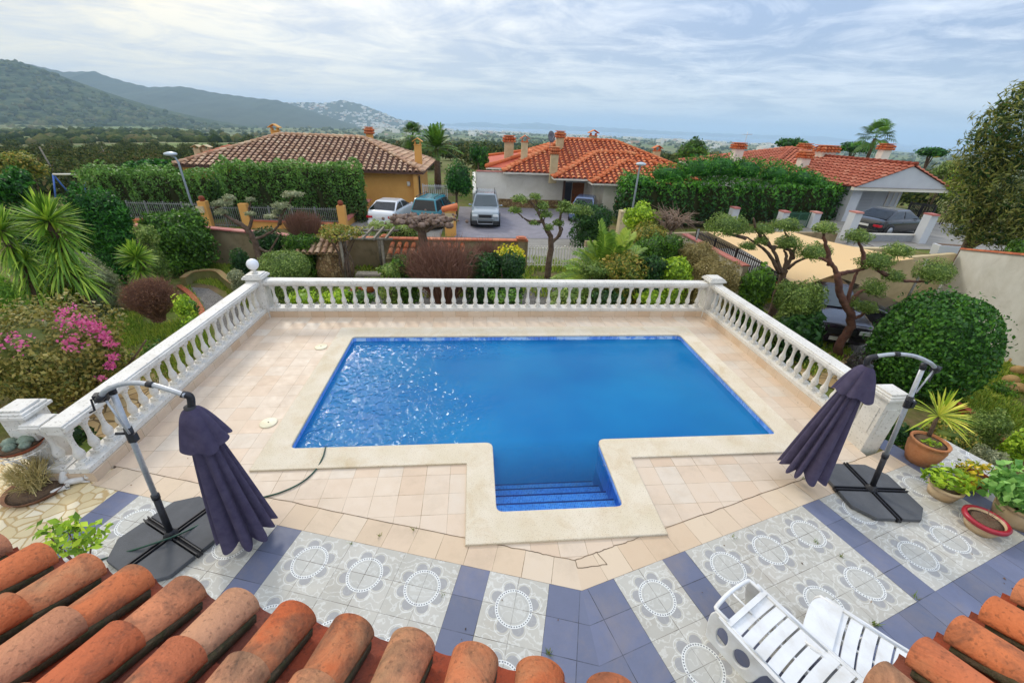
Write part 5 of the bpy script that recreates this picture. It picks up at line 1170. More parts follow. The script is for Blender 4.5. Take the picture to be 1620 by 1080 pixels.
def branch(mb, P, r0, r1, n=7): P = spl([np.array(p, float) for p in P], 5); k = len(P); mb.tube([p+rg.normal(size=3)*r0*.12 for p in P], [r0+(r1-r0)*i/(k-1) for i in range(k)], n)
def cloudtree(label, trunk_uv, y, r0, limbs, pads, leaf, bark=M_bark, size=.06, group=None, cat='tree', dy=.35):
    """cloud pruned tree: trunk and limbs as photo pixel paths at distance y (+ offset), pads = (u, v, w, h, dy)"""
    def Q(t): return D(t[0], t[1], y+(t[2] if len(t) > 2 else 0))
    b = Q(trunk_uv[0]); g = gz(b[0], b[1]); b[2] = min(b[2], g); rt = thing('cloud_pruned_tree', label, cat, (b[0], b[1], g), group=group)
    mb = MB(); P = [Q(t) for t in trunk_uv]; P[0][2] = g-.05; branch(mb, P, r0, r0*.62, 9); mb.build('trunk', bark, rt)
    for L_ in limbs: mb = MB(); branch(mb, [Q(t) for t in L_], r0*.5, r0*.2, 6); mb.build('limb', bark, rt)
    for (u, v, w_, h_, *q) in pads:
        c = D(u, v, y+(q[0] if q else 0)); k = px(c); cand = [p for L2 in limbs+[trunk_uv] for p in L2]; n_ = min(cand, key=lambda p: (p[0]-u)**2+1.5*(p[1]-v-h_*.4)**2); a0 = Q(n_)
        mb = MB(); bt = c-np.array([0, 0, h_*.2/k]); branch(mb, [a0, (a0+bt)/2+rg.normal(size=3)*.03, bt], r0*.24, r0*.13, 5)
        for _ in range(9): mb.tube([bt, bt+(rg.random(3)-.5)*np.array([w_*.8/k, w_*.7/k, h_*.7/k])+np.array([0, 0, .1*h_/k])], [r0*.08, r0*.03], 4)
        mb.build('limb', bark, rt); w_ *= wide(u); h_ *= wide(810+v-540); foliage('leaf_pad', [(c, (w_/2/k, w_/2/k*.85, h_/2/k/.95))], leaf, rt, size, .75, .42, -.55, .15, 5, .4)
    return rt
def palm(label, c, h, n, L_, leaf, name='palm_tree', cat='palm', trunk_r=.16, fan=False, group=None, droop=.55, minel=-.5, leaflets=26, lw=.028, ll=.42):
    c = np.array(c, float); rt = thing(name, label, cat, c.tolist(), group=group); top = c+np.array([0, 0, h])
    if h > .3: mb = MB(); mb.tube([c-np.array([0, 0, .2]), c+np.array([.03, 0, h*.5]), top], [trunk_r*1.25, trunk_r, trunk_r*.9], 9); mb.build('trunk', M_bark, rt)
    V = []; F = []; Rn = []
    for i in range(n):
        az = i*2.399+rg.random()*.4; el = minel+(1.35-minel)*(i/(n-1))**.8; d = np.array([math.cos(az)*math.cos(el), math.sin(az)*math.cos(el), math.sin(el)]); LL = L_*(.8+.3*rg.random())
        S_ = unit(np.cross(d, [0, 0, 1.0])); pts = [top+d*LL*t+np.array([0, 0, -1])*droop*LL*t**2.2*math.cos(el) for t in np.linspace(0, 1, 12)]; rr = rg.random()
        if fan:
            stem = [pts[0], pts[5]]; w_ = .02; k = len(V); V += [pts[0]-S_*w_, pts[0]+S_*w_, pts[6]+S_*w_, pts[6]-S_*w_]; F.append((k, k+1, k+2, k+3)); Rn.append(rr)
            cc = pts[6]; dd = unit(pts[7]-pts[5])
            for j in range(17):
                a = (j/16-.5)*4.2; e = dd*math.cos(a)+S_*math.sin(a); R_ = LL*.5*(.8+.2*math.cos(a)); m = cc+e*R_*.55+np.array([0, 0, .02]); tip = cc+e*R_+np.array([0, 0, -R_*.35]); q = unit(np.cross(e, np.cross(dd, S_)))*R_*.055; k = len(V)
                V += [cc, m-q, tip, m+q]; F.append((k, k+1, k+2, k+3)); Rn.append(rr)
            continue
        for j in range(11):
            k = len(V); V += [pts[j]-S_*.018, pts[j]+S_*.018, pts[j+1]+S_*.012, pts[j+1]-S_*.012]; F.append((k, k+1, k+2, k+3)); Rn.append(.8)
        for j in range(leaflets):
            t = .12+.88*j/leaflets; x = t*11; i0 = min(int(x), 10); p = pts[i0]+(pts[i0+1]-pts[i0])*(x-i0); tt = unit(pts[i0+1]-pts[i0]); up_ = np.cross(S_, tt); lf = ll*L_/1.6*math.sin(math.pi*(.12+.80*t))**.6
            for sg in (-1, 1):
                e = unit(tt*.75+S_*sg*1.0+up_*.35+rg.normal(size=3)*.06); m = p+e*lf*.5+up_*.0; tip = p+e*lf+np.array([0, 0, -lf*.22]); q = tt*lw*.5; k = len(V)
                V += [p-q*.5, m-q, tip, m+q]; F.append((k, k+1, k+2, k+3)); Rn.append(min(1, max(0, rr*.6+rg.random()*.4)))
    mesh_np('fronds', np.array(V), np.array(F), Rn, leaf, rt); return rt
def tree(label, c, h, crown_c, crown_r, leaf, nlobes=7, size=.25, name='tree', cat='tree', trunk_r=.12, dens=.7, group=None, asp=.5, spread=.55, bark=None, core_=True, depth=.45):
    c = np.array(c, float); cc = np.array(crown_c, float); cr_ = np.array(crown_r, float); rt = thing(name, label, cat, c.tolist(), group=group)
    bl = []
    for i in range(nlobes):
        d = unit(rg.normal(size=3)); d[2] = abs(d[2])*.9-.25; bl.append((cc+d*cr_*spread*(.8+.4*rg.random()), cr_*(.38+.18*rg.random())))
    mb = MB(); branch(mb, [c-np.array([0, 0, .2]), (c+cc)/2+rg.normal(size=3)*.08*h, cc], trunk_r, trunk_r*.5, 8)
    for b, _ in bl[:6]: branch(mb, [(c*.35+cc*.65), (cc+b)/2+np.array([0, 0, -.1]), b], trunk_r*.45, trunk_r*.12, 5)
    mb.build('trunk', bark or M_bark, rt); foliage('crown', bl, leaf, rt, size, dens, asp, -.9, .2, 3.5, depth, withcore=core_); return rt
# ------------------------------------------------------------------ the near garden, left
c = D(92, 552, 7.9); k = px(c); rt = thing('bougainvillea', 'big rounded bougainvillea bush with magenta flowers beyond the left balustrade', 'shrub', (c[0], c[1], gz(c[0], c[1])))
mixb = leafm('leaf_bougain', ['#3a4a26', '#55632f', '#7d7c44', '#8f8a52', '#4a5a34'])
foliage('foliage', [(c+np.array([-.1, 0, .0]), (1.12, 1.1, .92)), (c+np.array([-.9, .3, -.05]), (.9, .9, .75)), (c+np.array([.35, -.2, -.2]), (.75, .75, .65)), (c+np.array([0, 0, -.55]), (1.0, .9, .5))], mixb, rt, .075, .9, .6, -.85, .18, 4, .35)
P, N = [], []
for uu, vv, n_, sp, yy in ((118, 500, 90, .14, 7.6), (140, 508, 90, .10, 7.7), (155, 518, 110, .08, 7.7), (168, 530, 90, .06, 7.7), (175, 545, 60, .05, 7.7), (178, 565, 60, .05, 7.6), (182, 580, 60, .05, 7.5), (120, 533, 60, .10, 7.2), (118, 548, 30, .07, 7.1), (30, 540, 40, .12, 7.0), (170, 603, 26, .05, 7.3), (2, 532, 20, .08, 7.0), (105, 488, 40, .1, 7.8)):
    q = D(uu, vv, yy); P.append(q+rg.normal(size=(n_, 3))*sp*np.array([1, 1, .8])); N.append(np.tile([.3, -1, .5], (n_, 1)))
P = np.vstack(P); N = np.vstack(N); d_ = P-c; P = c+d_/np.linalg.norm(d_/np.array([1.22, 1.2, 1.02]), axis=1, keepdims=True)*(.97+.12*rg.random((len(P), 1))); V, F = leafquads(P, N, .05, .8); mesh_np('flowers', V, F, rg.random(len(F)), LF['pink'], rt)
mb = MB()
for i in range(9): e = rg.normal(size=2)*.25; branch(mb, [(c[0]-.1+e[0]*.4, c[1]+e[1]*.4, -1.2), (c[0]+e[0], c[1]+e[1], -.7), (c[0]+e[0]*2.2, c[1]+e[1]*2.2, c[2])], .04, .015, 5)
mb.build('stems', M_bark, rt)
# yuccas
def yucca(label, u, v, y, heads, L_, skirt=True):
    c = D(u, v, y); g = gz(c[0], c[1]); rt = thing('yucca', label, 'yucca', (c[0], c[1], g), group='yuccas in the left garden')
    mb = MB(); branch(mb, [(c[0], c[1], g-.1), (c[0]+.03, c[1], (g+c[2])/2), c], .11, .08, 8); mb.build('trunk', M_bark, rt)
    blades('leaf_crown', c, 230, L_, .05, LF['yucca'], rt, droop=.10, minel=-.5)
    if skirt:
        for i in range(heads): q = c+np.array([rg.normal()*.1, rg.normal()*.1, -.38*(i+1)]); blades('leaf_skirt', q, 110, L_*.85, .045, LF['yucca'], rt, droop=.7, minel=-1.0)
yucca('tall leafy yucca in the left garden behind the bougainvillea', 76, 350, 11.5, 4, .80)
yucca('yucca cut off by the left edge of the photo', 2, 366, 11.3, 4, .74); yucca('small single headed yucca in front of the dark bush', 216, 408, 13.2, 1, .58)
shrub('low spiky dark green clump at the left edge below the yuccas', 5, 470, 9.8, 60, 90, LF['yucca'], .16, asp=.15)
c = D(240, 474, 11.2); k = px(c); rt = thing('dry_shrub', 'rounded bare reddish brown shrub on the grass left of the balustrade', 'shrub', (c[0], c[1], gz(c[0], c[1])))
k /= .78; twigs('twigs', c+np.array([0, 0, .08]), (44/k, 44/k, 38/k), M_twigr, rt, 900, .006, base=c-np.array([0, 0, 46/k]), low=-.35)
P, N = crown_pts(2600, c+np.array([0, 0, .08]), (45/k, 45/k, 39/k), -.5, .08, depth=.3); V, F = leafquads(P, N, .05, .25, .3); mesh_np('dry_leaves', V, F, rg.random(len(F)), LF['dry'], rt)
# conifers and bushes at the left
shrub('dense bright green juniper mound behind the tall yucca', 160, 362, 15.5, 126, 130, LF['cedar'], .13, lobes=9, a=.2, asp=.3)
shrub('dark green conifer at the left edge above the yuccas', 18, 300, 17, 100, 64, LF['cedar'], .16, lobes=7, a=.2, asp=.3)
shrub('grey green sprawling shrub between the yuccas and the dry round shrub', 140, 445, 12.5, 110, 80, LF['grey'], .08, asp=.25, lobes=4, dens=.6)
shrub('loose undergrowth shrub of mixed leaves below the juniper mound', 110, 460, 12.2, 120, 60, LF['mixed'], .09, lobes=4)
shrub('big glossy dark green bush in front of the street lamp', 284, 376, 16.9, 116, 92, LF['green'], .12, lobes=11, asp=.55)
shrub('small olive pad shrub left of the big glossy bush', 232, 372, 14.6, 36, 30, LF['olive'], .07, stems=True)
shrub('clipped rounded grey green bush by the globe lamp', 449, 422, 13.6, 86, 46, LF['olive'], .06, a=.05, name='boxwood', dens=1.2)
shrub('small dark shrub at the foot of the stained wall', 380, 412, 15.5, 34, 36, LF['dark'], .07); shrub('dark green shrub behind the boxwood by the wall', 425, 384, 16.6, 60, 50, LF['dark'], .09, lobes=3)
shrub('leafy green shrub against the wall left of the stone oven', 478, 390, 16.4, 60, 46, LF['green'], .08, lobes=3); shrub('white flowered low plant on the raised bed', 373, 437, 14, 28, 20, LF['grey'], .06, stems=False)
for (u, v, y, w_, h_, lf, lab) in ((290, 486, 10.6, 30, 40, 'lime', 'bright green leafy clump beside the brick edging'), (305, 515, 10.0, 34, 26, 'lime', 'low lime green clump against the left balustrade'), (245, 555, 9.2, 40, 22, 'green', 'white flowering ground plant on the grass near the left balustrade'), (300, 485, 11.0, 30, 24, 'green', 'dark leafy clump behind the lime green one'), (285, 540, 9.4, 30, 16, 'yellow', 'small yellow flowering clump by the balustrade'), (120, 690, 5.9, 50, 40, 'dark', 'dark leaves seen between the left balusters'), (372, 474, 12.4, 30, 12, 'green', 'low green plants at the edge of the raised bed')):
    shrub(lab, u, v, y, w_, h_, LF[lf], .08, name='ground_plant', cat='plant', stems=False, dens=.7)
c = D(95, 850, 3.05); rt = thing('young_lemon_shoot', 'leafy lime green shoots rising behind the porch roof tiles', 'plant', (c[0], c[1], 0))
mb = MB(); Vv = []
for (u, v) in ((75, 845), (105, 832), (118, 838), (150, 843), (90, 870), (125, 862)):
    t_ = D(u, v, 3.0); branch(mb, [(c[0], c[1], 0), (c+t_)/2*np.array([1, 1, .6]), t_], .012, .005, 5)
    P = t_+rg.normal(size=(34, 3))*np.array([.06, .06, .07]); V, F = leafquads(P, np.tile([0, -.5, 1.0], (34, 1)), .085, .5); Vv.append(V)
mb.build('stems', M_twigr, rt); V = np.vstack(Vv); mesh_np('leaves', V, np.arange(len(V)).reshape(-1, 4), rg.random(len(V)//4), LF['lime'], rt)
# stone oven, pergola, bench, pots
c = D(527, 408, 16.5); g = gz(c[0], c[1]); ov = thing('stone_oven', 'round rubble stone barbecue with a small clay tiled roof below the orange pillar', 'stone oven', (c[0], c[1], g))
mb = MB(); mb.lathe([(.72, -.1), (.70, .5), (.60, .75), (.57, 1.15), (.55, 1.25)], (c[0], c[1], g), 20); mb.build('stone_body', M_rubble, ov)
x, y = c[0]-.3, c[1]; mt, *_ = tiled([(x-.9, y-.7, g+1.15), (x+.9, y-.7, g+1.15), (x+.9, y+.4, g+1.55), (x-.9, y+.4, g+1.55)], .24, .36, .08, 8, 0, .3, .02, 1.1); mt.build('tile_roof', M_brownclay, ov)
mb = MB(); mb.slab([(x-.9, y-.65, g+1.10), (x+.9, y-.65, g+1.10), (x+.9, y+.4, g+1.5), (x-.9, y+.4, g+1.5)], (0, 0, 1), .04); mb.box((c[0]+.1, c[1]+.35, g+1.45), (.5, .4, .7)); mb.build('chimney_block', M_rubble, ov)
pg_ = D(545, 400, 15.8); g = gz(pg_[0], pg_[1]); rt = thing('pergola', 'weathered wooden pergola with a climbing vine in front of the stained wall', 'pergola', (pg_[0], pg_[1], g)); M_oldwood = pm('old_wood', '#8f8878', '#6f675a', 9, .9, .4, 30)
for (u, y_) in ((541, 15.6), (548, 16.0), (606, 15.9), (601, 17.5)):
    p = D(u, 400, y_); mb = MB(); mb.tube([(p[0], p[1], gz(p[0], p[1])-.1), (p[0], p[1], .42)], .055, 8); mb.build('post', M_oldwood, rt)
a, b = D(538, 369, 15.8), D(612, 372, 15.9); mb = MB(); z = .48
mb.tube([(a[0], 15.8, z), (b[0]+.2, 15.9, z)], .05, 6); mb.tube([(a[0], 17.2, z), (b[0]+.2, 17.3, z)], .05, 6); mb.build('beams', M_oldwood, rt)
mb = MB()
for i in range(5): x = a[0]+(b[0]-a[0])*i/4; mb.box((x, 16.5, z+.08), (.07, 1.9, .08))
mb.build('rafters', M_oldwood, rt)
q = D(545, 368, 16.2); vn = foliage('vine', [(q, (.85, .8, .24)), (q+np.array([-.45, 0, .05]), (.4, .5, .2))], LF['mixed'], rt, .09, .6, .5, -.7, .3, withcore=False)
mb = MB()
for i in range(14): e = rg.normal(size=3)*np.array([.35, .3, .05]); p0 = D(541+8*rg.random(), 400, 15.6); branch(mb, [(p0[0]+rg.normal()*.05, p0[1], -1.2), (p0[0]+rg.normal()*.1, p0[1], -.3), tuple(q+e)], .03, .012, 5)
mb.build('vine_stems', M_bark, rt)
c = D(586, 423, 15.5); g = gz(c[0], c[1]); rt = thing('garden_bench', 'weathered stone bench under the pergola behind the clay pots', 'bench', (c[0], c[1], g)); mb = MB(); mb.box((c[0]+.2, c[1], g+.42), (1.5, .42, .09)); mb.build('seat', M_oldwood, rt)
for sx in (-.4, .75): mb = MB(); mb.box((c[0]+sx, c[1], g+.19), (.14, .36, .38)); mb.build('leg', M_oldwood, rt)
p = D(582, 439, 14.6); pot('larger empty terracotta pot under the pergola bench', (p[0], p[1], gz(p[0], p[1])), .24, .34, pm('orange_pot', '#b86a34', '#a55a28', 5, .7), foot=.62)
p = D(562, 442, 14.4); r_ = pot('smaller terracotta bowl with green shoots left of the empty pot', (p[0], p[1], gz(p[0], p[1])), .20, .18, pm('red_pot', '#b4502c', '#9c4022', 5, .7), foot=.7)
blades('shoots', np.array([p[0], p[1], gz(p[0], p[1])+.15]), 30, .22, .02, LF['lime'], r_, minel=.3)
c = D(627, 370, 18.6); hedge('clipped grey green box hedge behind the wall by the white car', (c[0]-1.1, 18.9, 0), (c[0]+1.0, 18.9, 0), .9, -1.3, .42, LF['olive'], .08)
x0, x1 = D(612, 392, 17.3)[0], D(735, 392, 17.3)[0]; ts = thing('lean_to_roof', 'strip of clay tiled lean-to roof along the terracotta topped wall', 'roof', ((x0+x1)/2, 17.3, -1.3))
mt, *_ = tiled([(x0, 16.95, -.47), (x1, 16.95, -.47), (x1, 17.85, -.2), (x0, 17.85, -.2)], .30, .5, .105, 10, .012, .3, .02, 1.1); mt.build('tiles', M_clay, ts); mb = MB(); mb.box(((x0+x1)/2, 17.35, -.50), (x1-x0, .85, .05), rx=.29)
for x in (x0+.1, (x0+x1)/2, x1-.1): mb.box((x, 17.1, -.95), (.14, .14, .85))
mb.build('frame', M_render, ts)
# pollarded plane tree
c = D(668, 400, 16.4); g = gz(c[0], c[1]); rt = thing('pollarded_tree', 'pollarded tree with a thick trunk and knobbly crown in front of the teal car', 'tree', (c[0], c[1], g)); q = D(668, 352, 16.4)
mb = MB(); branch(mb, [(c[0], c[1], g-.1), (c[0], c[1], -.4), (q[0], q[1], q[2]-.3)], .22, .17, 10)
mb.build('trunk', M_bark, rt); mb = MB()
for i in range(30):
    a = i*.7+rg.random(); rr = .25+.95*rg.random(); e = q+np.array([math.cos(a)*rr*1.05, math.sin(a)*rr*.6, -.05+.22*rg.random()+.12*(1-rr)]); branch(mb, [(q[0], q[1], q[2]-.4), (q+e)/2+np.array([0, 0, -.08]), e], .09, .06, 6); mb.ball(e, .10+.07*rg.random(), 5, sq=(1.2, 1, .8))
for i in range(140): e = q+np.array([rg.normal()*.6, rg.normal()*.4, .05+.2*rg.random()]); mb.ball(e, .035+.05*rg.random(), 3)
mb.build('knobbly_crown', pm('knobbly_bark', '#8f7a6c', '#6f584c', 9, .9, .8, 25, stain=('#a8968a', .5), sscale=7), rt)
# brown thickets and shrubs behind the far balustrade
for (u, v, y, w_, h_, lab) in ((700, 418, 12.8, 130, 70, 'wide thicket of bare reddish brown twigs behind the middle of the balustrade'), (770, 408, 14.2, 70, 50, 'smaller bare twiggy thicket left of the yellow flowers'), (480, 352, 17.2, 60, 36, 'thin bare shrub above the wall left of the oven')):
    c = D(u, v, y); k = px(c); g = gz(c[0], c[1]); rt = thing('bare_shrub', lab, 'shrub', (c[0], c[1], g), group='bare twiggy shrubs'); twigs('twigs', c, (w_/2/k, w_/2.6/k, h_/2/k), M_twigr, rt, int(w_*6), .008, base=(c[0], c[1], g), low=-.1)
for (u, v, y, w_, h_, lf, sz, lab) in ((640, 424, 13, 56, 44, 'green', .09, 'green shrub right of the stone bench'), (618, 432, 12.6, 40, 34, 'olive', .08, 'lower green shrub beside the bench legs'), (762, 424, 12.8, 60, 48, 'dark', .09, 'dark purplish green shrub left of the round dark bush'), (806, 420, 12.9, 52, 48, 'dark', .08, 'round dark bush under the yellow flowers'), (985, 424, 12.3, 84, 52, 'mixed', .08, 'rounded bush mottled yellow and green below the feather palm'), (940, 428, 12.2, 50, 30, 'olive', .08, 'low olive green bush at the foot of the feather palm'), (1032, 425, 12.2, 54, 44, 'dark', .09, 'dark bush right of the mottled bush'), (1068, 430, 12.0, 66, 40, 'lime', .11, 'bright green leafy bush left of the right corner post'), (1040, 395, 14.2, 80, 52, 'green', .09, 'green thicket behind the bright leafy bush'), (1135, 440, 11.6, 90, 66, 'tan', .06, 'tangled tan and grey shrub behind the right corner post'), (1105, 410, 13.5, 70, 50, 'tan', .06, 'tangled tan shrub along the pink topped wall')):
    shrub(lab, u, v, y, w_, h_, LF[lf], sz, lobes=4, dens=.9)
c = D(809, 401, 13.6); k = px(c); rt = shrub('flower topped shrub with yellow flowers by the wall pillar', 809, 405, 13.6, 44, 26, LF['lime'], .08, lobes=3, name='flowering_shrub'); P, N = crown_pts(420, D(809, 402, 13.6), (24/k, 22/k, 14/k), 0); V, F = leafquads(P, N, .08, .8); mesh_np('flowers', V, F, rg.random(len(F)), LF['sunny'], rt)
for i, (u, lf, lab) in enumerate(((480, 'lime', 'leafy plant behind the third gap from the left corner'), (530, 'lime', 'lime plant low behind the far balusters under the bench'), (570, 'green', 'green plant low behind the far balusters at the left'), (800, 'green', 'green plant low behind the far balusters in the middle'), (900, 'olive', 'olive plant low behind the far balusters right of the middle'), (960, 'dark', 'dark plant low behind the far balusters below the mottled bush'), (1030, 'lime', 'lime plant low behind the far balusters at the right'))):
    shrub(lab, u, 472, 11.2, 56, 26, LF[lf], .09, name='ground_plant', cat='plant', stems=False, dens=.7, lobes=3)
for i, (u, w_) in enumerate(((690, 14), (716, 12), (920, 16), (1010, 12), (1045, 14), (620, 16), (760, 12))):
    c = D(u, 476, 11.3); mb = MB(); mb.ball((c[0], c[1], gz(c[0], c[1])+.12), .2, 5, sq=(1+.5*random.random(), .8, .9)); o = mb.build('garden_rock', M_rubble); tag(o, 'brownish garden rock seen between the far balusters', 'rock', 'rocks behind the far balustrade')
# feather palm and others on the right
c = base_at(962, 420, 13.3); palm('low feather palm with arching fronds behind the far balustrade', c, .75, 36, 2.3, LF['palm'], trunk_r=.22, droop=.45, minel=-.05, leaflets=40, lw=.07, ll=.40)
shrub('dark rounded shrub left of the white gate pillar', 936, 346, 22, 74, 52, LF['dark'], .12, lobes=4); shrub('bright green bush above the feather palm', 1015, 345, 19, 62, 44, LF['lime'], .13, lobes=5)
shrub('brownish green bush below the bright green bush', 1025, 372, 17.5, 70, 40, LF['mixed'], .09, lobes=4)
c = base_at(1062, 400, 18); rt = thing('bare_tree', 'leafless pale branched tree right of the feather palm', 'tree', c.tolist()); q = D(1065, 352, 18); mb = MB(); branch(mb, [c, (c+q)/2+np.array([-.15, 0, 0]), q], .11, .07, 7)
for i in range(46):
    d = unit(rg.normal(size=3)); d[2] = abs(d[2])*.8; e = q+d*np.array([1.1, .8, .8])*(.6+.5*rg.random()); m = (q+e)/2+rg.normal(size=3)*.1; s0 = q-np.array([0, 0, .5*rg.random()]); mb.tube([s0, m, e], [.04, .025, .01], 5)
    for _ in range(3): mb.tube([m+(e-m)*rg.random(), e+rg.normal(size=3)*.25], [.012, .005], 3, False)
mb.build('branches', pm('pale_bark', '#a08a7a', '#86705f', 8, .9), rt); mb = MB(); p = D(1050, 352, 17.8); branch(mb, [c+np.array([-.2, 0, 0]), p], .16, .13, 8); mb.build('cut_trunk', M_bark, rt)
# cloud pruned olives
cloudtree('cloud pruned tree with a forked twisted trunk in front of the grey car', [(868, 412), (872, 385), (866, 365)], 16.0, .14, [[(866, 368), (856, 345), (848, 330), (838, 318), (826, 318)], [(856, 345), (850, 330), (848, 315)], [(872, 385), (885, 370), (886, 345), (892, 330), (905, 322)], [(860, 350), (840, 350), (828, 345)], [(884, 375), (890, 362)]],
  [(822, 316, 26, 14), (847, 312, 20, 12), (858, 327, 22, 18), (862, 340, 22, 14), (845, 353, 18, 10), (815, 333, 22, 12), (884, 353, 18, 14), (868, 360, 16, 12), (905, 332, 50, 16), (925, 335, 30, 14), (893, 322, 20, 10)], LF['olive'], size=.08)
cloudtree('small twisted cloud pruned olive beside the orange fence on the left', [(412, 412), (405, 390), (393, 365), (372, 350)], 15.6, .13, [[(393, 365), (398, 345), (393, 330)], [(400, 380), (420, 372), (438, 360), (442, 345)], [(442, 355), (446, 338), (456, 325)], [(372, 350), (355, 340), (340, 330)], [(405, 390), (425, 398), (440, 375)]],
  [(352, 322, 36, 12), (363, 313, 22, 9), (396, 316, 18, 8), (396, 338, 20, 8), (463, 308, 34, 10), (446, 326, 32, 12), (428, 343, 22, 9), (440, 335, 20, 9), (350, 336, 24, 10)], LF['grey'], size=.07)
cloudtree('cloud pruned olive with several limbs, nearest the right corner post', [(1234, 462), (1238, 440), (1236, 428)], 11.6, .125, [[(1234, 432), (1215, 400), (1196, 385), (1180, 375)], [(1236, 430), (1227, 405), (1218, 385), (1207, 370)], [(1240, 430), (1244, 405), (1240, 395)], [(1238, 435), (1252, 405), (1258, 385), (1245, 372)], [(1246, 425), (1262, 413), (1283, 405)], [(1225, 395), (1200, 370), (1192, 345)], [(1255, 410), (1248, 395), (1225, 390), (1210, 388)], [(1180, 377), (1160, 372), (1143, 370)]],
  [(1152, 359, 72, 36), (1207, 363, 40, 18), (1243, 357, 54, 24), (1246, 385, 46, 26), (1203, 381, 26, 16), (1183, 390, 30, 14), (1288, 401, 64, 30, -.3)], LF['olive'], size=.055)
cloudtree('tall reddish cloud pruned olive beside the round dark green bush', [(1323, 585), (1325, 550), (1345, 515), (1343, 492), (1330, 465), (1324, 432)], 9.4, .125, [[(1344, 505), (1342, 470), (1352, 440), (1360, 425)], [(1324, 435), (1318, 420), (1303, 410), (1295, 408)], [(1326, 434), (1345, 430), (1365, 425), (1385, 418)], [(1312, 420), (1310, 398), (1304, 380), (1303, 368)], [(1365, 425), (1366, 400), (1357, 382)], [(1385, 420), (1405, 410), (1420, 402)], [(1345, 480), (1360, 462), (1378, 458)], [(1385, 422), (1410, 440), (1440, 445), (1470, 447)], [(1345, 505), (1360, 500), (1372, 490)]],
  [(1305, 362, 46, 22), (1357, 375, 52, 24), (1421, 398, 54, 26), (1386, 414, 70, 32), (1413, 438, 44, 22), (1478, 433, 80, 40), (1381, 458, 48, 30), (1372, 487, 40, 22), (1350, 480, 30, 20)], LF['olive'], M_barkr, .045)
# shrubs along the right balustrade, the round bush
shrub('upright leafy green shrub behind the first right balusters', 1195, 455, 11.0, 62, 70, LF['green'], .14, lobes=5, asp=.3); shrub('loose shrub of small pale leaves behind the right balustrade', 1262, 478, 9.9, 90, 80, LF['olive'], .07, lobes=6, dens=.8, asp=.4)
shrub('broad leaved dark shrub leaning over the right balustrade', 1265, 520, 9.4, 84, 56, LF['dark'], .18, lobes=5, asp=.5, dens=.9)
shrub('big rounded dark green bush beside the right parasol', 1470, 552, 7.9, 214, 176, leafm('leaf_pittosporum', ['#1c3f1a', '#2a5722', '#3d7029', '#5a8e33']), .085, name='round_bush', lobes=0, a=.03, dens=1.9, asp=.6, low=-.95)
shrub('low purplish dark shrub between the tall olive and the round bush', 1352, 590, 8.2, 60, 70, LF['purple'], .07, lobes=4); shrub('grey leaved shrub behind the leafy pots at the right edge', 1562, 735, 4.6, 80, 60, LF['grey'], .07, lobes=4, asp=.25, dens=.8)
shrub('feathery green ground shrub beyond the brick edging', 1555, 675, 5.8, 90, 60, LF['olive'], .06, lobes=4, asp=.3); shrub('mixed small leaved plants behind the terracotta pot', 1500, 690, 5.6, 110, 60, LF['mixed'], .06, lobes=5); shrub('dark weeds on the grass below the white wall', 1585, 620, 7.5, 60, 36, LF['green'], .06, lobes=3)
shrub('low plants beside the right end post', 1425, 690, 5.7, 60, 50, LF['dark'], .06, lobes=3); shrub('succulent green plants at the right edge', 1615, 700, 5.2, 60, 60, LF['lime'], .08, lobes=3)
for i, (u, v) in enumerate(((1600, 600), (1612, 585), (1612, 612), (1596, 615), (1520, 618), (1610, 570))):
    c = G(u, v, -1.0); mb = MB(); mb.ball((c[0], c[1], gz(c[0], c[1])+.1), .17, 5, sq=(1.3, .9, .7+.4*random.random())); tag(mb.build('garden_rock', pm('ochre_rock', '#b0905c', '#8a6c42', 5, .9, .5)), 'ochre rock on the grass below the white wall', 'rock', 'ochre rocks by the white wall')
# ------------------------------------------------------------------ hedges, fence and gate along the street
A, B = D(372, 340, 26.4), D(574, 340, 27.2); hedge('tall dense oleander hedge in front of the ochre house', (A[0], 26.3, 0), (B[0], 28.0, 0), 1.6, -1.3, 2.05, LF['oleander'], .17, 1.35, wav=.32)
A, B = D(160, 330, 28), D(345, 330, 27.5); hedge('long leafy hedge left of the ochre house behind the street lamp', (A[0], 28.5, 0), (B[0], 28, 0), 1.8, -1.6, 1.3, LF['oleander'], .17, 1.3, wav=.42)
shrub('bright green clipped cypress hedge behind the left hedge', 235, 264, 33, 90, 22, LF['cedar'], .25, lobes=5, name='hedge', cat='hedge'); shrub('dark cone shaped shrub by the window of the ochre house', 353, 298, 27.2, 26, 44, LF['dark'], .12)
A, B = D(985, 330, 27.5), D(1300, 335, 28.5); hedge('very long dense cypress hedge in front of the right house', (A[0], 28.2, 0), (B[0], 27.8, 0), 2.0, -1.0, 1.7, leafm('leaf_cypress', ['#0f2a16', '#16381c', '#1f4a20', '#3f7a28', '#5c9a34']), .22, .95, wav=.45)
ct = thing('cypress_tops', 'feathery bright green growth standing above the long cypress hedge', 'hedge', (18, 28.4, 1.2)); bl = []
for (u, v, w_, h_) in ((1010, 287, 60, 22), (1060, 278, 90, 34), (1105, 268, 80, 40), (1140, 265, 80, 44), (1180, 270, 80, 40), (1225, 276, 80, 34), (1265, 282, 70, 30), (1290, 290, 40, 28)):
    q = D(u, v, 28.3); k = px(q); bl.append((q, (w_/2/k*wide(u), .9, h_/2/k)))
foliage('foliage', bl, leafm('leaf_cypress_top', ['#1b4620', '#2f6a28', '#4a8a2e', '#68a238']), ct, .2, .7, .3, -.8, .3, 4, .5)
tree('dark conifer shrub between the ochre house and the white wall', base_at(722, 335, 30), 3, D(723, 292, 30), (1.15, 1.1, 1.75), LF['cedar'], 9, .2, name='conifer', trunk_r=.1, asp=.3)
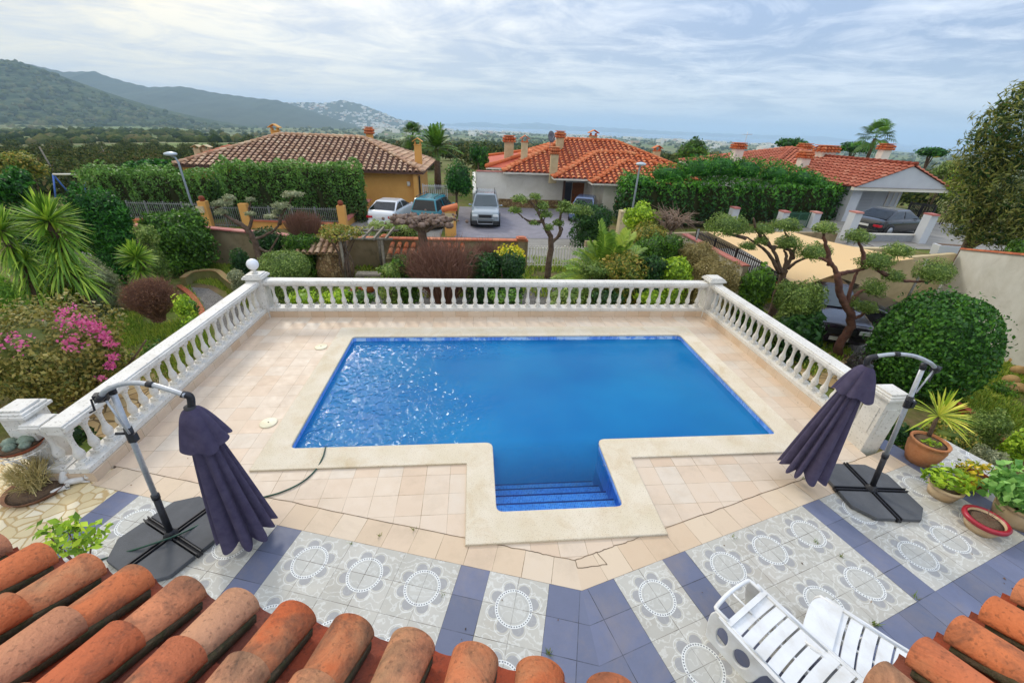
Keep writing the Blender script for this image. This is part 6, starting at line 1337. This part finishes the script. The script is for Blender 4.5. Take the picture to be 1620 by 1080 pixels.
tree('rounded bright conifer behind the white wall', base_at(758, 300, 38), 3, D(757, 250, 38), (.9, .9, 1.5), LF['cedar'], 6, .2, name='conifer', asp=.3)
M_fence = pm('fence_metal', '#8a8d8c', '#6f7372', 10, .5, metal=.3)
def fence(label, A, B, z0, h, n, mat=M_fence, r=.012, posts=5, name='metal_fence'):
    A, B = np.array(A, float), np.array(B, float); rt = thing(name, label, 'fence', (A[0], A[1], z0)); mb = MB()
    for i in range(n+1): p = A+(B-A)*i/n; mb.box((p[0], p[1], z0+h/2), (r*2, r*2, h))
    mb.build('bars', mat, rt); mb = MB(); L_ = np.linalg.norm(B-A); an = math.atan2(B[1]-A[1], B[0]-A[0]); m = (A+B)/2
    for z in (z0+.08, z0+h-.1): mb.box((m[0], m[1], z), (L_, .035, .035), an)
    mb.build('rails', mat, rt)
    for i in range(posts): p = A+(B-A)*i/(posts-1); mb = MB(); mb.box((p[0], p[1], z0+h/2), (.06, .06, h+.06)); mb.build('post', mat, rt)
wall('low ochre wall with a terracotta cap under the metal fence', [(-19.2, 25.2, -1.0), (-15.4, 25.2, -.95)], 1, .25, M_orange, cap=.05, capmat=M_cap, capseg=.4); wall('low ochre wall in front of the tall oleander hedge', [(-13.0, 25.2, -.92), (-7.9, 25.2, -1.02)], 1, .25, M_orange, cap=.05, capmat=M_cap, capseg=.4)
wall('low ochre side wall running back beside the white car', [(-7.75, 25.3, -.98), (-7.4, 31.0, -.55)], 1, .22, M_orange, cap=.04, capmat=M_capr, capseg=.4)
fence('grey metal railing on the low ochre wall at the left', (-19.2, 25.2), (-15.4, 25.2), -.95, .95, 34); fence('grey metal railing in front of the tall oleander hedge', (-13.0, 25.2), (-7.9, 25.2), -.95, .85, 46); fence('grey metal gate between the two left ochre pillars', (-15.1, 25.2), (-13.3, 25.2), -1.3, 1.15, 16, posts=3, name='metal_gate')
for (u, v0, v1, lab, extra) in ((320, 318, 345, 'ochre gate pillar with a round clay pot and a letterbox', 1), (384, 322, 348, 'ochre gate pillar beside the olive tree', 0), (539, 325, 357, 'tall ochre pillar left of the white car', 2)):
    p = D(u, v0, 25.1); mb = MB(); rt = thing('gate_pillar', lab, 'pillar', (p[0], p[1], -1.5)); mb.box((p[0], p[1], (p[2]-1.5)/2), (.42, .36, p[2]+1.5)); mb.build('pillar', M_orange, rt)
    if extra == 1: mb = MB(); mb.box((p[0]-.1, p[1]-.24, p[2]-.42), (.38, .12, .34)); mb.build('letterbox', M_cream2, rt)
    if extra: mb = MB(); mb.ball((p[0], p[1], p[2]+.13), .16, 8); mb.tube([(p[0], p[1], p[2]-.02), (p[0], p[1], p[2]+.04)], .12, 8); mb.build('clay_finial', pm('clay_ball', '#8f4426', '#6e3420', 8, .8), rt)
p = D(712, 330, 24.2); rt = thing('meter_pillar', 'ochre meter pillar with a small clay tiled roof left of the grey car', 'pillar', (p[0], p[1], -1.5)); mb = MB(); mb.box((p[0], p[1], -.68), (.62, .6, 1.6)); mb.build('pillar', M_orange, rt)
mb = MB(); mb.box((p[0]-.04, p[1]-.31, -.30), (.46, .03, .55)); mb.build('meter_door', M_cream2, rt); mt = MB()
for i in range(3): mt.tube([(p[0]-.45, p[1]-.25+i*.25, .10), (p[0]+.42, p[1]-.25+i*.25, .34)], [.13, .12], 8)
mt.box((p[0], p[1], .14), (.8, .75, .06)); mt.build('tile_cap', M_redclay, rt)
fence('white iron gate behind the teal car', (-3.6, 31.2), (-1.9, 31.2), -1.35, 1.9, 12, M_wht2, .02, 3, 'iron_gate'); fence('white slatted metal gate between the garden walls', (2.4, 18.1), (5.9, 18.2), -1.25, .95, 26, M_wht, .02, 3, 'garden_gate')
p = D(985, 350, 24); mb = MB(); wall('pale gate pillar beside the dark rounded shrub', [(p[0]-.25, 24, .25), (p[0]+.2, 24, .25)], 1, .45, M_cream2, name='gate_pillar', cat='pillar', cap=.08, capmat=M_cream2, capw=.05)
# drive walls and pillars at the right
pl = lambda u, v, y, z1, lab: wall(lab, [(D(u, v, y)[0]-.22, y, z1), (D(u, v, y)[0]+.22, y, z1)], 1, .44, M_wht2, name='gate_pillar', cat='pillar', cap=.08, capmat=M_capr, capw=.06, bottom=-1.2)
pl(1349, 350, 21.2, .98, 'white gate pillar with a pink cap left of the black car'); pl(1469, 350, 20.2, 1.12, 'white gate pillar with a pink cap right of the black car'); pl(1238, 345, 24.2, .42, 'white pillar with a pink cap at the end of the cypress hedge'); pl(1160, 340, 25.6, .35, 'small white pillar in front of the cypress hedge'); pl(1288, 345, 24.0, .45, 'white pillar beside the green mesh fence')
fence('green mesh fence at the end of the cypress hedge', (D(1246, 345, 24.2)[0], 24.2), (D(1283, 345, 24)[0], 24.1), -.5, .95, 26, pm('green_wire', '#2c5a48', None), .01, 3, 'mesh_fence')
M_rib = pm('ribbed_metal', '#a9adb4', '#989ca4', 5, .5)
rt = thing('sliding_gate', 'light grey ribbed metal gate below the parked black car', 'gate', (22, 20.4, -.9)); mb = MB(); x0, x1 = 20.2, 24.6
mb.box(((x0+x1)/2, 20.4, -.45), (x1-x0, .06, .9)); mb.build('panel', M_rib, rt); mb = MB()
for i in range(44): mb.box((x0+.05+i*(x1-x0-.1)/43, 20.36, -.45), (.045, .03, .88))
mb.build('ribs', M_rib, rt); mb = MB(); mb.box(((x0+x1)/2, 20.4, .03), (x1-x0, .12, .07)); mb.build('rail', M_wht, rt)
wall('grey concrete street wall beyond the shade sail', [(10.5, 21.8, -.45), (14.6, 22.2, -.35), (19.9, 20.9, -.05)], 1, .25, M_render); wall('cream low wall above the shade sail at the right', [(16.5, 18.4, -.2), (19.3, 17.2, .1)], 1, .3, M_cream2)
p = D(1508, 395, 17.5); rt = thing('planter_box', 'white rectangular planter box on the drive under the big tree', 'planter', (p[0], p[1], p[2]-.3)); mb = MB(); mb.box((p[0], p[1], p[2]-.05), (1.5, .45, .5), -.25, taper=1.08); mb.build('box', M_wht2, rt); mb = MB(); mb.box((p[0], p[1], p[2]+.20), (1.4, .36, .04), -.25); mb.build('soil', M_soil, rt)
fence('dark iron fence behind the black car', (D(1430, 345, 24.5)[0], 24.5), (D(1475, 345, 23.5)[0], 23.6), -.35, 1.5, 18, M_blk, .018, 3, 'iron_fence')
fence('black railing on top of the wall beside the shade sail', (10.55, 18.6), (10.55, 13.6), -.5, .95, 40, M_blk, .012, 4, 'railing')
# shade sail
q = [np.array([10.3, 17.4, .60]), D(1252, 364, 18.0), D(1445, 412, 12.6), D(1265, 452, 10.7)]; rt = thing('shade_sail', 'sand coloured shade sail stretched over the carport', 'shade sail', (12, 14, -1)); M_sail = leafm('sail_cloth', ['#c9b088', '#cdb58f'], .2)
N = 14; V = []
for i in range(N+1):
    for j in range(N+1):
        a, b = i/N, j/N; p = (q[0]*(1-a)*(1-b)+q[1]*a*(1-b)+q[2]*a*b+q[3]*(1-a)*b); ctr = sum(q)/4; s_ = .10*(4*a*(1-a)*(abs(b-.5)*2)**4+4*b*(1-b)*(abs(a-.5)*2)**4); p = p+(ctr-p)*s_; p[2] += .25*(a-.5)*(b-.5); V.append(p)
o = mesh_np('sail', np.array(V), np.array([(i*(N+1)+j, (i+1)*(N+1)+j, (i+1)*(N+1)+j+1, i*(N+1)+j+1) for i in range(N) for j in range(N)]), np.full(N*N, .5), M_sail, rt); o.data.polygons.foreach_set('use_smooth', [True]*(N*N))
for p in q: mb = MB(); e = p+unit((p-ctr)*np.array([1, 1, 0]))*.35; mb.tube([p, e], .008, 4); mb.tube([(e[0], e[1], -1.5), (e[0], e[1], e[2]+.1)], .04, 8); mb.build('post', M_fence, rt)
# street lamps
def lamp(label, base_uv, top_uv, y, arm):
    t = D(*top_uv, y); rt = thing('street_lamp', label, 'street lamp', (t[0]-arm, y, -1.5), group='street lamps along the street'); x = t[0]-arm; mb = MB(); mb.tube([(x, y, -1.5), (x, y, t[2]-.35), (x+arm*.3, y, t[2]-.12), (x+arm, y, t[2]-.06)], [.06, .05, .045, .04], 10); mb.build('pole', pm('lamp_pole', '#9aa4ac', '#8b969e', 6, .5), rt)
    mb = MB(); mb.lathe([(.05, -.06), (.22, -.03), (.30, .03), (.26, .09), (.10, .14), (0, .15)], (x+arm, y, t[2]), 20); mb.build('lantern', pm('lamp_head', '#b9c4cc', None, rough=.4), rt)
lamp('tall grey street lamp on the left in front of the leafy hedge', None, (270, 245), 24.0, -.25); lamp('grey street lamp in front of the white house', None, (1014, 261), 24.5, .06)
# swing frame, poles
a, b = D(84, 276, 45), D(133, 276, 45); rt = thing('swing_frame', 'blue and white metal swing frame on the field at the left', 'swing', (a[0], 45, a[2]-2)); M_bl = pm('blue_paint', '#3f68b8', None, rough=.5); mb = MB(); mb.tube([a, b], .09, 8); mb.build('top_bar', M_wht, rt)
for p in (a, b):
    for dy in (-.9, .9): mb = MB(); mb.tube([p, (p[0], p[1]+dy, p[2]-2.2)], .07, 7); mb.build('leg', M_bl, rt)
for k_ in (.4, .65): p = a+(b-a)*k_; mb = MB(); mb.tube([p, p-np.array([0, 0, 1.5])], .015, 4); mb.box(tuple(p-np.array([0, 0, 1.5])), (.4, .2, .04)); mb.build('swing_seat', M_blk, rt)
mb = MB(); p = [GH(50, 303), GH(142, 301), GH(148, 296), GH(44, 297)]; mb.add([(x[0], x[1], x[2]+.12) for x in p], [(0, 1, 2, 3)], .5); struct(mb.build('court', pm('court_concrete', '#b9b2b0', None)))
for (u, v, y, h, lab) in ((62, 232, 60, 0, 'leaning grey utility pole among the trees at the far left'), (160, 232, 110, 0, 'pale utility pole above the far left trees')):
    t = D(u, v, y); mb = MB(); mb.tube([(t[0]+.6, y, gz(t[0], y)-.2), t], [.12, .08], 6); tag(mb.build('utility_pole', M_oldwood), lab, 'pole')
# ------------------------------------------------------------------ more distant planting
M_w2 = leafm('leaf_wood', ['#1f2c18', '#2c3c20', '#3e4e2a', '#565f38', '#5f5640'], .1, .9, .05)
def woodland(name, pts, leaf, size):
    bl = []
    for (x, y, r) in pts: z = gz(x, y); bl.append(((x, y, z+r*.75), (r, r, r*.85)))
    o = foliage(name, bl, leaf, None, size, .55, .55, -.7, .2, 4, .35); return struct(o, 'stuff')
P = []
for _ in range(620):
    a = R(-62+40*rg.random()); r = 60+180*rg.random()**1.1; x, y = r*math.sin(a), r*math.cos(a)
    if -46 < x < -30 and y < 66: continue
    P.append((x, y, 1.1+1.4*rg.random()))
woodland('left_woodland', P, M_w2, .42)
P = []
for _ in range(480):
    a = R(-26+78*rg.random()); r = 75+260*rg.random()**1.1; P.append((r*math.sin(a), r*math.cos(a), 1.3+1.7*rg.random()))
woodland('plain_woodland', P, M_w2, .6)
tree('evergreen tree between the white house and the right house', base_at(1095, 250, 46), 5, D(1096, 238, 46), (1.5, 1.4, 1.5), LF['green'], 9, .28)
for (u, v, y, w_, h_, lab) in ((1248, 229, 62, 52, 22, 'umbrella pine beyond the right house, leftmost of three'), (1352, 234, 60, 60, 22, 'pine crown behind the ridge of the right house under the fan palm'), (1473, 245, 58, 62, 26, 'rounded umbrella pine right of the fan palm')):
    c = D(u, v, y); k = px(c); tree(lab, (c[0], c[1], gz(c[0], c[1])), 6, c, (w_/2/k*wide(u), 2.2, h_/2/k), LF['cedar'], 9, .35, name='pine_tree', trunk_r=.2, spread=.6)
c = D(1386, 216, 50); palm('tall fan palm standing above the roof of the right house', (c[0], c[1], gz(c[0], c[1])), c[2]-gz(c[0], c[1])-.2, 30, 2.4, LF['green'], trunk_r=.2, fan=True, droop=.3, minel=-.7)
c = D(653, 216, 47); palm('fan palm with a shaggy crown right of the ochre house roof', (c[0], c[1], gz(c[0], c[1])), c[2]-gz(c[0], c[1]), 34, 1.7, LF['green'], trunk_r=.3, fan=True, droop=.3, minel=-.9)
c = D(690, 236, 43); palm('date palm with stiff fronds behind the ochre house chimney', (c[0], c[1], gz(c[0], c[1])), c[2]-gz(c[0], c[1]), 34, 2.5, LF['green'], trunk_r=.3, droop=.35, minel=-.1, leaflets=22, lw=.11)
for (u, v, y, w_, h_, lf, lab) in ((30, 262, 40, 100, 50, 'mixed', 'brownish autumn tree at the left edge behind the conifer'), (150, 283, 34, 60, 40, 'olive', 'olive green bush behind the juniper mound'), (1520, 290, 26, 60, 60, 'lime', 'yellow green tree behind the white gable'), (1500, 268, 40, 50, 30, 'olive', 'pale green tree beyond the white gable')):
    shrub(lab, u, v, y, w_, h_, LF[lf], .22, lobes=7, name='tree', cat='tree', dens=.7)
# the big tree at the right edge
c = D(1585, 300, 13.8); rt = thing('large_tree', 'large loose leaved evergreen tree hanging over the white wall at the right edge', 'tree', (c[0]+.8, c[1]+.6, -.6)); LFt = leafm('leaf_mimosa', ['#2f4426', '#4a5f30', '#6a7a3c', '#8b935a', '#3c5230'])
bl = []
for (u, v, y, w_, h_) in ((1600, 170, 13.2, 70, 70), (1570, 215, 13.4, 100, 90), (1620, 240, 13, 120, 120), (1550, 270, 13.6, 110, 90), (1600, 320, 13.2, 150, 110), (1540, 320, 13.6, 80, 80), (1530, 360, 14.2, 60, 50), (1575, 370, 13.4, 110, 60), (1640, 350, 12.8, 100, 120), (1625, 140, 13.2, 30, 50), (1512, 340, 14.2, 36, 40)):
    q = D(u, v, y); k = px(q); bl.append((q, (w_/2/k*wide(u), w_/2/k*.8, h_/2/k*.85)))
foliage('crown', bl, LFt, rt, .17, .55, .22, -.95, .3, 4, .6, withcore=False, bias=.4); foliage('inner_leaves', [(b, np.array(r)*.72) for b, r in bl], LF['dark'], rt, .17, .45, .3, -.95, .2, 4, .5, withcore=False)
mb = MB(); c0_ = np.array([c[0]+.8, c[1]+.6, -.6]); branch(mb, [c0_, c0_+np.array([-.1, 0, 1.5]), c], .2, .12, 8); mb.build('trunk', M_bark, rt)
for b, _ in bl[:9]: mb = MB(); branch(mb, [c0_+np.array([0, 0, 1.4]), (c0_+b)/2+np.array([0, 0, .8]), b], .07, .02, 5); mb.build('limb', M_bark, rt)
shrub('green bush behind the top of the white wall at the right edge', 1612, 400, 11.5, 60, 40, LF['green'], .1, lobes=5, stems=False)
# ------------------------------------------------------------------ cars
M_tyre = pm('tyre', '#1a1a1b', None, rough=.85); M_rim = pm('rim', '#9fa3a8', None, rough=.35, metal=.6); M_cglass = pm('car_glass', '#1d262c', None, rough=.05, spec=1.0); M_cgl2 = pm('car_glass_light', '#6d7b82', None, rough=.08, spec=1.0)
M_tail = pm('tail_red', '#b3152a', None, rough=.2); M_head = pm('head_lens', '#dfe6ea', None, rough=.1, spec=1); M_plate = pm('plate', '#dcdcd8', None, rough=.5); M_trim = pm('car_trim', '#232427', None, rough=.6)
def paint(name, c, rough=.25):
    m = pm(name, c, None, rough=rough); b = [n for n in m.node_tree.nodes if n.type == 'BSDF_PRINCIPLED'][0]; b.inputs['Coat Weight'].default_value = .8; b.inputs['Coat Roughness'].default_value = .05; return m
def car(label, loc, head, pnt, L_, W_, H_, body, cab, glass=M_cglass, clear=.18, group='parked cars', extras='', wr=.33, seat='car'):
    """body = [(x, ztop, halfwidth factor)] rear to front, cab = ((x_base_rear, x_base_front), (x_roof_rear, x_roof_front), z_belt)"""
    rt = thing(seat, label, 'car', loc, head, group); rt['_local'] = 1; hw = W_/2; zb = cab[2]
    V = []; F = []; n = len(body)
    prof_ = lambda x, zt, f: [(0, clear), (hw*f*.86, clear), (hw*f*.98, clear+.14), (hw*f, clear+.36), (hw*f*.985, min(zt-.02, zb-.10)), (hw*f*.93, zt-.02 if zt < zb-.04 else zt-.03), (hw*f*.80, zt), (0, zt+.015)]
    for (x, zt, f) in body:
        h_ = prof_(x, zt, f); ring = [(x, y, z) for y, z in h_]+[(x, -y, z) for y, z in h_[-2:0:-1]]; V += ring
    m = len(V)//n
    for i in range(n-1):
        for j in range(m): F.append((i*m+j, (i+1)*m+j, (i+1)*m+(j+1) % m, i*m+(j+1) % m))
    F += [tuple(range(m)), tuple(range((n-1)*m, n*m))[::-1]]
    mb = MB(); mb.add(V, F, .5, True); o = mb.build('body', pnt, rt); sb = o.modifiers.new('sub', 'SUBSURF'); sb.levels = sb.render_levels = 1
    (b0, b1), (r0_, r1_), zb = cab; wb, wr_ = hw*.93, hw*.74; K = {}
    base = [(b0, -wb), (b1, -wb*.97), (b1, wb*.97), (b0, wb)]; roof = [(r0_, -wr_), (r1_, -wr_*.97), (r1_, wr_*.97), (r0_, wr_)]
    mb = MB(); mb.add([(x, y, zb-.04) for x, y in base]+[(x, y, H_-.05) for x, y in roof]+[((x*.92+(r0_+r1_)/2*.08), y*.86, H_) for x, y in roof], [(0, 1, 5, 4), (1, 2, 6, 5), (2, 3, 7, 6), (3, 0, 4, 7), (4, 5, 9, 8), (5, 6, 10, 9), (6, 7, 11, 10), (7, 4, 8, 11), (8, 9, 10, 11)], .5)
    mb.build('cabin', pnt, rt, .03)
    def pane(name, P, mrg=.10, mat=glass, off=.012):
        P = [np.array(p, float) for p in P]; c = sum(P)/len(P); nn = unit(np.cross(P[1]-P[0], P[-1]-P[0])); 
        if nn@(c-np.array([(b0+b1)/2, 0, zb])) < 0: nn = -nn
        Q = [p+(c-p)/max(np.linalg.norm(c-p), .01)*mrg+nn*off for p in P]; m2 = MB(); m2.add(Q, [tuple(range(len(Q)))], .5); m2.slab(Q, -nn, .008); return m2.build(name, mat, rt)
    B_ = [np.array([x, y, zb+.0]) for x, y in base]; T_ = [np.array([x, y, H_-.06]) for x, y in roof]
    pane('windscreen', [B_[1], B_[2], T_[2], T_[1]], .09, glass); pane('rear_window', [B_[3], B_[0], T_[0], T_[3]], .09, glass)
    for sg, (i, j) in ((-1, (0, 1)), (1, (3, 2))):
        mbx = .5; bm = B_[i]*(1-mbx)+B_[j]*mbx; tm_ = T_[i]*(1-mbx)+T_[j]*mbx
        pane('side_window', [B_[i], bm, tm_, T_[i]], .075); pane('side_window', [bm, B_[j], T_[j], tm_], .075)
        mm = MB(); mm.ball((b1-.15, sg*(hw+.08), zb+.05), .09, 5, sq=(.6, 1, .7)); mm.tube([(b1-.15, sg*(hw+.05), zb+.03), (b1-.18, sg*hw*.9, zb+.02)], .02, 5); mm.build('mirror', pnt, rt)
        dh = MB(); dh.box(((b0+b1)/2, sg*hw*.995, zb-.16), (.16, .02, .03)); dh.build('door_handle', pnt, rt)
    for x in (L_*.185, L_*.81):
        for sg in (-1, 1):
            ac = MB(); y = sg*(hw*.93); k = 20; 
            ac.tube([(x, y-sg*.10, wr), (x, sg*(hw*1.0), wr)], wr*1.13, k); ac.build('wheel_arch', M_trim, rt)
            wm_ = MB(); wm_.tube([(x, sg*(hw-.17), wr), (x, sg*(hw+.012), wr)], wr, k); wl = wm_.build('wheel', M_tyre, rt)
            rm = MB(); rm.tube([(x, sg*(hw+.005), wr), (x, sg*(hw+.022), wr)], wr*.66, 14); rm.build('rim', M_rim, wl)
    zt = body[0][1]; zt2 = body[-1][1]; xr = body[0][0]; xf_ = body[-1][0]
    for sg in (-1, 1):
        m2 = MB(); m2.box((xr+.10, sg*hw*.72, zt-.17), (.22, hw*.40, .13)); m2.build('tail_light', M_tail, rt, .02)
        m2 = MB(); m2.box((xf_-.14, sg*hw*.68, zt2-.10), (.30, hw*.36, .15)); m2.build('headlight', M_head, rt, .03)
    m2 = MB(); m2.box((xr-.012, 0, zt-.20 if 'platehigh' in extras else zt-.20), (.02, .50, .11)); m2.build('rear_plate', M_plate, rt); m2 = MB(); m2.box((xf_+.012, 0, clear+.16), (.02, .50, .11)); m2.build('front_plate', M_plate, rt)
    m2 = MB(); m2.box((xf_-.0, 0, zt2-.13), (.05, W_*.42, .17)); m2.build('grille', M_trim, rt); m2 = MB(); m2.box((xr+.02, 0, clear+.10), (.10, W_*.86, .18)); m2.build('rear_bumper', M_trim if 'dark' in extras else pnt, rt, .02)
    if 'rack' in extras:
        for sg in (-1, 1): m2 = MB(); m2.tube([(r0_+.1, sg*wr_*.86, H_), (r0_+.2, sg*wr_*.86, H_+.09), (r1_-.2, sg*wr_*.86, H_+.09), (r1_, sg*wr_*.86, H_)], .022, 6); m2.build('roof_rail', M_trim, rt)
    if 'bar' in extras:
        m2 = MB(); m2.tube([(xf_+.05, -.52, clear+.42), (xf_+.09, -.45, clear+.12), (xf_+.09, .45, clear+.12), (xf_+.05, .52, clear+.42), (xf_+.05, -.52, clear+.42)], .03, 7); m2.build('bull_bar', M_rim, rt); m2 = MB(); m2.box((xf_-.05, 0, clear+.16), (.16, W_*.9, .26)); m2.build('front_bumper', M_trim, rt, .03)
    return rt
coupe = [(0, .78, .80), (.10, .92, .90), (.5, .98, .98), (1.2, .97, 1.0), (2.6, .95, 1.0), (3.3, .93, 1.0), (4.1, .80, .96), (4.5, .68, .86), (4.64, .58, .74)]
suv = [(0, 1.05, .88), (.08, 1.12, .96), (.6, 1.14, 1.0), (1.5, 1.13, 1.0), (3.0, 1.13, 1.0), (3.5, 1.12, .99), (4.3, 1.04, .95), (4.55, .98, .90), (4.65, .88, .86)]
van = [(0, 1.08, .93), (.08, 1.12, .97), (.6, 1.14, 1.0), (1.5, 1.13, 1.0), (2.8, 1.12, 1.0), (3.3, 1.05, .98), (3.9, .90, .92), (4.1, .78, .84)]
def groundp(u, v, z): p = G(u, v, z); return (p[0], p[1], gz(p[0], p[1])+.05)
def place(u, v, z, head, back):   # ground position so that the given end centre sits at pixel
    p = G(u, v, z); return (p[0]-math.cos(head)*back, p[1]-math.sin(head)*back, z)
zst = gz(-6, 26)+.05
car('white coupe parked tail towards the street beside the ochre wall', place(603, 360, zst, R(80), 0), R(80), paint('white_paint', '#d9dde2'), 4.64, 1.85, 1.38, coupe, ((.35, 3.25), (1.25, 2.45), .95), glass=M_cglass)
car('teal blue van parked behind the pollarded tree', place(672, 364, zst, R(76), 0), R(76), paint('teal_paint', '#1a7f92'), 4.1, 1.75, 1.78, van, ((.02, 3.15), (.30, 2.35), 1.10), extras='dark rack')
zs_ = gz(1, 27)+.05; pk = G(773, 362, zs_)
car('silver grey off road car with roof rails on the grey drive, facing the camera', (pk[0]-.05, pk[1]+4.7, zs_), R(-92), paint('silver_blue_paint', '#8d99a2'), 4.65, 1.88, 1.80, suv, ((.05, 3.30), (.35, 2.55), 1.12), glass=M_cgl2, extras='rack bar dark', wr=.38)
pk = D(908, 350, 29); car('blue car half hidden behind the cloud pruned tree and the dark shrub', (pk[0]+1.6, 29.5+2.5, gz(8, 29)+.04), R(-110), paint('blue_paint_car', '#5b6f94'), 4.2, 1.75, 1.45, coupe[:7]+[(4.1, .72, .85)], ((.2, 3.1), (.7, 2.3), .95))
pk = G(1385, 366, -.25); car('black coupe parked on the raised drive behind the grey ribbed gate', (22.3, 21.9, gz(22.8, 22)+.06), R(14), paint('black_paint', '#17181c'), 4.64, 1.85, 1.42, coupe, ((.35, 3.25), (1.25, 2.45), .95))
car('black car under the left corner of the shade sail, behind the cloud pruned olive', (11.9, 15.2, gz(12, 15)+.05), R(-60), paint('black_paint2', '#1b1c22'), 4.4, 1.8, 1.45, coupe, ((.3, 3.1), (1.0, 2.4), .95))
car('dark plum car with a pale reflecting windscreen under the near corner of the shade sail', (12.3, 13.6, gz(12, 12)+.05), R(-112), paint('plum_paint', '#2b2530'), 4.1, 1.75, 1.45, coupe[:7]+[(4.1, .70, .84)], ((.1, 3.1), (.6, 2.2), .95), glass=M_cgl2)
# ------------------------------------------------------------------ haze
mb = MB(); mb.box((0, 0, 130), (46000, 46000, 420)); hzm = bpy.data.materials.new('haze_air'); hzm.use_nodes = True; t = hzm.node_tree; t.nodes.clear(); q = NT(t); o_ = q.n('ShaderNodeOutputMaterial'); pvn = q.n('ShaderNodeVolumePrincipled')
pvn.inputs['Color'].default_value = (.60, .80, 1.0, 1); pvn.inputs['Density'].default_value = 1.35e-4; pvn.inputs['Anisotropy'].default_value = .0; q.l(pvn.outputs[0], o_.inputs['Volume'])
hz_o = mb.build('haze', hzm); struct(hz_o, 'stuff')
